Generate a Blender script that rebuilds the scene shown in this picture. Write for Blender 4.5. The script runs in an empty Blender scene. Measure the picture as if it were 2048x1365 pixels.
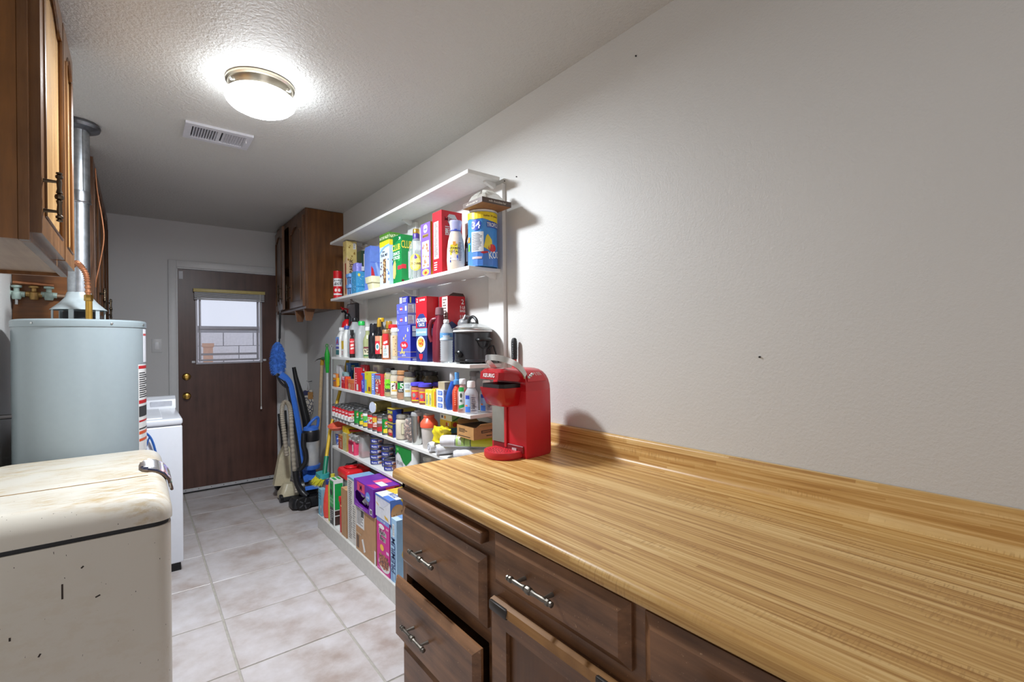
import bpy, bmesh, math, random
from mathutils import Matrix, Vector, noise
random.seed(7)
SC = bpy.context.scene
COL = SC.collection
PI = math.pi

# ------------------------------------------------------------------ camera
H = 1.3345
YAW, ROLL = .6674, -.0101
cam_d = bpy.data.cameras.new('camera')
cam = bpy.data.objects.new('camera', cam_d); COL.objects.link(cam)
fw = Vector((math.sin(YAW), math.cos(YAW), 0)); rt = Vector((math.cos(YAW), -math.sin(YAW), 0)); up = Vector((0, 0, 1))
cr, sr = math.cos(ROLL), math.sin(ROLL)
r2 = rt*cr + up*sr; u2 = -rt*sr + up*cr
m = Matrix((r2, u2, -fw)).transposed().to_4x4(); m.translation = Vector((0, 0, H))
cam.matrix_world = m
cam_d.sensor_fit = 'HORIZONTAL'; cam_d.sensor_width = 36
cam_d.lens = 950.63/2048*36
cam_d.shift_y = 1.912/2048
cam_d.clip_start = .02; cam_d.clip_end = 200
SC.camera = cam

# ------------------------------------------------------------------ world, exposure
vs = SC.view_settings
vs.view_transform = 'Standard'; vs.look = 'None'; vs.gamma = 1; vs.use_curve_mapping = False
vs.exposure = 0.17
LAMP_E, BULB_E, ROOM_E, SKY_E = 21.0, 46.0, 4.5, .95
w = bpy.data.worlds.new('overcast_sky'); SC.world = w; w.use_nodes = True
bg = w.node_tree.nodes['Background']
bg.inputs[0].default_value = (.80, .85, 1.0, 1); bg.inputs[1].default_value = SKY_E
# warm light of the next room, coming through the open end of the room behind the camera
al = bpy.data.lights.new('next_room_light', 'AREA'); al.shape = 'RECTANGLE'; al.size = 1.5; al.size_y = 1.9
al.energy = ROOM_E; al.color = (1.0, .84, .62)
alo = bpy.data.objects.new('next_room_light', al); COL.objects.link(alo)
alo.location = (.45, -1.28, 1.35); alo.rotation_euler = (PI/2, 0, 0)   # faces +Y

# the ceiling lamp's own bulb light, leaving through the bottom of its glass bowl
bl_ = bpy.data.lights.new('ceiling_lamp_light', 'AREA'); bl_.shape = 'DISK'; bl_.size = .20; bl_.energy = BULB_E; bl_.color = (.86, .93, 1.0)
blo = bpy.data.objects.new('ceiling_lamp_light', bl_); COL.objects.link(blo); blo.location = (.42, 2.235, 2.305)

# ------------------------------------------------------------------ materials
def lin(c):
    return tuple(((v/255)/12.92 if v/255 <= .04045 else ((v/255+.055)/1.055)**2.4) for v in c)
_mc = {}
class NT:
    def __init__(s, name):
        s.m = bpy.data.materials.new(name); s.m.use_nodes = True
        s.t = s.m.node_tree; s.b = s.t.nodes['Principled BSDF']
    def n(s, typ, **kw):
        x = s.t.nodes.new(typ)
        for k, v in kw.items():
            if k.startswith('i_'):
                x.inputs[k[2:].replace('_', ' ')].default_value = v
            else: setattr(x, k, v)
        return x
    def l(s, a, b): s.t.links.new(a, b)
    def coords(s, scale=(1, 1, 1), kind='Object', rnd=False):
        tc = s.n('ShaderNodeTexCoord'); mp = s.n('ShaderNodeMapping')
        mp.inputs['Scale'].default_value = scale
        s.l(tc.outputs[kind], mp.inputs[0])
        if rnd:
            oi = s.n('ShaderNodeObjectInfo'); ml = s.n('ShaderNodeMath', operation='MULTIPLY'); ml.inputs[1].default_value = 37
            s.l(oi.outputs['Random'], ml.inputs[0]); s.l(ml.outputs[0], mp.inputs['Location'])
        return mp.outputs[0]
    def ramp(s, fac, stops):
        r = s.n('ShaderNodeValToRGB'); e = r.color_ramp.elements
        while len(e) < len(stops): e.new(.5)
        for i, (p, c) in enumerate(stops): e[i].position = p; e[i].color = (*c, 1)
        s.l(fac, r.inputs[0]); return r.outputs[0]
    def mix(s, fac, a, b, mode='MIX'):
        x = s.n('ShaderNodeMix', data_type='RGBA', blend_type=mode)
        for v, i in ((fac, 0), (a, 6), (b, 7)):
            if hasattr(v, 'links'): s.l(v, x.inputs[i])
            else: x.inputs[i].default_value = v if i == 0 else (*v, 1)
        return x.outputs[2]
    def bump(s, height, strength=.2, dist=.002):
        b = s.n('ShaderNodeBump'); b.inputs['Strength'].default_value = strength; b.inputs['Distance'].default_value = dist
        s.l(height, b.inputs['Height']); s.l(b.outputs[0], s.b.inputs['Normal'])
    def noise(s, co, sc, det=3, rough=.5):
        x = s.n('ShaderNodeTexNoise'); x.inputs['Scale'].default_value = sc; x.inputs['Detail'].default_value = det
        x.inputs['Roughness'].default_value = rough; s.l(co, x.inputs['Vector']); return x.outputs['Fac']
def K(c, rough=.45, metal=0, var=.06, spec=.5):
    """plain painted / printed / moulded surface with a faint procedural unevenness"""
    key = ('k', tuple(c), rough, metal, var, spec)
    if key in _mc: return _mc[key]
    t = NT('surface'); L = lin(c)
    f = t.noise(t.coords(), 40, 2)
    col = t.ramp(f, [(.3, tuple(v*(1-var) for v in L)), (.7, tuple(min(1, v*(1+var)) for v in L))])
    t.l(col, t.b.inputs['Base Color']); t.b.inputs['Roughness'].default_value = rough; t.b.inputs['Metallic'].default_value = metal
    t.b.inputs['Specular IOR Level'].default_value = spec
    _mc[key] = t.m; return t.m
def CLEAR(c=(235, 240, 242), alpha=.3, rough=.08):
    """thin clear plastic or glass"""
    key = ('c', tuple(c), alpha, rough)
    if key in _mc: return _mc[key]
    t = NT('clear_plastic'); L = lin(c)
    f = t.noise(t.coords(), 25, 2)
    col = t.ramp(f, [(.3, tuple(v*.92 for v in L)), (.7, L)])
    t.l(col, t.b.inputs['Base Color']); t.b.inputs['Roughness'].default_value = rough
    t.b.inputs['Alpha'].default_value = alpha; t.b.inputs['Specular IOR Level'].default_value = .8
    _mc[key] = t.m; return t.m
def WOOD(dark, light, axis='Z', rough=.38, scale=1.0, wear=False):
    key = ('w', dark, light, axis, rough, scale, wear)
    if key in _mc: return _mc[key]
    t = NT('stained_wood')
    sc = {'X': (1.2, 14, 14), 'Y': (14, 1.2, 14), 'Z': (14, 14, 1.2)}[axis]
    co = t.coords(tuple(v*scale for v in sc), rnd=True)
    f1 = t.noise(co, 2.2, 6, .6); f2 = t.noise(t.coords((3, 3, 3)), 2.0, 3)
    mx = t.n('ShaderNodeMath', operation='MULTIPLY_ADD'); t.l(f1, mx.inputs[0]); mx.inputs[1].default_value = .65
    ml = t.n('ShaderNodeMath', operation='MULTIPLY'); t.l(f2, ml.inputs[0]); ml.inputs[1].default_value = .35; t.l(ml.outputs[0], mx.inputs[2])
    col = t.ramp(mx.outputs[0], [(.32, lin(dark)), (.68, lin(light))])
    if wear:
        f3 = t.noise(t.coords((9, 9, 9)), 14, 4, .7)
        k = t.ramp(f3, [(.66, (0, 0, 0)), (.70, (1, 1, 1))])
        col = t.mix(k, col, lin((168, 132, 100)))
    t.l(col, t.b.inputs['Base Color']); t.b.inputs['Roughness'].default_value = rough
    t.bump(f1, .15, .001)
    _mc[key] = t.m; return t.m

def m_wall(name, c, sc, strength, dist, rough=.5):
    t = NT(name); co = t.coords()
    f = t.noise(co, sc, 4, .55); g = t.noise(co, 1.3, 2)
    L = lin(c)
    t.l(t.ramp(g, [(.3, tuple(v*.97 for v in L)), (.7, tuple(min(1, v*1.02) for v in L))]), t.b.inputs['Base Color'])
    t.b.inputs['Roughness'].default_value = rough; t.bump(f, strength, dist); return t.m
MWALL = m_wall('painted_wall', (212, 210, 206), 150, .34, .0035, .50)
MBACK = m_wall('painted_back_wall', (206, 205, 204), 120, .15, .002, .5)
MCEIL = m_wall('textured_ceiling', (203, 201, 196), 85, .85, .006, .5)
def m_tile():
    t = NT('ceramic_tile')
    co = t.coords((1, 1, 1), rnd=True)
    f = t.noise(co, 5, 5, .62); g = t.noise(co, 16, 4, .6)
    c1 = t.ramp(f, [(.30, lin((174, 158, 150))), (.5, lin((198, 190, 188))), (.72, lin((212, 207, 209)))])
    c2 = t.ramp(g, [(.35, (.88, .86, .84)), (.65, (1, 1, 1))])
    t.l(t.mix(.7, c1, c2, 'MULTIPLY'), t.b.inputs['Base Color']); t.b.inputs['Roughness'].default_value = .34
    t.bump(g, .08, .001); return t.m
MTILE = m_tile()
MGROUT = K((172, 166, 156), .9, 0, .1)
def m_counter():
    t = NT('butcher_block_laminate')
    tc = t.n('ShaderNodeTexCoord'); sp = t.n('ShaderNodeSeparateXYZ'); t.l(tc.outputs['Object'], sp.inputs[0])
    def mth(op, a, b=None, c=None):
        x = t.n('ShaderNodeMath', operation=op)
        for i, v in enumerate((a, b, c)):
            if v is None: continue
            if hasattr(v, 'links'): t.l(v, x.inputs[i])
            else: x.inputs[i].default_value = v
        return x.outputs[0]
    xz = mth('SUBTRACT', sp.outputs['X'], sp.outputs['Z'])
    def strip(wd, ln, seed):
        i = mth('FLOOR', mth('DIVIDE', xz, wd))
        wn = t.n('ShaderNodeTexWhiteNoise', noise_dimensions='1D'); t.l(mth('ADD', i, seed), wn.inputs['W'])
        j = mth('FLOOR', mth('ADD', mth('DIVIDE', sp.outputs['Y'], ln), mth('MULTIPLY', wn.outputs['Value'], 9.0)))
        w2 = t.n('ShaderNodeTexWhiteNoise', noise_dimensions='2D'); cb = t.n('ShaderNodeCombineXYZ')
        t.l(i, cb.inputs[0]); t.l(j, cb.inputs[1]); t.l(cb.outputs[0], w2.inputs['Vector']); return w2.outputs['Value']
    s1 = strip(.0125, 1.1, 3.3); s2 = strip(.0045, .8, 8.1)
    cb = t.n('ShaderNodeCombineXYZ'); t.l(mth('MULTIPLY', xz, 95.0), cb.inputs[0]); t.l(mth('MULTIPLY', sp.outputs['Y'], 2.2), cb.inputs[1])
    f = t.noise(cb.outputs[0], 1.6, 5, .62)
    v = mth('ADD', mth('ADD', mth('MULTIPLY', s1, .25), mth('MULTIPLY', s2, .20)), mth('MULTIPLY', f, .70))
    col = t.ramp(v, [(.26, lin((134, 88, 38))), (.44, lin((176, 128, 66))), (.60, lin((203, 159, 93))), (.80, lin((228, 193, 132)))])
    # short cross ticks of the printed maple figure
    cb2 = t.n('ShaderNodeCombineXYZ'); t.l(mth('MULTIPLY', xz, 30.0), cb2.inputs[0]); t.l(mth('MULTIPLY', sp.outputs['Y'], 230.0), cb2.inputs[1])
    tk = t.noise(cb2.outputs[0], 1.0, 2); pm = t.noise(t.coords((14, 2.0, 14)), 1.5, 2)
    msk = mth('MULTIPLY', t.ramp(tk, [(.52, (0, 0, 0)), (.60, (1, 1, 1))]), t.ramp(pm, [(.55, (0, 0, 0)), (.66, (1, 1, 1))]))
    col = t.mix(mth('MULTIPLY', msk, .45), col, lin((156, 110, 54)))
    t.l(col, t.b.inputs['Base Color']); t.b.inputs['Roughness'].default_value = .36
    t.bump(f, .05, .0006); return t.m
MCOUNTER = m_counter()
DKW = WOOD((62, 38, 23), (130, 89, 59), 'Z', .34, 1, True)
DKY = WOOD((70, 43, 26), (148, 104, 70), 'Y', .34, 1, True)
DKS = WOOD((66, 38, 14), (122, 76, 34), 'Z', .34)
DOORW = WOOD((66, 42, 35), (98, 66, 55), 'Z', .35, .7)
UPW = WOOD((74, 46, 22), (132, 90, 52), 'Z', .24)
HONEY = WOOD((150, 110, 64), (194, 154, 102), 'Z', .26)  # brown door panels with the lamp's reflection painted in as a lighter tone
HONEYY = WOOD((116, 78, 38), (170, 122, 70), 'Y', .28)
PANELW = WOOD((84, 46, 14), (142, 86, 36), 'X', .4)
SHELF = K((226, 225, 222), .42, 0, .03)
WHITE = K((232, 232, 234), .35, 0, .02)
TRIMW = K((214, 214, 214), .4, 0, .02)
BLACK = K((22, 22, 24), .35)
BLACKM = K((30, 30, 32), .6)
STEEL = K((190, 190, 188), .28, 1, .05)
PEWTER = K((112, 106, 98), .42, .9, .25)
CHROME = K((222, 224, 228), .12, 1, .02)
BRASS = K((196, 160, 84), .25, 1, .08)
COPPER = K((178, 120, 86), .38, .85, .12)
GALV = K((176, 180, 184), .36, 1, .16)

# ------------------------------------------------------------------ mesh building
class MB:
    """collects shapes that become ONE mesh object"""
    def __init__(s): s.v = []; s.f = []; s.mi = []
    def add(s, vs, fs, mi=0, M=None):
        o = len(s.v)
        s.v += [tuple(M @ Vector(v)) if M else tuple(v) for v in vs]
        for i, f in enumerate(fs):
            s.f.append(tuple(o+k for k in f)); s.mi.append(mi[i] if isinstance(mi, (list, tuple)) else mi)
        return s
    def bm(s, b, mi=0, M=None):
        b.verts.index_update()
        s.add([v.co.copy() for v in b.verts], [[v.index for v in f.verts] for f in b.faces], mi, M); b.free(); return s
    def box(s, x0, x1, y0, y1, z0, z1, mi=0, bev=0, seg=2, M=None):
        """faces in order: -X, +X, -Y, +Y, bottom, top (mi may list six)"""
        V = [(x0, y0, z0), (x1, y0, z0), (x1, y1, z0), (x0, y1, z0), (x0, y0, z1), (x1, y0, z1), (x1, y1, z1), (x0, y1, z1)]
        Fc = [(3, 0, 4, 7), (1, 2, 6, 5), (0, 1, 5, 4), (2, 3, 7, 6), (3, 2, 1, 0), (4, 5, 6, 7)]
        if not bev: return s.add(V, Fc, mi, M)
        b = bmesh.new(); vv = [b.verts.new(v) for v in V]
        for f in Fc: b.faces.new([vv[i] for i in f])
        bmesh.ops.bevel(b, geom=b.edges[:], offset=bev, segments=seg, affect='EDGES', profile=.5)
        return s.bm(b, mi if isinstance(mi, int) else mi[0], M)
    def lathe(s, prof, n=20, mi=0, M=None, sx=1, sy=1, cap=True):
        """prof: [(radius, z)] from bottom to top"""
        V = []; Fc = []; k = len(prof)
        for r, z in prof:
            for i in range(n):
                a = 2*PI*i/n; V.append((r*math.cos(a)*sx, r*math.sin(a)*sy, z))
        for j in range(k-1):
            for i in range(n):
                i2 = (i+1) % n; Fc.append((j*n+i, j*n+i2, (j+1)*n+i2, (j+1)*n+i))
        if cap:
            Fc.append(tuple(range(n-1, -1, -1))); Fc.append(tuple((k-1)*n+i for i in range(n)))
        return s.add(V, Fc, mi, M)
    def tube(s, pts, r, n=8, mi=0, closed=False, M=None):
        """r: radius or a list of radii along pts"""
        P = [Vector(p) for p in pts]; k = len(P); V = []; Fc = []
        nrm = None
        for j in range(k):
            if closed: d = P[(j+1) % k]-P[j-1]
            else: d = P[min(j+1, k-1)]-P[max(j-1, 0)]
            d.normalize()
            if nrm is None:
                nrm = d.orthogonal().normalized()
            else:
                nrm = (nrm - d*nrm.dot(d)); nrm.normalize()
            bi = d.cross(nrm); rr = r[j] if isinstance(r, (list, tuple)) else r
            for i in range(n):
                a = 2*PI*i/n; V.append(P[j]+(nrm*math.cos(a)+bi*math.sin(a))*rr)
        for j in range(k if closed else k-1):
            j2 = (j+1) % k
            for i in range(n):
                i2 = (i+1) % n; Fc.append((j*n+i, j*n+i2, j2*n+i2, j2*n+i))
        if not closed:
            Fc.append(tuple(range(n-1, -1, -1))); Fc.append(tuple((k-1)*n+i for i in range(n)))
        return s.add(V, Fc, mi, M)
    def prism(s, poly, d0, d1, mi=0, M=None, hole=None):
        """2-D polygon (a,b) extruded along c from d0 to d1; M places (a,b,c)"""
        b = bmesh.new()
        loops = [poly] + ([hole] if hole else [])
        es = []; rings = []
        for lp in loops:
            vv = [b.verts.new((p[0], p[1], d0)) for p in lp]; rings.append(vv)
            es += [b.edges.new((vv[i], vv[(i+1) % len(vv)])) for i in range(len(vv))]
        if hole: bmesh.ops.triangle_fill(b, edges=es, use_beauty=True)
        else: b.faces.new(rings[0])
        fs = b.faces[:]
        r = bmesh.ops.extrude_face_region(b, geom=fs)
        bmesh.ops.translate(b, verts=[g for g in r['geom'] if isinstance(g, bmesh.types.BMVert)], vec=(0, 0, d1-d0))
        bmesh.ops.recalc_face_normals(b, faces=b.faces[:])
        return s.bm(b, mi, M)
    def patch(s, fn, u0, v0, u1, v1, mi=0, nu=1, nv=1, off=.0006):
        V = []; Fc = []
        for j in range(nv+1):
            for i in range(nu+1): V.append(fn(u0+(u1-u0)*i/nu, v0+(v1-v0)*j/nv, off))
        for j in range(nv):
            for i in range(nu):
                a = j*(nu+1)+i; Fc.append((a, a+1, a+nu+2, a+nu+1))
        return s.add(V, Fc, mi)
    def shape(s, fn, pts, mi=0, off=.0009):
        return s.add([fn(u, v, off) for u, v in pts], [tuple(range(len(pts)))], mi)
    def text(s, fn, body, cu, cv, h, W, Hh, mi=0, fit=.94, rot=0, off=.0012, bold=.02, su=1.0):
        """fn maps (u,v) in 0..1; W,Hh the face size in metres; h letter height in metres"""
        V2, F2, tw = text_mesh(body, bold)
        lim = (Hh if rot else W)*fit
        k = h; kx = min(h*su, lim/tw)
        out = []
        for x, y in V2:
            a = (x-tw/2)*kx; b = (y-.5)*k
            if rot == 90: a, b = -b, a
            elif rot == -90: a, b = b, -a
            elif rot:
                c_, s_ = math.cos(math.radians(rot)), math.sin(math.radians(rot)); a, b = a*c_-b*s_, a*s_+b*c_
            out.append(fn(cu+a/W, cv+b/Hh, off))
        return s.add(out, F2, mi)
    def build(s, name, mats, parent=None, smooth=35, label=None, loc=None):
        me = bpy.data.meshes.new(name); me.from_pydata(s.v, [], s.f)
        if not isinstance(mats, (list, tuple)): mats = [mats]
        for mt in mats: me.materials.append(mt)
        me.polygons.foreach_set('material_index', s.mi)
        if smooth:
            me.polygons.foreach_set('use_smooth', [True]*len(me.polygons))
            me.set_sharp_from_angle(angle=math.radians(smooth))
        me.update()
        o = bpy.data.objects.new(name, me); COL.objects.link(o)
        if parent: o.parent = parent
        if label: o['label'] = label
        if loc: o.location = loc
        return o
_tc = {}
def text_mesh(body, bold=.02):
    key = (body, bold)
    if key in _tc: return _tc[key]
    cu = bpy.data.curves.new('lettering', 'FONT'); cu.body = body; cu.size = 1.38; cu.offset = bold; cu.resolution_u = 2
    ob = bpy.data.objects.new('lettering', cu); COL.objects.link(ob)
    dg = bpy.context.evaluated_depsgraph_get()
    me = bpy.data.meshes.new_from_object(ob.evaluated_get(dg), depsgraph=dg)
    V = [(v.co.x, v.co.y) for v in me.vertices]; F_ = [tuple(p.vertices) for p in me.polygons]
    bpy.data.objects.remove(ob); bpy.data.curves.remove(cu); bpy.data.meshes.remove(me)
    x0 = min(v[0] for v in V); x1 = max(v[0] for v in V)
    V = [(v[0]-x0, v[1]) for v in V]
    _tc[key] = (V, F_, x1-x0); return _tc[key]

def tag(o, label=None, cat=None, group=None, kind=None):
    if label: o['label'] = label
    if cat: o['category'] = cat
    if group: o['group'] = group
    if kind: o['kind'] = kind
    return o
def thing(name, label, cat, loc=(0, 0, 0), rz=0, group=None):
    o = bpy.data.objects.new(name, None); COL.objects.link(o); o.empty_display_size = .02
    o.location = loc; o.rotation_euler = (0, 0, rz)
    return tag(o, label, cat, group)
def struct(mb, name, mats, label=None, smooth=35):
    return tag(mb.build(name, mats, None, smooth), label, None, None, 'structure')
def copy_thing(root, loc, label, group=None):
    r = root.copy(); COL.objects.link(r); r.location = loc; r['label'] = label
    if group: r['group'] = group
    for ch in list(root.children):
        c = ch.copy(); COL.objects.link(c); c.parent = r
        for g in ch.children:
            d = g.copy(); COL.objects.link(d); d.parent = c
    return r
def Rz(a): return Matrix.Rotation(a, 4, 'Z')
def Rx(a): return Matrix.Rotation(a, 4, 'X')
def Ry(a): return Matrix.Rotation(a, 4, 'Y')
def T(x, y, z): return Matrix.Translation((x, y, z))
# (a,b,c) -> faces looking to -X: a runs towards -Y (to the right as seen), b up, c towards -X
MX = Matrix(((0, 0, -1, 0), (-1, 0, 0, 0), (0, 1, 0, 0), (0, 0, 0, 1)))
# faces looking to +X: a runs towards +Y, b up, c towards +X
PX = Matrix(((0, 0, 1, 0), (1, 0, 0, 0), (0, 1, 0, 0), (0, 0, 0, 1)))
# faces looking to -Y: a towards +X, b up, c towards -Y
MY = Matrix(((1, 0, 0, 0), (0, 0, -1, 0), (0, 1, 0, 0), (0, 0, 0, 1)))
# looking up: a to -Y, b to +X, c up
MZ = Matrix(((0, 1, 0, 0), (-1, 0, 0, 0), (0, 0, 1, 0), (0, 0, 0, 1)))
XW, YB, ZC, XL = 1.377, 5.169, 2.44, -.50
# ================================================================== THE ROOM
FRONT = -1.4
mb = MB().box(XL-.1, XW+.1, FRONT-.1, YB+.15, -.06, -.004)
floor = struct(mb, 'floor', MGROUT)
tx, ty, g = .442, .451, .009
xs = [.316+tx*k for k in range(-3, 4)]; ys = [2.233+ty*k for k in range(-9, 8)]
full = None
for i in range(len(xs)-1):
    for j in range(len(ys)-1):
        x0, x1 = max(xs[i]+g/2, XL), min(xs[i+1]-g/2, XW); y0, y1 = max(ys[j]+g/2, FRONT), min(ys[j+1]-g/2, YB)
        if x1-x0 < .02 or y1-y0 < .02: continue
        if abs(x1-x0-tx+g) < 1e-6 and abs(y1-y0-ty+g) < 1e-6:
            if full is None:
                full = MB().box(-(tx-g)/2, (tx-g)/2, -(ty-g)/2, (ty-g)/2, -.006, 0, bev=.0016, seg=1).build('floor_tile', MTILE, floor)
                o = full
            else:
                o = full.copy(); COL.objects.link(o)
            o.location = ((x0+x1)/2, (y0+y1)/2, random.uniform(-.0004, .0004))
        else:
            cx, cy = (x0+x1)/2, (y0+y1)/2
            MB().box(x0-cx, x1-cx, y0-cy, y1-cy, -.006, 0, bev=.0016, seg=1).build('floor_tile', MTILE, floor, loc=(cx, cy, 0))
struct(MB().box(XL-.1, XW+.1, FRONT-.1, YB+.15, ZC, ZC+.08), 'ceiling', MCEIL)
struct(MB().box(XW, XW+.1, FRONT-.1, YB+.15, -.05, ZC), 'wall_right', MWALL)
struct(MB().box(XL-.1, XL, FRONT-.1, YB+.15, -.05, ZC), 'wall_left', MWALL)
DX0, DX1, DZ = .278, 1.094, 2.028
mb = MB().box(XL, DX0, YB, YB+.12, 0, ZC).box(DX1, XW, YB, YB+.12, 0, ZC).box(DX0, DX1, YB, YB+.12, DZ, ZC)
struct(mb, 'wall_back', MBACK)
mb = MB().box(XL, -.3, FRONT-.1, FRONT, 0, ZC).box(1.2, XW, FRONT-.1, FRONT, 0, ZC).box(-.3, 1.2, FRONT-.1, FRONT, 2.3, ZC)
struct(mb, 'wall_front', MWALL)
alo.location.y = FRONT-.06
# door casing
mb = MB()
for x0, x1 in ((DX0-.062, DX0-.002), (DX1+.002, DX1+.062)):
    mb.box(x0, x1, YB-.018, YB, 0, DZ+.064, bev=.004)
mb.box(DX0-.002, DX1+.002, YB-.018, YB, DZ+.004, DZ+.064, bev=.004)
for x0, x1 in ((DX0-.006, DX0+.006), (DX1-.006, DX1+.006)): mb.box(x0, x1, YB-.006, YB+.10, 0, DZ)
mb.box(DX0, DX1, YB-.006, YB+.10, DZ-.006, DZ+.006)
struct(mb, 'trim_1', TRIMW)
# ---- back door with its sash window
d = bpy.data.objects.new('door_1', None); COL.objects.link(d); d.location = (.685, YB+.03, 0); tag(d, None, None, None, 'structure')
lx = lambda x: x-.685
wx0, wx1, wz0, wz1 = .430, .948, 1.172, 1.80
X0, X1, Z1 = DX0+.008, DX1-.008, DZ-.010
mb = MB()
mb.box(lx(X0), lx(wx0), -.022, .022, .004, Z1).box(lx(wx1), lx(X1), -.022, .022, .004, Z1)
mb.box(lx(wx0), lx(wx1), -.022, .022, .004, wz0).box(lx(wx0), lx(wx1), -.022, .022, wz1, Z1)
mb.build('door_slab', DOORW, d)
FR = K((172, 170, 178), .35, .2)
fr = MB()
def rim(mb_, x0, x1, z0, z1, t, y0, y1):
    mb_.box(x0, x0+t, y0, y1, z0, z1).box(x1-t, x1, y0, y1, z0, z1).box(x0+t, x1-t, y0, y1, z0, z0+t).box(x0+t, x1-t, y0, y1, z1-t, z1)
rim(fr, lx(wx0-.012), lx(wx1+.012), wz0-.012, wz1+.012, .015, -.030, .026)
frame = fr.build('window_frame', FR, d)
GLASS = CLEAR((226, 232, 246), .10, .03)
s = MB(); rim(s, lx(wx0+.012), lx(wx1-.012), 1.482, wz1-.012, .018, -.012, .004)
up_s = s.build('upper_sash', FR, d); MB().box(lx(wx0+.03), lx(wx1-.03), -.006, -.003, 1.5, wz1-.03).build('pane', GLASS, up_s)
s = MB(); rim(s, lx(wx0+.012), lx(wx1-.012), wz0+.012, 1.490, .018, .006, .022)
s.box(lx(wx0+.03), lx(wx1-.03), .006, .022, 1.238, 1.258)
lo_s = s.build('lower_sash', FR, d)
MB().box(lx(wx0+.03), lx(wx1-.03), .012, .015, 1.258, 1.472).build('pane', GLASS, lo_s)
MB().box(lx(wx0+.03), lx(wx1-.03), .012, .015, wz0+.03, 1.238).build('pane', GLASS, lo_s)
sw = MB().box(lx(X0), lx(X1), -.030, -.022, .012, .040, bev=.002, seg=1).box(lx(X0), lx(X1), -.028, -.022, .002, .012, 1)
sweep = sw.build('door_sweep', [K((196, 196, 198), .4, .4), BLACKM], d)
for k in range(8):
    MB().lathe([(.004, 0), (.003, .0015)], 8, 0, T(lx(.33)+k*.098, -.030, .027) @ Rx(PI/2)).build('screw', BLACK, sweep)
for z in (1.051, .878):
    kn = MB().lathe([(.030, 0), (.032, .004), (.024, .010), (.017, .014), (.017, .026), (.026, .032), (.029, .045), (.024, .055), (.008, .059)], 24, 0, T(lx(.345), -.022, z) @ Rx(PI/2))
    if z > 1:
        kn = MB().lathe([(.032, 0), (.033, .005), (.029, .014), (.022, .018), (.013, .019), (.012, .024)], 24, 0, T(lx(.345), -.022, z) @ Rx(PI/2))
        kn.build('deadbolt', BRASS, d)
    else: kn.build('door_knob', BRASS, d)
for x in (.398, .980):
    MB().box(lx(x)-.014, lx(x)+.014, -.032, -.022, 1.172, 1.192, bev=.003).build('blind_bracket', K((205, 205, 210), .3), d)
MB().box(lx(.295), lx(.325), -.0235, -.022, 1.93, 2.00).build('paper_patch', K((200, 202, 206)), d)
# ---- raised mini blind on the door
bl = thing('mini_blind', 'raised mini blind with cream head rail above the door window', 'blind', (.69, YB-.012, 1.80))
MB().box(-.292, .292, -.030, .006, .018, .048, bev=.003).build('head_rail', K((204, 186, 120), .4), bl, label='cream yellow head rail')
for k in range(9):
    z = .016-.006*k
    MB().box(-.285, .285, -.027, .004, z-.0042, z, bev=.0012, seg=1).build('slat', K((196, 196, 198), .35), bl)
MB().box(-.285, .285, -.028, .005, -.052, -.040, bev=.002).build('bottom_rail', K((190, 190, 192), .35), bl)
cd = MB().tube([(.247, -.034, .02), (.248, -.036, -.3), (.249, -.034, -.7), (.247, -.034, -1.06)], .0028, 6)
cdo = cd.build('cord', K((226, 222, 214), .6), bl)
MB().lathe([(.003, .028), (.006, .02), (.008, 0), (.002, -.002)][::-1], 10, 0, T(.247, -.034, -1.09)).build('tassel', K((232, 230, 226), .5), cdo)
for x in (-.245, .247): MB().tube([(x, -.012, -.05), (x, -.012, -.62)], .002, 5).build('ladder_cord', K((220, 220, 222), .6), bl)
# ---- outside: yard and block wall
struct(MB().box(-6, 8, YB+.15, 30, -.14, -.08), 'yard_ground', K((206, 200, 192), .9, 0, .1))
bw = MB().box(-1.2, 4.0, 8.41, 8.5, -.1, 1.62)
yard = struct(bw, 'yard_wall', K((150, 148, 150), .9))
blk = None
for r in range(8):
    for c in range(13):
        x = -1.2+.2+c*.406+(.2 if r % 2 else 0); 
        if x > 3.9: continue
        if blk is None: blk = MB().box(-.198, .198, 0, .02, -.098, .098, bev=.004, seg=1).build('concrete_block', K((226, 223, 226), .9, 0, .08), yard); o = blk
        else: o = blk.copy(); COL.objects.link(o)
        o.location = (x, 8.39, .0+.203*r)
tag(MB().lathe([(.06, -.08), (.06, 1.30), (.075, 1.31), (.075, 1.36), (.05, 1.36)], 14, 0, T(.80, 8.1, 0)).build('terracotta_pipe', K((206, 160, 132), .8)),
    'terracotta pipe standing outside in front of the block wall', 'pipe')
# ---- light switch
sw = thing('light_switch', 'white rocker light switch beside the brown back door', 'light switch', (.133, YB, 1.333))
MB().box(-.036, .036, -.006, 0, -.060, .060, bev=.002).build('switch_plate', TRIMW, sw)
MB().box(-.017, .017, -.011, -.006, -.033, .033, bev=.002).build('rocker', WHITE, sw)
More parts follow.
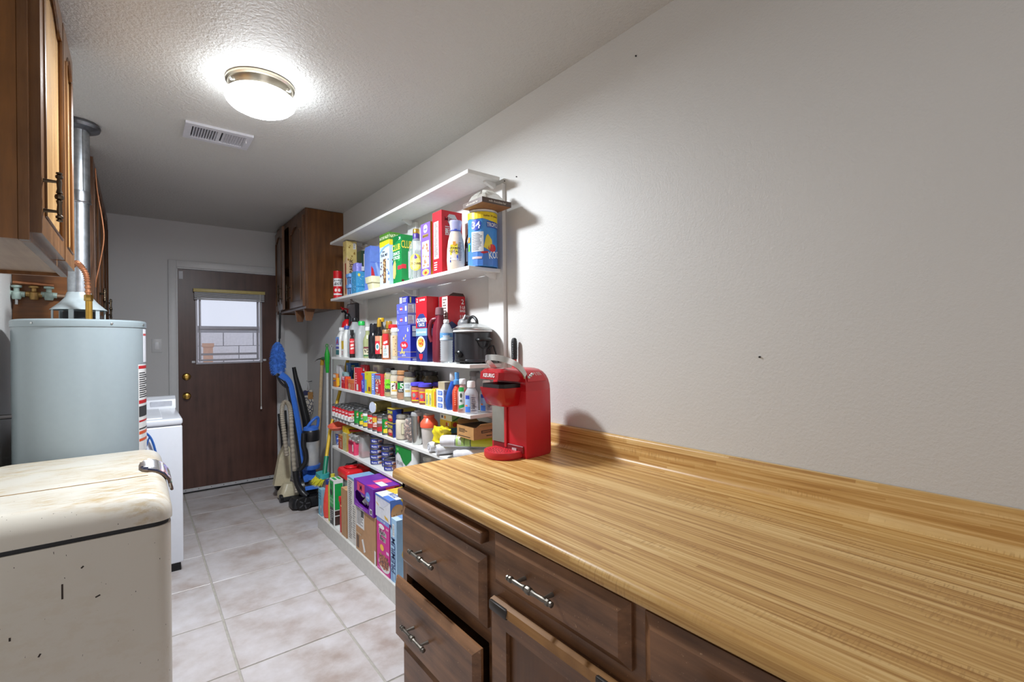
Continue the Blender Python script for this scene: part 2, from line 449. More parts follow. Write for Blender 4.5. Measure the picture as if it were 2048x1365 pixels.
# ---- ceiling lamp
lp = thing('ceiling_lamp', 'round flush ceiling lamp with white glass bowl and brushed nickel ring', 'lamp', (.42, 2.235, ZC))
MB().lathe([(.128, 0), (.131, -.004), (.131, -.012), (.124, -.018), (.122, -.026), (.117, -.034), (.112, -.046), (.100, -.048)][::-1], 48).build('ring', K((186, 178, 160), .28, 1, .05), lp)
for a in (200, 320, 80):
    q = MB().lathe([(.004, 0), (.006, .004), (.006, .010), (.003, .012)], 10, 0, Rz(math.radians(a)) @ T(.117, 0, -.034) @ Ry(PI/2))
    q.build('thumb_screw', CHROME, lp)
tg = NT('lit_lamp_glass'); tg.b.inputs['Base Color'].default_value = (.9, .92, .95, 1); tg.b.inputs['Roughness'].default_value = .15
tg.b.inputs['Emission Color'].default_value = (.86, .93, 1.0, 1); tg.b.inputs['Emission Strength'].default_value = LAMP_E
MB().lathe([(.0, -.128), (.03, -.1265), (.06, -.122), (.09, -.113), (.115, -.100), (.130, -.085), (.135, -.072), (.131, -.060), (.120, -.050), (.106, -.044)], 48, cap=False).build('glass_bowl', tg.m, lp)
# ---- ceiling vent
v = thing('ceiling_vent', 'white metal air vent in the ceiling beyond the lamp', 'vent', (.343, 2.916, ZC))
mb = MB(); rim(mb, -.149, .149, -.104, .104, .03, 0, .012)
M_ = Matrix(((1, 0, 0, 0), (0, 0, 1, 0), (0, -1, 0, 0), (0, 0, 0, 1)))   # (x, y, z) -> (x, z, -y)
mb.v = [tuple(M_ @ Vector(p)) for p in mb.v]
mb.box(-.008, .008, -.074, .074, -.010, 0)
mb.build('vent_frame', K((206, 206, 212), .35, .1), v)
MB().box(-.125, .125, -.08, .08, -.0015, -.0005).build('duct_shade', K((40, 40, 46), .8), v)  # dark sheet on the ceiling, painting the shade seen between the louvers
for k in range(18):
    x = -.112+.0118*k if k < 9 else .018+.0118*(k-9)
    a = -.62 if k < 9 else .62
    MB().box(-.0055, .0055, -.074, .074, -.0008, .0008).build('louver', K((200, 200, 208), .35), v, loc=(x+.004, 0, -.006)).rotation_euler = (0, a, 0)
MB().box(.122, .128, -.03, -.012, -.022, -.008, bev=.002).build('vent_lever', K((210, 210, 214), .35), v)
# ---- grey electrical panel behind the shelves
e = thing('electrical_panel', 'grey metal breaker panel on the wall behind the shelves', 'electrical panel', (XW, 3.81, 1.30))
MB().box(-.012, 0, -.125, .125, 0, .36, bev=.003).build('panel_frame', K((70, 72, 78), .4), e)
MB().box(-.018, -.012, -.07, .12, .012, .35, bev=.002).build('panel_door', K((150, 152, 160), .35), e)
MB().lathe([(.012, 0), (.012, .003), (.006, .006)], 12, 0, T(-.018, .085, .14) @ Ry(-PI/2)).build('latch', BLACK, e)
# nail heads left in the right wall
for k, (y, z) in enumerate(((1.70, 2.095), (1.79, 2.10), (1.03, 2.33), (.62, .985+.3))):
    tag(MB().lathe([(.003, 0), (.0025, .004), (.001, .005)], 8, 0, T(XW, y, z) @ Ry(-PI/2)).build('nail', BLACK), ['bare nail in the wall just above the top shelf end', 'second bare nail above the top shelf end, farther back', 'tiny nail high on the right wall near the ceiling', 'tiny nail in the right wall above the worktop'][k], 'nail')

# ================================================================== CABINETS
def arch(w, h, rise, n=14):
    """cathedral outline: rectangle whose top side swells up in the middle"""
    pts = [(0, 0), (w, 0), (w, h-rise)]
    for i in range(n+1):
        t = i/n; x = w*(.88-.76*t)
        pts.append((x, h-rise + rise*(math.sin(PI*t)**1.0)))
    pts.append((0, h-rise)); return pts
def arched_door(root, M, w, h, frame_m, panel_m, rise=.05, st=.055, thick=.019, name='door'):
    hole = [(p[0]+st, p[1]+st) for p in arch(w-2*st, h-2*st, rise)]
    a = MB().prism([(0, 0), (w, 0), (w, h), (0, h)], 0, thick, 0, M, hole)
    dr = a.build(name, frame_m, root, smooth=20)
    pn = [(p[0]+st-.004, p[1]+st-.004) for p in arch(w-2*st+.008, h-2*st+.008, rise)]
    b = MB().prism(pn, .002, .008, 0, M)
    cx, cy = w/2, h/2
    inn = [(p[0]+st+.028, p[1]+st+.028) for p in arch(w-2*st-.056, h-2*st-.056, rise*.8)]
    k = len(pn); V = [(*p, .008) for p in pn]+[(*p, .015) for p in inn]
    b.add(V, [(i, (i+1) % k, k+(i+1) % k, k+i) for i in range(k)]+[tuple(range(k, 2*k))], 0, M)
    b.build('panel', panel_m, dr, smooth=20)
    # moulded inner edge
    ring = [Vector((*p, thick)) for p in hole]
    MB().tube([tuple(M @ q) for q in ring], .005, 6, closed=True).build('moulding', frame_m, dr)
    return dr
def pull(parent, c, along, out, L=.15, name='handle', mat=None):
    """turned spindle pull: two posts and a beaded bar"""
    c, along, out = Vector(c), Vector(along).normalized(), Vector(out).normalized()
    third = along.cross(out); M = Matrix((along, third, out)).transposed().to_4x4(); M.translation = c
    q = MB()
    for s_ in (-1, 1): q.tube([(s_*L*.30, 0, 0), (s_*L*.30, 0, .026)], [.0050, .0034], 8, 0, M=M)
    ks = [(-.5, .003), (-.49, .0062), (-.46, .0062), (-.45, .0035), (-.43, .0072), (-.39, .0076), (-.36, .0042), (-.30, .0056), (-.16, .0044), (-.08, .0066), (-.06, .0042), (-.04, .0082), (0, .0092), (.04, .0082), (.06, .0042), (.08, .0066), (.16, .0044), (.30, .0056), (.36, .0042), (.39, .0076), (.43, .0072), (.45, .0035), (.46, .0062), (.49, .0062), (.5, .003)]
    q.tube([(k*L, 0, .029) for k, r in ks], [r for k, r in ks], 10, 0, M=M)
    return q.build(name, mat or PEWTER, parent)
def mat_at(M0, root): return M0
def upper_cabinet(label, X0, X1, Y0, Y1, Z0, Z1, face, doors, wood, side, open_d=None, pulls=None, pullm=None, uw=None, pan=None, mids=True, hz=.14, hl=.15):
    """face +1 looks to +X, -1 looks to -X. doors: list of (ya, yb)"""
    root = thing('wall_cabinet', label, 'cabinet', ((X0+X1)/2, (Y0+Y1)/2, Z0))
    ox, oy, oz = root.location
    fx = X1 if face > 0 else X0; t = .018
    b = MB()
    bx0, bx1 = (X0, X1-.02) if face > 0 else (X0+.02, X1)
    def L(a0, a1, b0, b1, c0, c1, mi=0): b.box(a0-ox, a1-ox, b0-oy, b1-oy, c0-oz, c1-oz, mi)
    L(bx0, bx1, Y0, Y0+t, Z0, Z1); L(bx0, bx1, Y1-t, Y1, Z0, Z1)
    L(bx0, bx1, Y0+t, Y1-t, Z0+.012, Z0+.03, 1); L(bx0, bx1, Y0+t, Y1-t, Z1-t, Z1)
    zm = (Z0+Z1)/2; L(bx0, bx1, Y0+t, Y1-t, zm, zm+t)
    bk = (bx0, bx0+.006) if face > 0 else (bx1-.006, bx1)
    L(*bk, Y0+t, Y1-t, Z0+.03, Z1-t)
    b.build('cabinet_body', [side, uw or side], root)
    fr = MB()
    f0, f1 = (X1-.02, X1) if face > 0 else (X0, X0+.02)
    def Fm(b0, b1, c0, c1): fr.box(f0-ox, f1-ox, b0-oy, b1-oy, c0-oz, c1-oz, 0, .0015, 1)
    Fm(Y0, Y0+.035, Z0, Z1); Fm(Y1-.035, Y1, Z0, Z1); Fm(Y0+.035, Y1-.035, Z0, Z0+.035); Fm(Y0+.035, Y1-.035, Z1-.05, Z1)
    for (a, c), (a2, c2) in (zip(doors[:-1], doors[1:]) if mids else ()):
        mid = (c+a2)/2
        Fm(mid-.02, mid+.02, Z0+.035, Z1-.05)
    fr.build('face_frame', wood, root)
    for i, (a, c) in enumerate(doors):
        wd, hd = c-a, Z1-Z0-.075
        if face > 0: M = T(fx-ox, a-oy, .022) @ PX
        else: M = T(fx-ox, c-oy, .022) @ MX
        if open_d and i == open_d[0]:
            hy = (c if face < 0 else a)-oy
            M = T(fx-ox, hy, 0) @ Rz(open_d[1]) @ T(-(fx-ox), -hy, 0) @ M
        dr = arched_door(root, M, wd, hd, wood, pan or wood, .045)
        near = pulls[i] if pulls else (i % 2 == 0)
        along = (0, 0, 1)
        px = (wd-.028 if near else .028)
        p = M @ Vector((px, hz, .019)); nrm = (M.to_3x3() @ Vector((0, 0, 1)))
        if near is not None: pull(dr, p, along, nrm, hl, mat=pullm)
        for hz2 in (.07, hd-.07):
            q = M @ Vector((wd-px+(.03 if px > wd/2 else -.03), hz2, .006))
            MB().tube([q-Vector((0, 0, .025)), q+Vector((0, 0, .025))], .0045, 8).build('hinge', PEWTER, dr)
    return root
DBR = K((88, 76, 62), .35, 1, .2)
# near left cabinet above the freezer
c1 = upper_cabinet('glossy brown wall cabinet nearest the camera at upper left', XL+.002, -.200, 1.60, 2.395, 1.590, ZC-.002, 1,
    [(1.62, 2.085), (2.105, 2.385)], UPW, WOOD((92, 58, 26), (146, 96, 46), 'Z', .3), None, [False, None], DBR, WOOD((120, 96, 78), (158, 134, 112), 'Y', .45), HONEY, True, .10, .125)
# second left cabinet beyond the flue
c2 = upper_cabinet('dark brown wall cabinet behind the flue pipe and water heater', XL+.002, -.205, 3.47, YB-.006, 1.455, ZC-.002, 1,
    [(3.50, 3.90), (3.92, 4.32), (4.34, 4.74), (4.76, 5.14)], DKW, PANELW, None, None, DBR)
# far right cabinet above the vacuum cleaners
c3 = upper_cabinet('dark brown wall cabinet with one door ajar in far right corner', 1.070, XW-.002, 4.035, 5.03, 1.622, ZC-.004, -1,
    [(4.06, 4.485), (4.56, 5.01)], DKW, DKS, (1, -.085), [False, True], DBR, None, None, False)
for yy in (.06, .33):
    q = MB().prism([(.03, 0), (.118, 0), (.092, -.095), (.046, -.095)], 0, .018, 0, T(-.03-.153, yy-.475+.0, .0) @ MY)
    q.build('holder_arm', DKW, c3, label='tapered paper towel holder arm under the cabinet')
# ---- base cabinet
bc = thing('base_cabinet', 'dark worn wooden base cabinet with drawers under the worktop', 'cabinet', (1.03, .55, 0))
ox, oy = 1.03, .55
CX = .705
cy0, cy1 = -.62, 1.505
b = MB()
b.box(CX-ox, XW-.003-ox, cy1-.018-oy, cy1-oy, .0, .868).box(CX-ox, XW-.003-ox, cy0-oy, cy0+.018-oy, 0, .868)
b.box(CX+.06-ox, XW-.003-ox, cy0+.018-oy, cy1-.018-oy, .09, .108).box(XW-.012-ox, XW-.003-ox, cy0+.018-oy, cy1-.018-oy, .108, .868)
b.box(CX+.06-ox, CX+.075-ox, cy0+.018-oy, cy1-.018-oy, 0, .09)
b.build('cabinet_body', DKW, bc)
f = MB()
def Fm(y0, y1, z0, z1): f.box(CX-ox, CX+.02-ox, y0-oy, y1-oy, z0, z1)
bays = [(1.0, 1.48), (.545, .962), (.10, .515), (-.60, .07)]
Fm(cy0, cy1, .845, .868); Fm(cy0, cy1, .09, .13)
Fm(1.478, cy1-.018, .13, .845); Fm(.957, 1.002, .13, .845); Fm(.512, .548, .13, .845); Fm(.068, .102, .13, .845); Fm(cy0+.018, -.598, .13, .845)
Fm(1.002, 1.478, .785, .822); Fm(1.002, 1.478, .560, .604); Fm(.548, .957, .70, .742); Fm(.102, .512, .70, .742); Fm(-.598, .068, .70, .742); Fm(1.002, 1.478, .335, .362)
f.build('face_frame', DKY, bc)
def front(y0, y1, z0, z1, name, out=0.0, ch=.020, th=.021, worn=None):
    """slab front whose chamfered rim slopes back to the face frame"""
    q = MB(); X = CX-ox-out
    A = [(X, y1-oy, z0), (X, y0-oy, z0), (X, y0-oy, z1), (X, y1-oy, z1)]
    Bm = [(X-.007, p[1], p[2]) for p in A]
    Cc = [(X-th, y1-ch-oy, z0+ch), (X-th, y0+ch-oy, z0+ch), (X-th, y0+ch-oy, z1-ch), (X-th, y1-ch-oy, z1-ch)]
    V = A+Bm+Cc
    F_ = [(3, 2, 1, 0), (8, 9, 10, 11)]
    for k in (0, 4):
        for i in range(4): F_.append((k+i, k+(i+1) % 4, k+4+(i+1) % 4, k+4+i))
    q.add(V, F_)
    return q.build(name, DKY, bc, smooth=10)
bb = MB().box(CX-.028-ox, CX+.02-ox, .998-oy, 1.488-oy, .820, .851, 0, .006)
bb.build('cutting_board_front', DKY, bc)
dr1 = front(.998, 1.482, .602, .787, 'drawer'); pull(dr1, (CX-.021-ox, 1.285-oy, .690), (0, 1, 0), (-1, 0, 0))
dr2 = front(.992, 1.486, .363, .562, 'drawer', .026); pull(dr2, (CX-.047-ox, 1.29-oy, .462), (0, 1, 0), (-1, 0, 0))
MB().box(CX-.026-ox, CX+.3-ox, 1.03-oy, 1.46-oy, .385, .530, [0]*6).build('drawer_box', WOOD((40, 26, 16), (70, 46, 28), 'X'), dr2)
dr3 = front(.998, 1.482, .135, .345, 'drawer'); pull(dr3, (CX-.021-ox, 1.285-oy, .25), (0, 1, 0), (-1, 0, 0))
for (y0, y1), nm in zip(bays[1:], 'abc'):
    dd = front(y0, y1, .735, .860, 'drawer'); pull(dd, (CX-.021-ox, (y0+y1)/2+.03-oy, .800), (0, 1, 0), (-1, 0, 0))
    w_, h_ = y1-y0, .70-.13
    M = T(CX-ox, y1-oy, .13) @ MX
    st = .058
    dq = MB().prism([(0, 0), (w_, 0), (w_, h_), (0, h_)], 0, .020, 0, M, [(st, st), (w_-st, st), (w_-st, h_-st), (st, h_-st)])
    do = dq.build('door', DKY, bc, smooth=10)
    pq = MB().prism([(st-.003, st-.003), (w_-st+.003, st-.003), (w_-st+.003, h_-st+.003), (st-.003, h_-st+.003)], .001, .009, 0, M)
    pq.build('panel', DKS, do)
    lip = MB().prism([(0, -.012), (.0, .012), (-.006, .016), (-.018, .012), (-.022, -.006), (-.016, -.012)], 0, w_, 0, T(CX-.006-ox, y1-oy, .70-.012) @ Matrix(((1, 0, 0, 0), (0, 0, -1, 0), (0, 1, 0, 0), (0, 0, 0, 1))))
    lip.build('top_rail_lip', HONEYY, do, label='honey coloured worn lip of the door')
    for s_ in (0, 1):
        yy = y1-.035-oy if s_ == 0 else y0+.035-oy
        MB().box(CX-.0295-ox, CX-.005-ox, yy-.035, yy+.035, .676, .7005, 0, .004).build('metal_corner', K((44, 36, 30), .35, .2, .2), do, label='blackened corner of the door lip')
    MB().tube([(CX-.008-ox, y1+.006-oy, .635), (CX-.008-ox, y1+.006-oy, .685)], .006, 8).build('hinge', K((40, 34, 30), .4, .6), do)
# ---- worktop with rounded front edge, coved backsplash
wt = thing('worktop', 'wood-grain laminate worktop with curved backsplash along right wall', 'worktop', (1.03, .55, .870))
prof = []
def arcp(cx, cz, r, a0, a1, n=6):
    for i in range(n+1):
        a = math.radians(a0+(a1-a0)*i/n); prof.append((cx+r*math.cos(a), cz+r*math.sin(a)))
prof.append((XW-.002, .870)); prof.append((.690, .870))
arcp(.690, .879, .009, 270, 180, 4); arcp(.697, .889, .0155, 180, 90, 7)
arcp(1.337, .9245, .020, 270, 360, 7)
arcp(1.366, .983, .009, 180, 90, 5); prof.append((XW-.002, .992))
MYX = Matrix(((1, 0, 0, 0), (0, 0, -1, 0), (0, 1, 0, 0), (0, 0, 0, 1)))     # (a,b,c) -> (a,-c,b)
wm = MB().prism([(p[0]-1.03, p[1]-.870) for p in prof], -(1.532-.55), .62+.55+.05, 0, MYX)
wm.build('laminate_top', MCOUNTER, wt, smooth=50)
# ================================================================== APPLIANCES ON THE LEFT
def rrect(x0, x1, y0, y1, r, n=6):
    pts = []
    for cx, cy, a in ((x1-r, y0+r, -90), (x1-r, y1-r, 0), (x0+r, y1-r, 90), (x0+r, y0+r, 180)):
        for i in range(n+1):
            t = math.radians(a+90*i/n); pts.append((cx+r*math.cos(t), cy+r*math.sin(t)))
    return pts
def loft(mb, rings, mi=0, cap=True):
    k = len(rings[0]); V = [p for r in rings for p in r]; F_ = []
    for j in range(len(rings)-1):
        for i in range(k):
            i2 = (i+1) % k; F_.append((j*k+i, j*k+i2, (j+1)*k+i2, (j+1)*k+i))
    if cap: F_.append(tuple(range(k-1, -1, -1))); F_.append(tuple((len(rings)-1)*k+i for i in range(k)))
    return mb.add(V, F_, mi)
def enamel(top):
    t = NT('aged_enamel'); co = t.coords()
    L = lin((198, 191, 178))
    sc = t.coords((5, 22, 22)) ; f = t.noise(t.coords((5, 34, 9)), 3.2, 6, .7); p = t.noise(co, 3.5, 2)
    mm = t.n('ShaderNodeMath', operation='MULTIPLY'); t.l(t.ramp(f, [(.46, (0, 0, 0)), (.60, (1, 1, 1))]), mm.inputs[0]); t.l(t.ramp(p, [(.42, (0, 0, 0)), (.56, (1, 1, 1))]), mm.inputs[1])
    m2 = t.n('ShaderNodeMath', operation='MULTIPLY'); t.l(mm.outputs[0], m2.inputs[0]); m2.inputs[1].default_value = .85 if top else .12
    c = t.mix(m2.outputs[0], L, lin((168, 138, 84)))
    ch = t.noise(t.coords((20, 20, 7)), 9, 2, .5)
    c = t.mix(t.ramp(ch, [(.735, (0, 0, 0)), (.75, (1, 1, 1))]), c, lin((48, 36, 26)))
    t.l(c, t.b.inputs['Base Color']); t.b.inputs['Roughness'].default_value = .3; return t.m
ENT, ENB = enamel(True), enamel(False)
fz = thing('chest_freezer', 'old cream enamel chest freezer with rust-streaked lid at lower left', 'freezer', (-.2025, 2.41, 0))
FXa, FXb, FYa, FYb = -.2925, .2875, -.455, .46
b = MB(); loft(b, [[(*p, z) for p in rrect(FXa, FXb, FYa, FYb, .045)] for z in (.05, .738)])
b.build('freezer_body', ENB, fz)
b = MB(); loft(b, [[(*p, z) for p in rrect(FXa+.03, FXb-.03, FYa+.03, FYb-.03, .03)] for z in (0, .05)]); b.build('toe_base', BLACKM, fz)
b = MB(); loft(b, [[(*p, z) for p in rrect(FXa+.006, FXb-.006, FYa+.006, FYb-.006, .042)] for z in (.738, .754)]); b.build('lid_gasket', BLACKM, fz)
def lid_rings(ya, yb, near, far):
    R = []
    for k in range(9):
        a = math.radians(90*k/8); ins = .055*(1-math.cos(a))*1.25; z = .754+.020+.075*math.sin(a)
        R.append((ins, z))
    out = []
    for ins, z in [(0, .754)]+R:
        y0 = ya+ins if near else ya; y1 = yb-ins if far else yb
        out.append([(*p, z) for p in rrect(FXa+ins, FXb-ins, y0, y1, .045 if (near and far) else .012)])
    return out
b = MB()
R = [[(*p, z) for p in rrect(FXa-.004+i, FXb+.004-i, FYa-.004+i, FYb+.004-i, .05)] for i, z in [(0, .754), (0, .772)]+[(.058*(1-math.cos(math.radians(a))), .772+.076*math.sin(math.radians(a))) for a in range(10, 91, 10)]]
loft(b, R); lid = b.build('lid', ENT, fz, smooth=60)
RUST = K((128, 96, 44), .8, 0, .3)
# two pressed ribs across the lid, the nearer one rusty
zl = .848
MB().tube([(FXa+.06, -.165, zl), (FXb-.06, -.165, zl), (FXb-.02, -.165, zl-.022)], [.0022, .0022, .0015], 6).build('pressed_seam', RUST, lid, label='rusty seam across the lid')
MB().tube([(FXa+.06, .17, zl+.0002), (FXb-.06, .17, zl)], .0014, 6).build('pressed_seam', K((176, 168, 148), .5), lid)
# chrome ribbed latch over the front edge of the lid
def latch_path(off):
    P_ = [(FXb-.080, .849), (FXb-.070, .850), (FXb-.058, .850), (FXb-.034, .843), (FXb-.012, .828), (FXb+.003, .804), (FXb+.006, .778)]
    out = []
    for i, (x, z) in enumerate(P_):
        q0, q1 = P_[max(i-1, 0)], P_[min(i+1, len(P_)-1)]; dx_, dz_ = q1[0]-q0[0], q1[1]-q0[1]; l_ = math.hypot(dx_, dz_)
        out.append((x-dz_/l_*off, z+dx_/l_*off))
    return out
lp0 = latch_path(.006); LW = [.045, .085, .105, .112, .110, .100, .080]
lt = MB(); rows = []
for (x, z), w_ in zip(lp0, LW): rows.append([(x, w_*s_, z-.006*abs(s_)**4) for s_ in (-1, -.8, -.5, -.2, .2, .5, .8, 1)])
for k in range(len(rows)-1):
    for i in range(7): lt.add([rows[k][i], rows[k][i+1], rows[k+1][i+1], rows[k+1][i]], [(0, 3, 2, 1)])
lto = lt.build('latch', K((70, 72, 92), .3, .6, .05), fz, smooth=60)
lp1 = latch_path(.009)
for k in range(7):
    y = -.087+.029*k
    pts = [(x, y, z) for (x, z), w_ in zip(lp1, LW) if abs(y) < w_-.008]
    MB().tube(pts, .0058, 6).build('latch_rib', CHROME, lto)
edge = [(x, -w_, z-.004) for (x, z), w_ in zip(lp0, LW)]+[(x, w_, z-.004) for (x, z), w_ in reversed(list(zip(lp0, LW)))]
MB().tube(edge, .004, 6, closed=True).build('latch_rim', K((120, 100, 84), .35, .8, .2), lto)
MB().tube([(FXb+.012, -.09, .79), (FXb+.018, -.09, .765), (FXb+.016, .10, .760)], .006, 6).build('latch_lever', CHROME, lto)
MB().box(-.165, -.118, FYa-.0005, FYa, .715, .721).build('brand_mark_residue', K((128, 108, 74), .7), fz, label='worn adhesive mark below the lid')
for x, z, l_, a in ((.02, .60, .045, 0), (-.22, .70, .012, 0), (-.19, .635, .02, .3), (.065, .66, .008, .8), (-.09, .50, .01, 0), (.10, .56, .012, 1.2), (-.03, .43, .01, .5)):
    MB().box(-.0022, .0022, FYa-.0006, FYa, -l_/2, l_/2, 0, 0, 1, T(x, 0, z) @ Matrix.Rotation(a, 4, 'Y')).build('paint_chip', K((46, 34, 26), .8), fz)

# water heater with draft hood
wh = thing('water_heater', 'tall grey-green water heater tank with warning stickers behind the freezer', 'water heater', (-.212, 3.15, 0))
HG = K((142, 152, 155), .28, 0, .015)
MB().lathe([(.235, 0), (.235, .03), (.246, .04), (.246, 1.425)], 64).build('tank', HG, wh, smooth=30)
MB().lathe([(.249, 1.425), (.250, 1.428), (.250, 1.452), (.246, 1.458), (.238, 1.460), (.0, 1.462)], 64, cap=False).build('top_cap', K((142, 153, 156), .26, 0, .015), wh, smooth=30)
for a in (-128, -62, -20): MB().lathe([(.005, 0), (.005, .003), (.002, .005)], 10, 0, Rz(math.radians(a)) @ T(.250, 0, 1.440) @ Ry(PI/2)).build('screw', STEEL, wh)
dh = MB()
dh.lathe([(.108, 1.512), (.100, 1.520), (.072, 1.548), (.052, 1.575), (.045, 1.60)], 32, 0, T(-.013, .02, 0), cap=False)
dho = dh.build('draft_hood', K((178, 188, 190), .35, .2), wh)
for k in range(6):
    a = PI/3*k+.3
    MB().box(-.010, .010, -.003, .003, 1.461, 1.516, 0, .002, 1, T(-.013+.098*math.cos(a), .02+.098*math.sin(a), 0) @ Rz(a+PI/2)).build('hood_leg', K((178, 188, 190), .35, .2), dho)
MB().lathe([(.06, 1.461), (.06, 1.505)], 20, 0, T(-.013, .02, 0)).build('flue_outlet', BLACKM, dho)
def cyl_fn(cx, cy, r, a0, span, z0, z1):
    def fn(u, v, off):
        a = a0+(u-.5)*span; return (cx+(r+off)*math.cos(a), cy+(r+off)*math.sin(a), z0+(z1-z0)*v)
    return fn
st = MB(); fn = cyl_fn(0, 0, .246, math.radians(-12), .62, .80, 1.24)
st.patch(fn, 0, 0, 1, 1, 0, 10)
for v0, v1, mi in ((.95, .985, 1), (.55, .59, 1), (.34, .36, 1), (.20, .235, 2), (.12, .15, 2), (.40, .52, 3), (.255, .27, 3)): st.patch(fn, .02, v0, .98, v1, mi, 10, 1, .0012)
for i in range(12): st.patch(fn, .05, .62+.025*i, .9-.2*(i % 3), .632+.025*i, 3, 8, 1, .0012)
st.build('warning_sticker', [K((226, 224, 220), .3), K((190, 40, 44), .4), K((214, 92, 50), .4), K((60, 60, 62), .5)], wh)
st = MB(); fn = cyl_fn(0, 0, .246, math.radians(-4), .5, 1.25, 1.42)
st.patch(fn, 0, 0, 1, 1, 0, 10); st.patch(fn, .02, .80, .98, .86, 1, 8, 1, .0012); st.build('energy_sticker', [K((236, 236, 240), .3), K((200, 80, 80), .4)], wh)
# relief pipe stub at the left of the tank
rp = thing('relief_pipe', 'thin dark pipe stub reaching the tank from the left wall', 'pipe', (-.475, 3.09, 1.02))
MB().tube([(-.022, .0, 0), (.035, .0, 0)], .011, 12).lathe([(.02, 0), (.02, .004)], 14, 0, T(-.024, 0, 0) @ Ry(PI/2)).build('pipe', K((96, 92, 92), .35, .8), rp)
# flue pipe
fl = thing('flue_pipe', 'galvanised metal flue pipe rising from the water heater to the ceiling', 'flue', (-.225, 3.17, 1.60))
MB().lathe([(.043, 0), (.043, .50)], 28).tube([(-.01, -.044, 0), (-.01, -.044, .50)], .0025, 6).build('lower_pipe', GALV, fl)
MB().lathe([(.046, .47), (.046, .838)], 28).tube([(.022, -.0405, .50), (.022, -.0405, .838)], .0025, 6).build('upper_pipe', GALV, fl)
q = MB().lathe([(.0475, .44), (.0485, .45), (.0485, .495), (.0475, .50)], 28); q.tube([(.0485*math.cos(a/10*PI), .0485*math.sin(a/10*PI), .445) for a in range(20)], .003, 6, closed=True)
q.build('joint_band', K((166, 168, 172), .3, 1, .1), fl)
for a in (-70, -110): MB().lathe([(.004, 0), (.004, .003)], 8, 0, Rz(math.radians(a)) @ T(.048, 0, .47) @ Ry(PI/2)).build('screw', STEEL, fl)
MB().lathe([(.046, .800), (.064, .801), (.085, .812), (.090, .826), (.086, .838), (.06, .838)], 36).build('ceiling_collar', K((120, 122, 126), .32, .9, .2), fl)
# corrugated copper connector
cx = thing('water_connector', 'corrugated copper connector hose ending in brass on the heater top', 'water connector', (-.178, 2.99, 1.461))
P0 = [(-.062, .10, .262), (-.045, .04, .268), (-.028, .010, .250), (-.010, 0, .215), (-.004, 0, .17), (-.002, 0, .10)]
def smooth_path(P, n):
    P = [Vector(p) for p in P]; out = []
    for i in range(len(P)-1):
        p0, p1, p2, p3 = P[max(i-1, 0)], P[i], P[i+1], P[min(i+2, len(P)-1)]
        for k in range(n):
            t = k/n
            out.append(.5*((2*p1)+(-p0+p2)*t+(2*p0-5*p1+4*p2-p3)*t*t+(-p0+3*p1-3*p2+p3)*t**3))
    out.append(P[-1]); return out
pth = smooth_path(P0, 16)
MB().tube(pth, [.0125 if (i % 4) < 2 else .0095 for i in range(len(pth))], 12).build('corrugated_hose', COPPER, cx, smooth=20)
MB().lathe([(.0155, .086), (.017, .090), (.017, .112), (.0155, .116)], 6, 0, T(-.001, 0, 0)).build('brass_nut', BRASS, cx)
MB().lathe([(.013, 0), (.013, .088)], 16).build('brass_nipple', K((178, 138, 60), .35, .8), cx)
# copper pipes with shut-off valves on the cabinet side
cp = thing('pipe_run', 'horizontal copper pipe run with corroded valves on the wooden panel', 'pipe', (-.36, 3.448, 1.60))
MB().tube([(-.13, 0, .012), (-.05, 0, .006), (.10, 0, -.004)], .011, 12).build('main_pipe', K((158, 128, 104), .45, .7, .2), cp)
MB().tube([(-.13, -.012, .062), (.02, -.012, .054)], .009, 12).build('upper_pipe', COPPER, cp)
VER = K((168, 186, 176), .6, .3, .25)
for x, mt in ((-.118, VER), (-.055, K((176, 140, 84), .4, .7, .2)), (.0, VER)):
    q = MB().lathe([(.015, -.024), (.018, -.016), (.018, .012), (.011, .018), (.011, .034), (.020, .036), (.020, .046), (.008, .048)], 12, 0, T(x, -.012, .0)).tube([(x-.03, -.004, .006), (x+.03, -.004, .002)], .015, 10)
    q.build('valve', mt, cp)
MB().tube([(-.118, -.012, -.02), (-.118, -.012, -.05)], .007, 8).build('drain_nipple', STEEL, cp)
tag(MB().tube(smooth_path([(-.172, 3.42, 2.30), (-.165, 3.42, 2.18), (-.145, 3.42, 2.02), (-.140, 3.42, 1.92), (-.155, 3.42, 1.80), (-.172, 3.42, 1.70), (-.176, 3.43, 1.655)], 6), .0032, 8).build('copper_tube', COPPER),
    'thin bare copper tube curving down in front of the second wall cabinet', 'tube')
# washing machine
wa = thing('washing_machine', 'white top-loading washing machine between water heater and back door', 'washing machine', (-.137, 3.76, 0))
WM = K((222, 224, 230), .25, 0, .01)
MB().box(-.342, .342, -.345, .345, .055, .862, bev=.008, seg=3).build('cabinet_shell', WM, wa)
MB().box(-.33, .33, -.315, .335, 0, .055).build('toe_kick', BLACKM, wa)
MB().box(-.344, .344, -.348, .345, .866, .906, bev=.014, seg=4).build('top_deck', WM, wa)
ld = MB().box(-.25, .25, -.30, .20, .900, .912, bev=.006, seg=3).build('lid', WM, wa)
MB().box(.14, .17, -.27, .05, .911, .9135, bev=.001, seg=1).build('lid_grip', K((150, 156, 190), .4), ld)
cs = MB().prism([(.235, .905), (.345, .905), (.345, .985), (.285, .985), (.255, .965)], -.34, .34, 0, Matrix(((0, 0, 1, 0), (1, 0, 0, 0), (0, 1, 0, 0), (0, 0, 0, 1))))
co_ = cs.build('control_console', WM, wa, smooth=20)
MB().box(.20, .32, .240, .250, .918, .955, 0, .002, 1).build('console_end_cap', K((206, 208, 216), .3), co_)
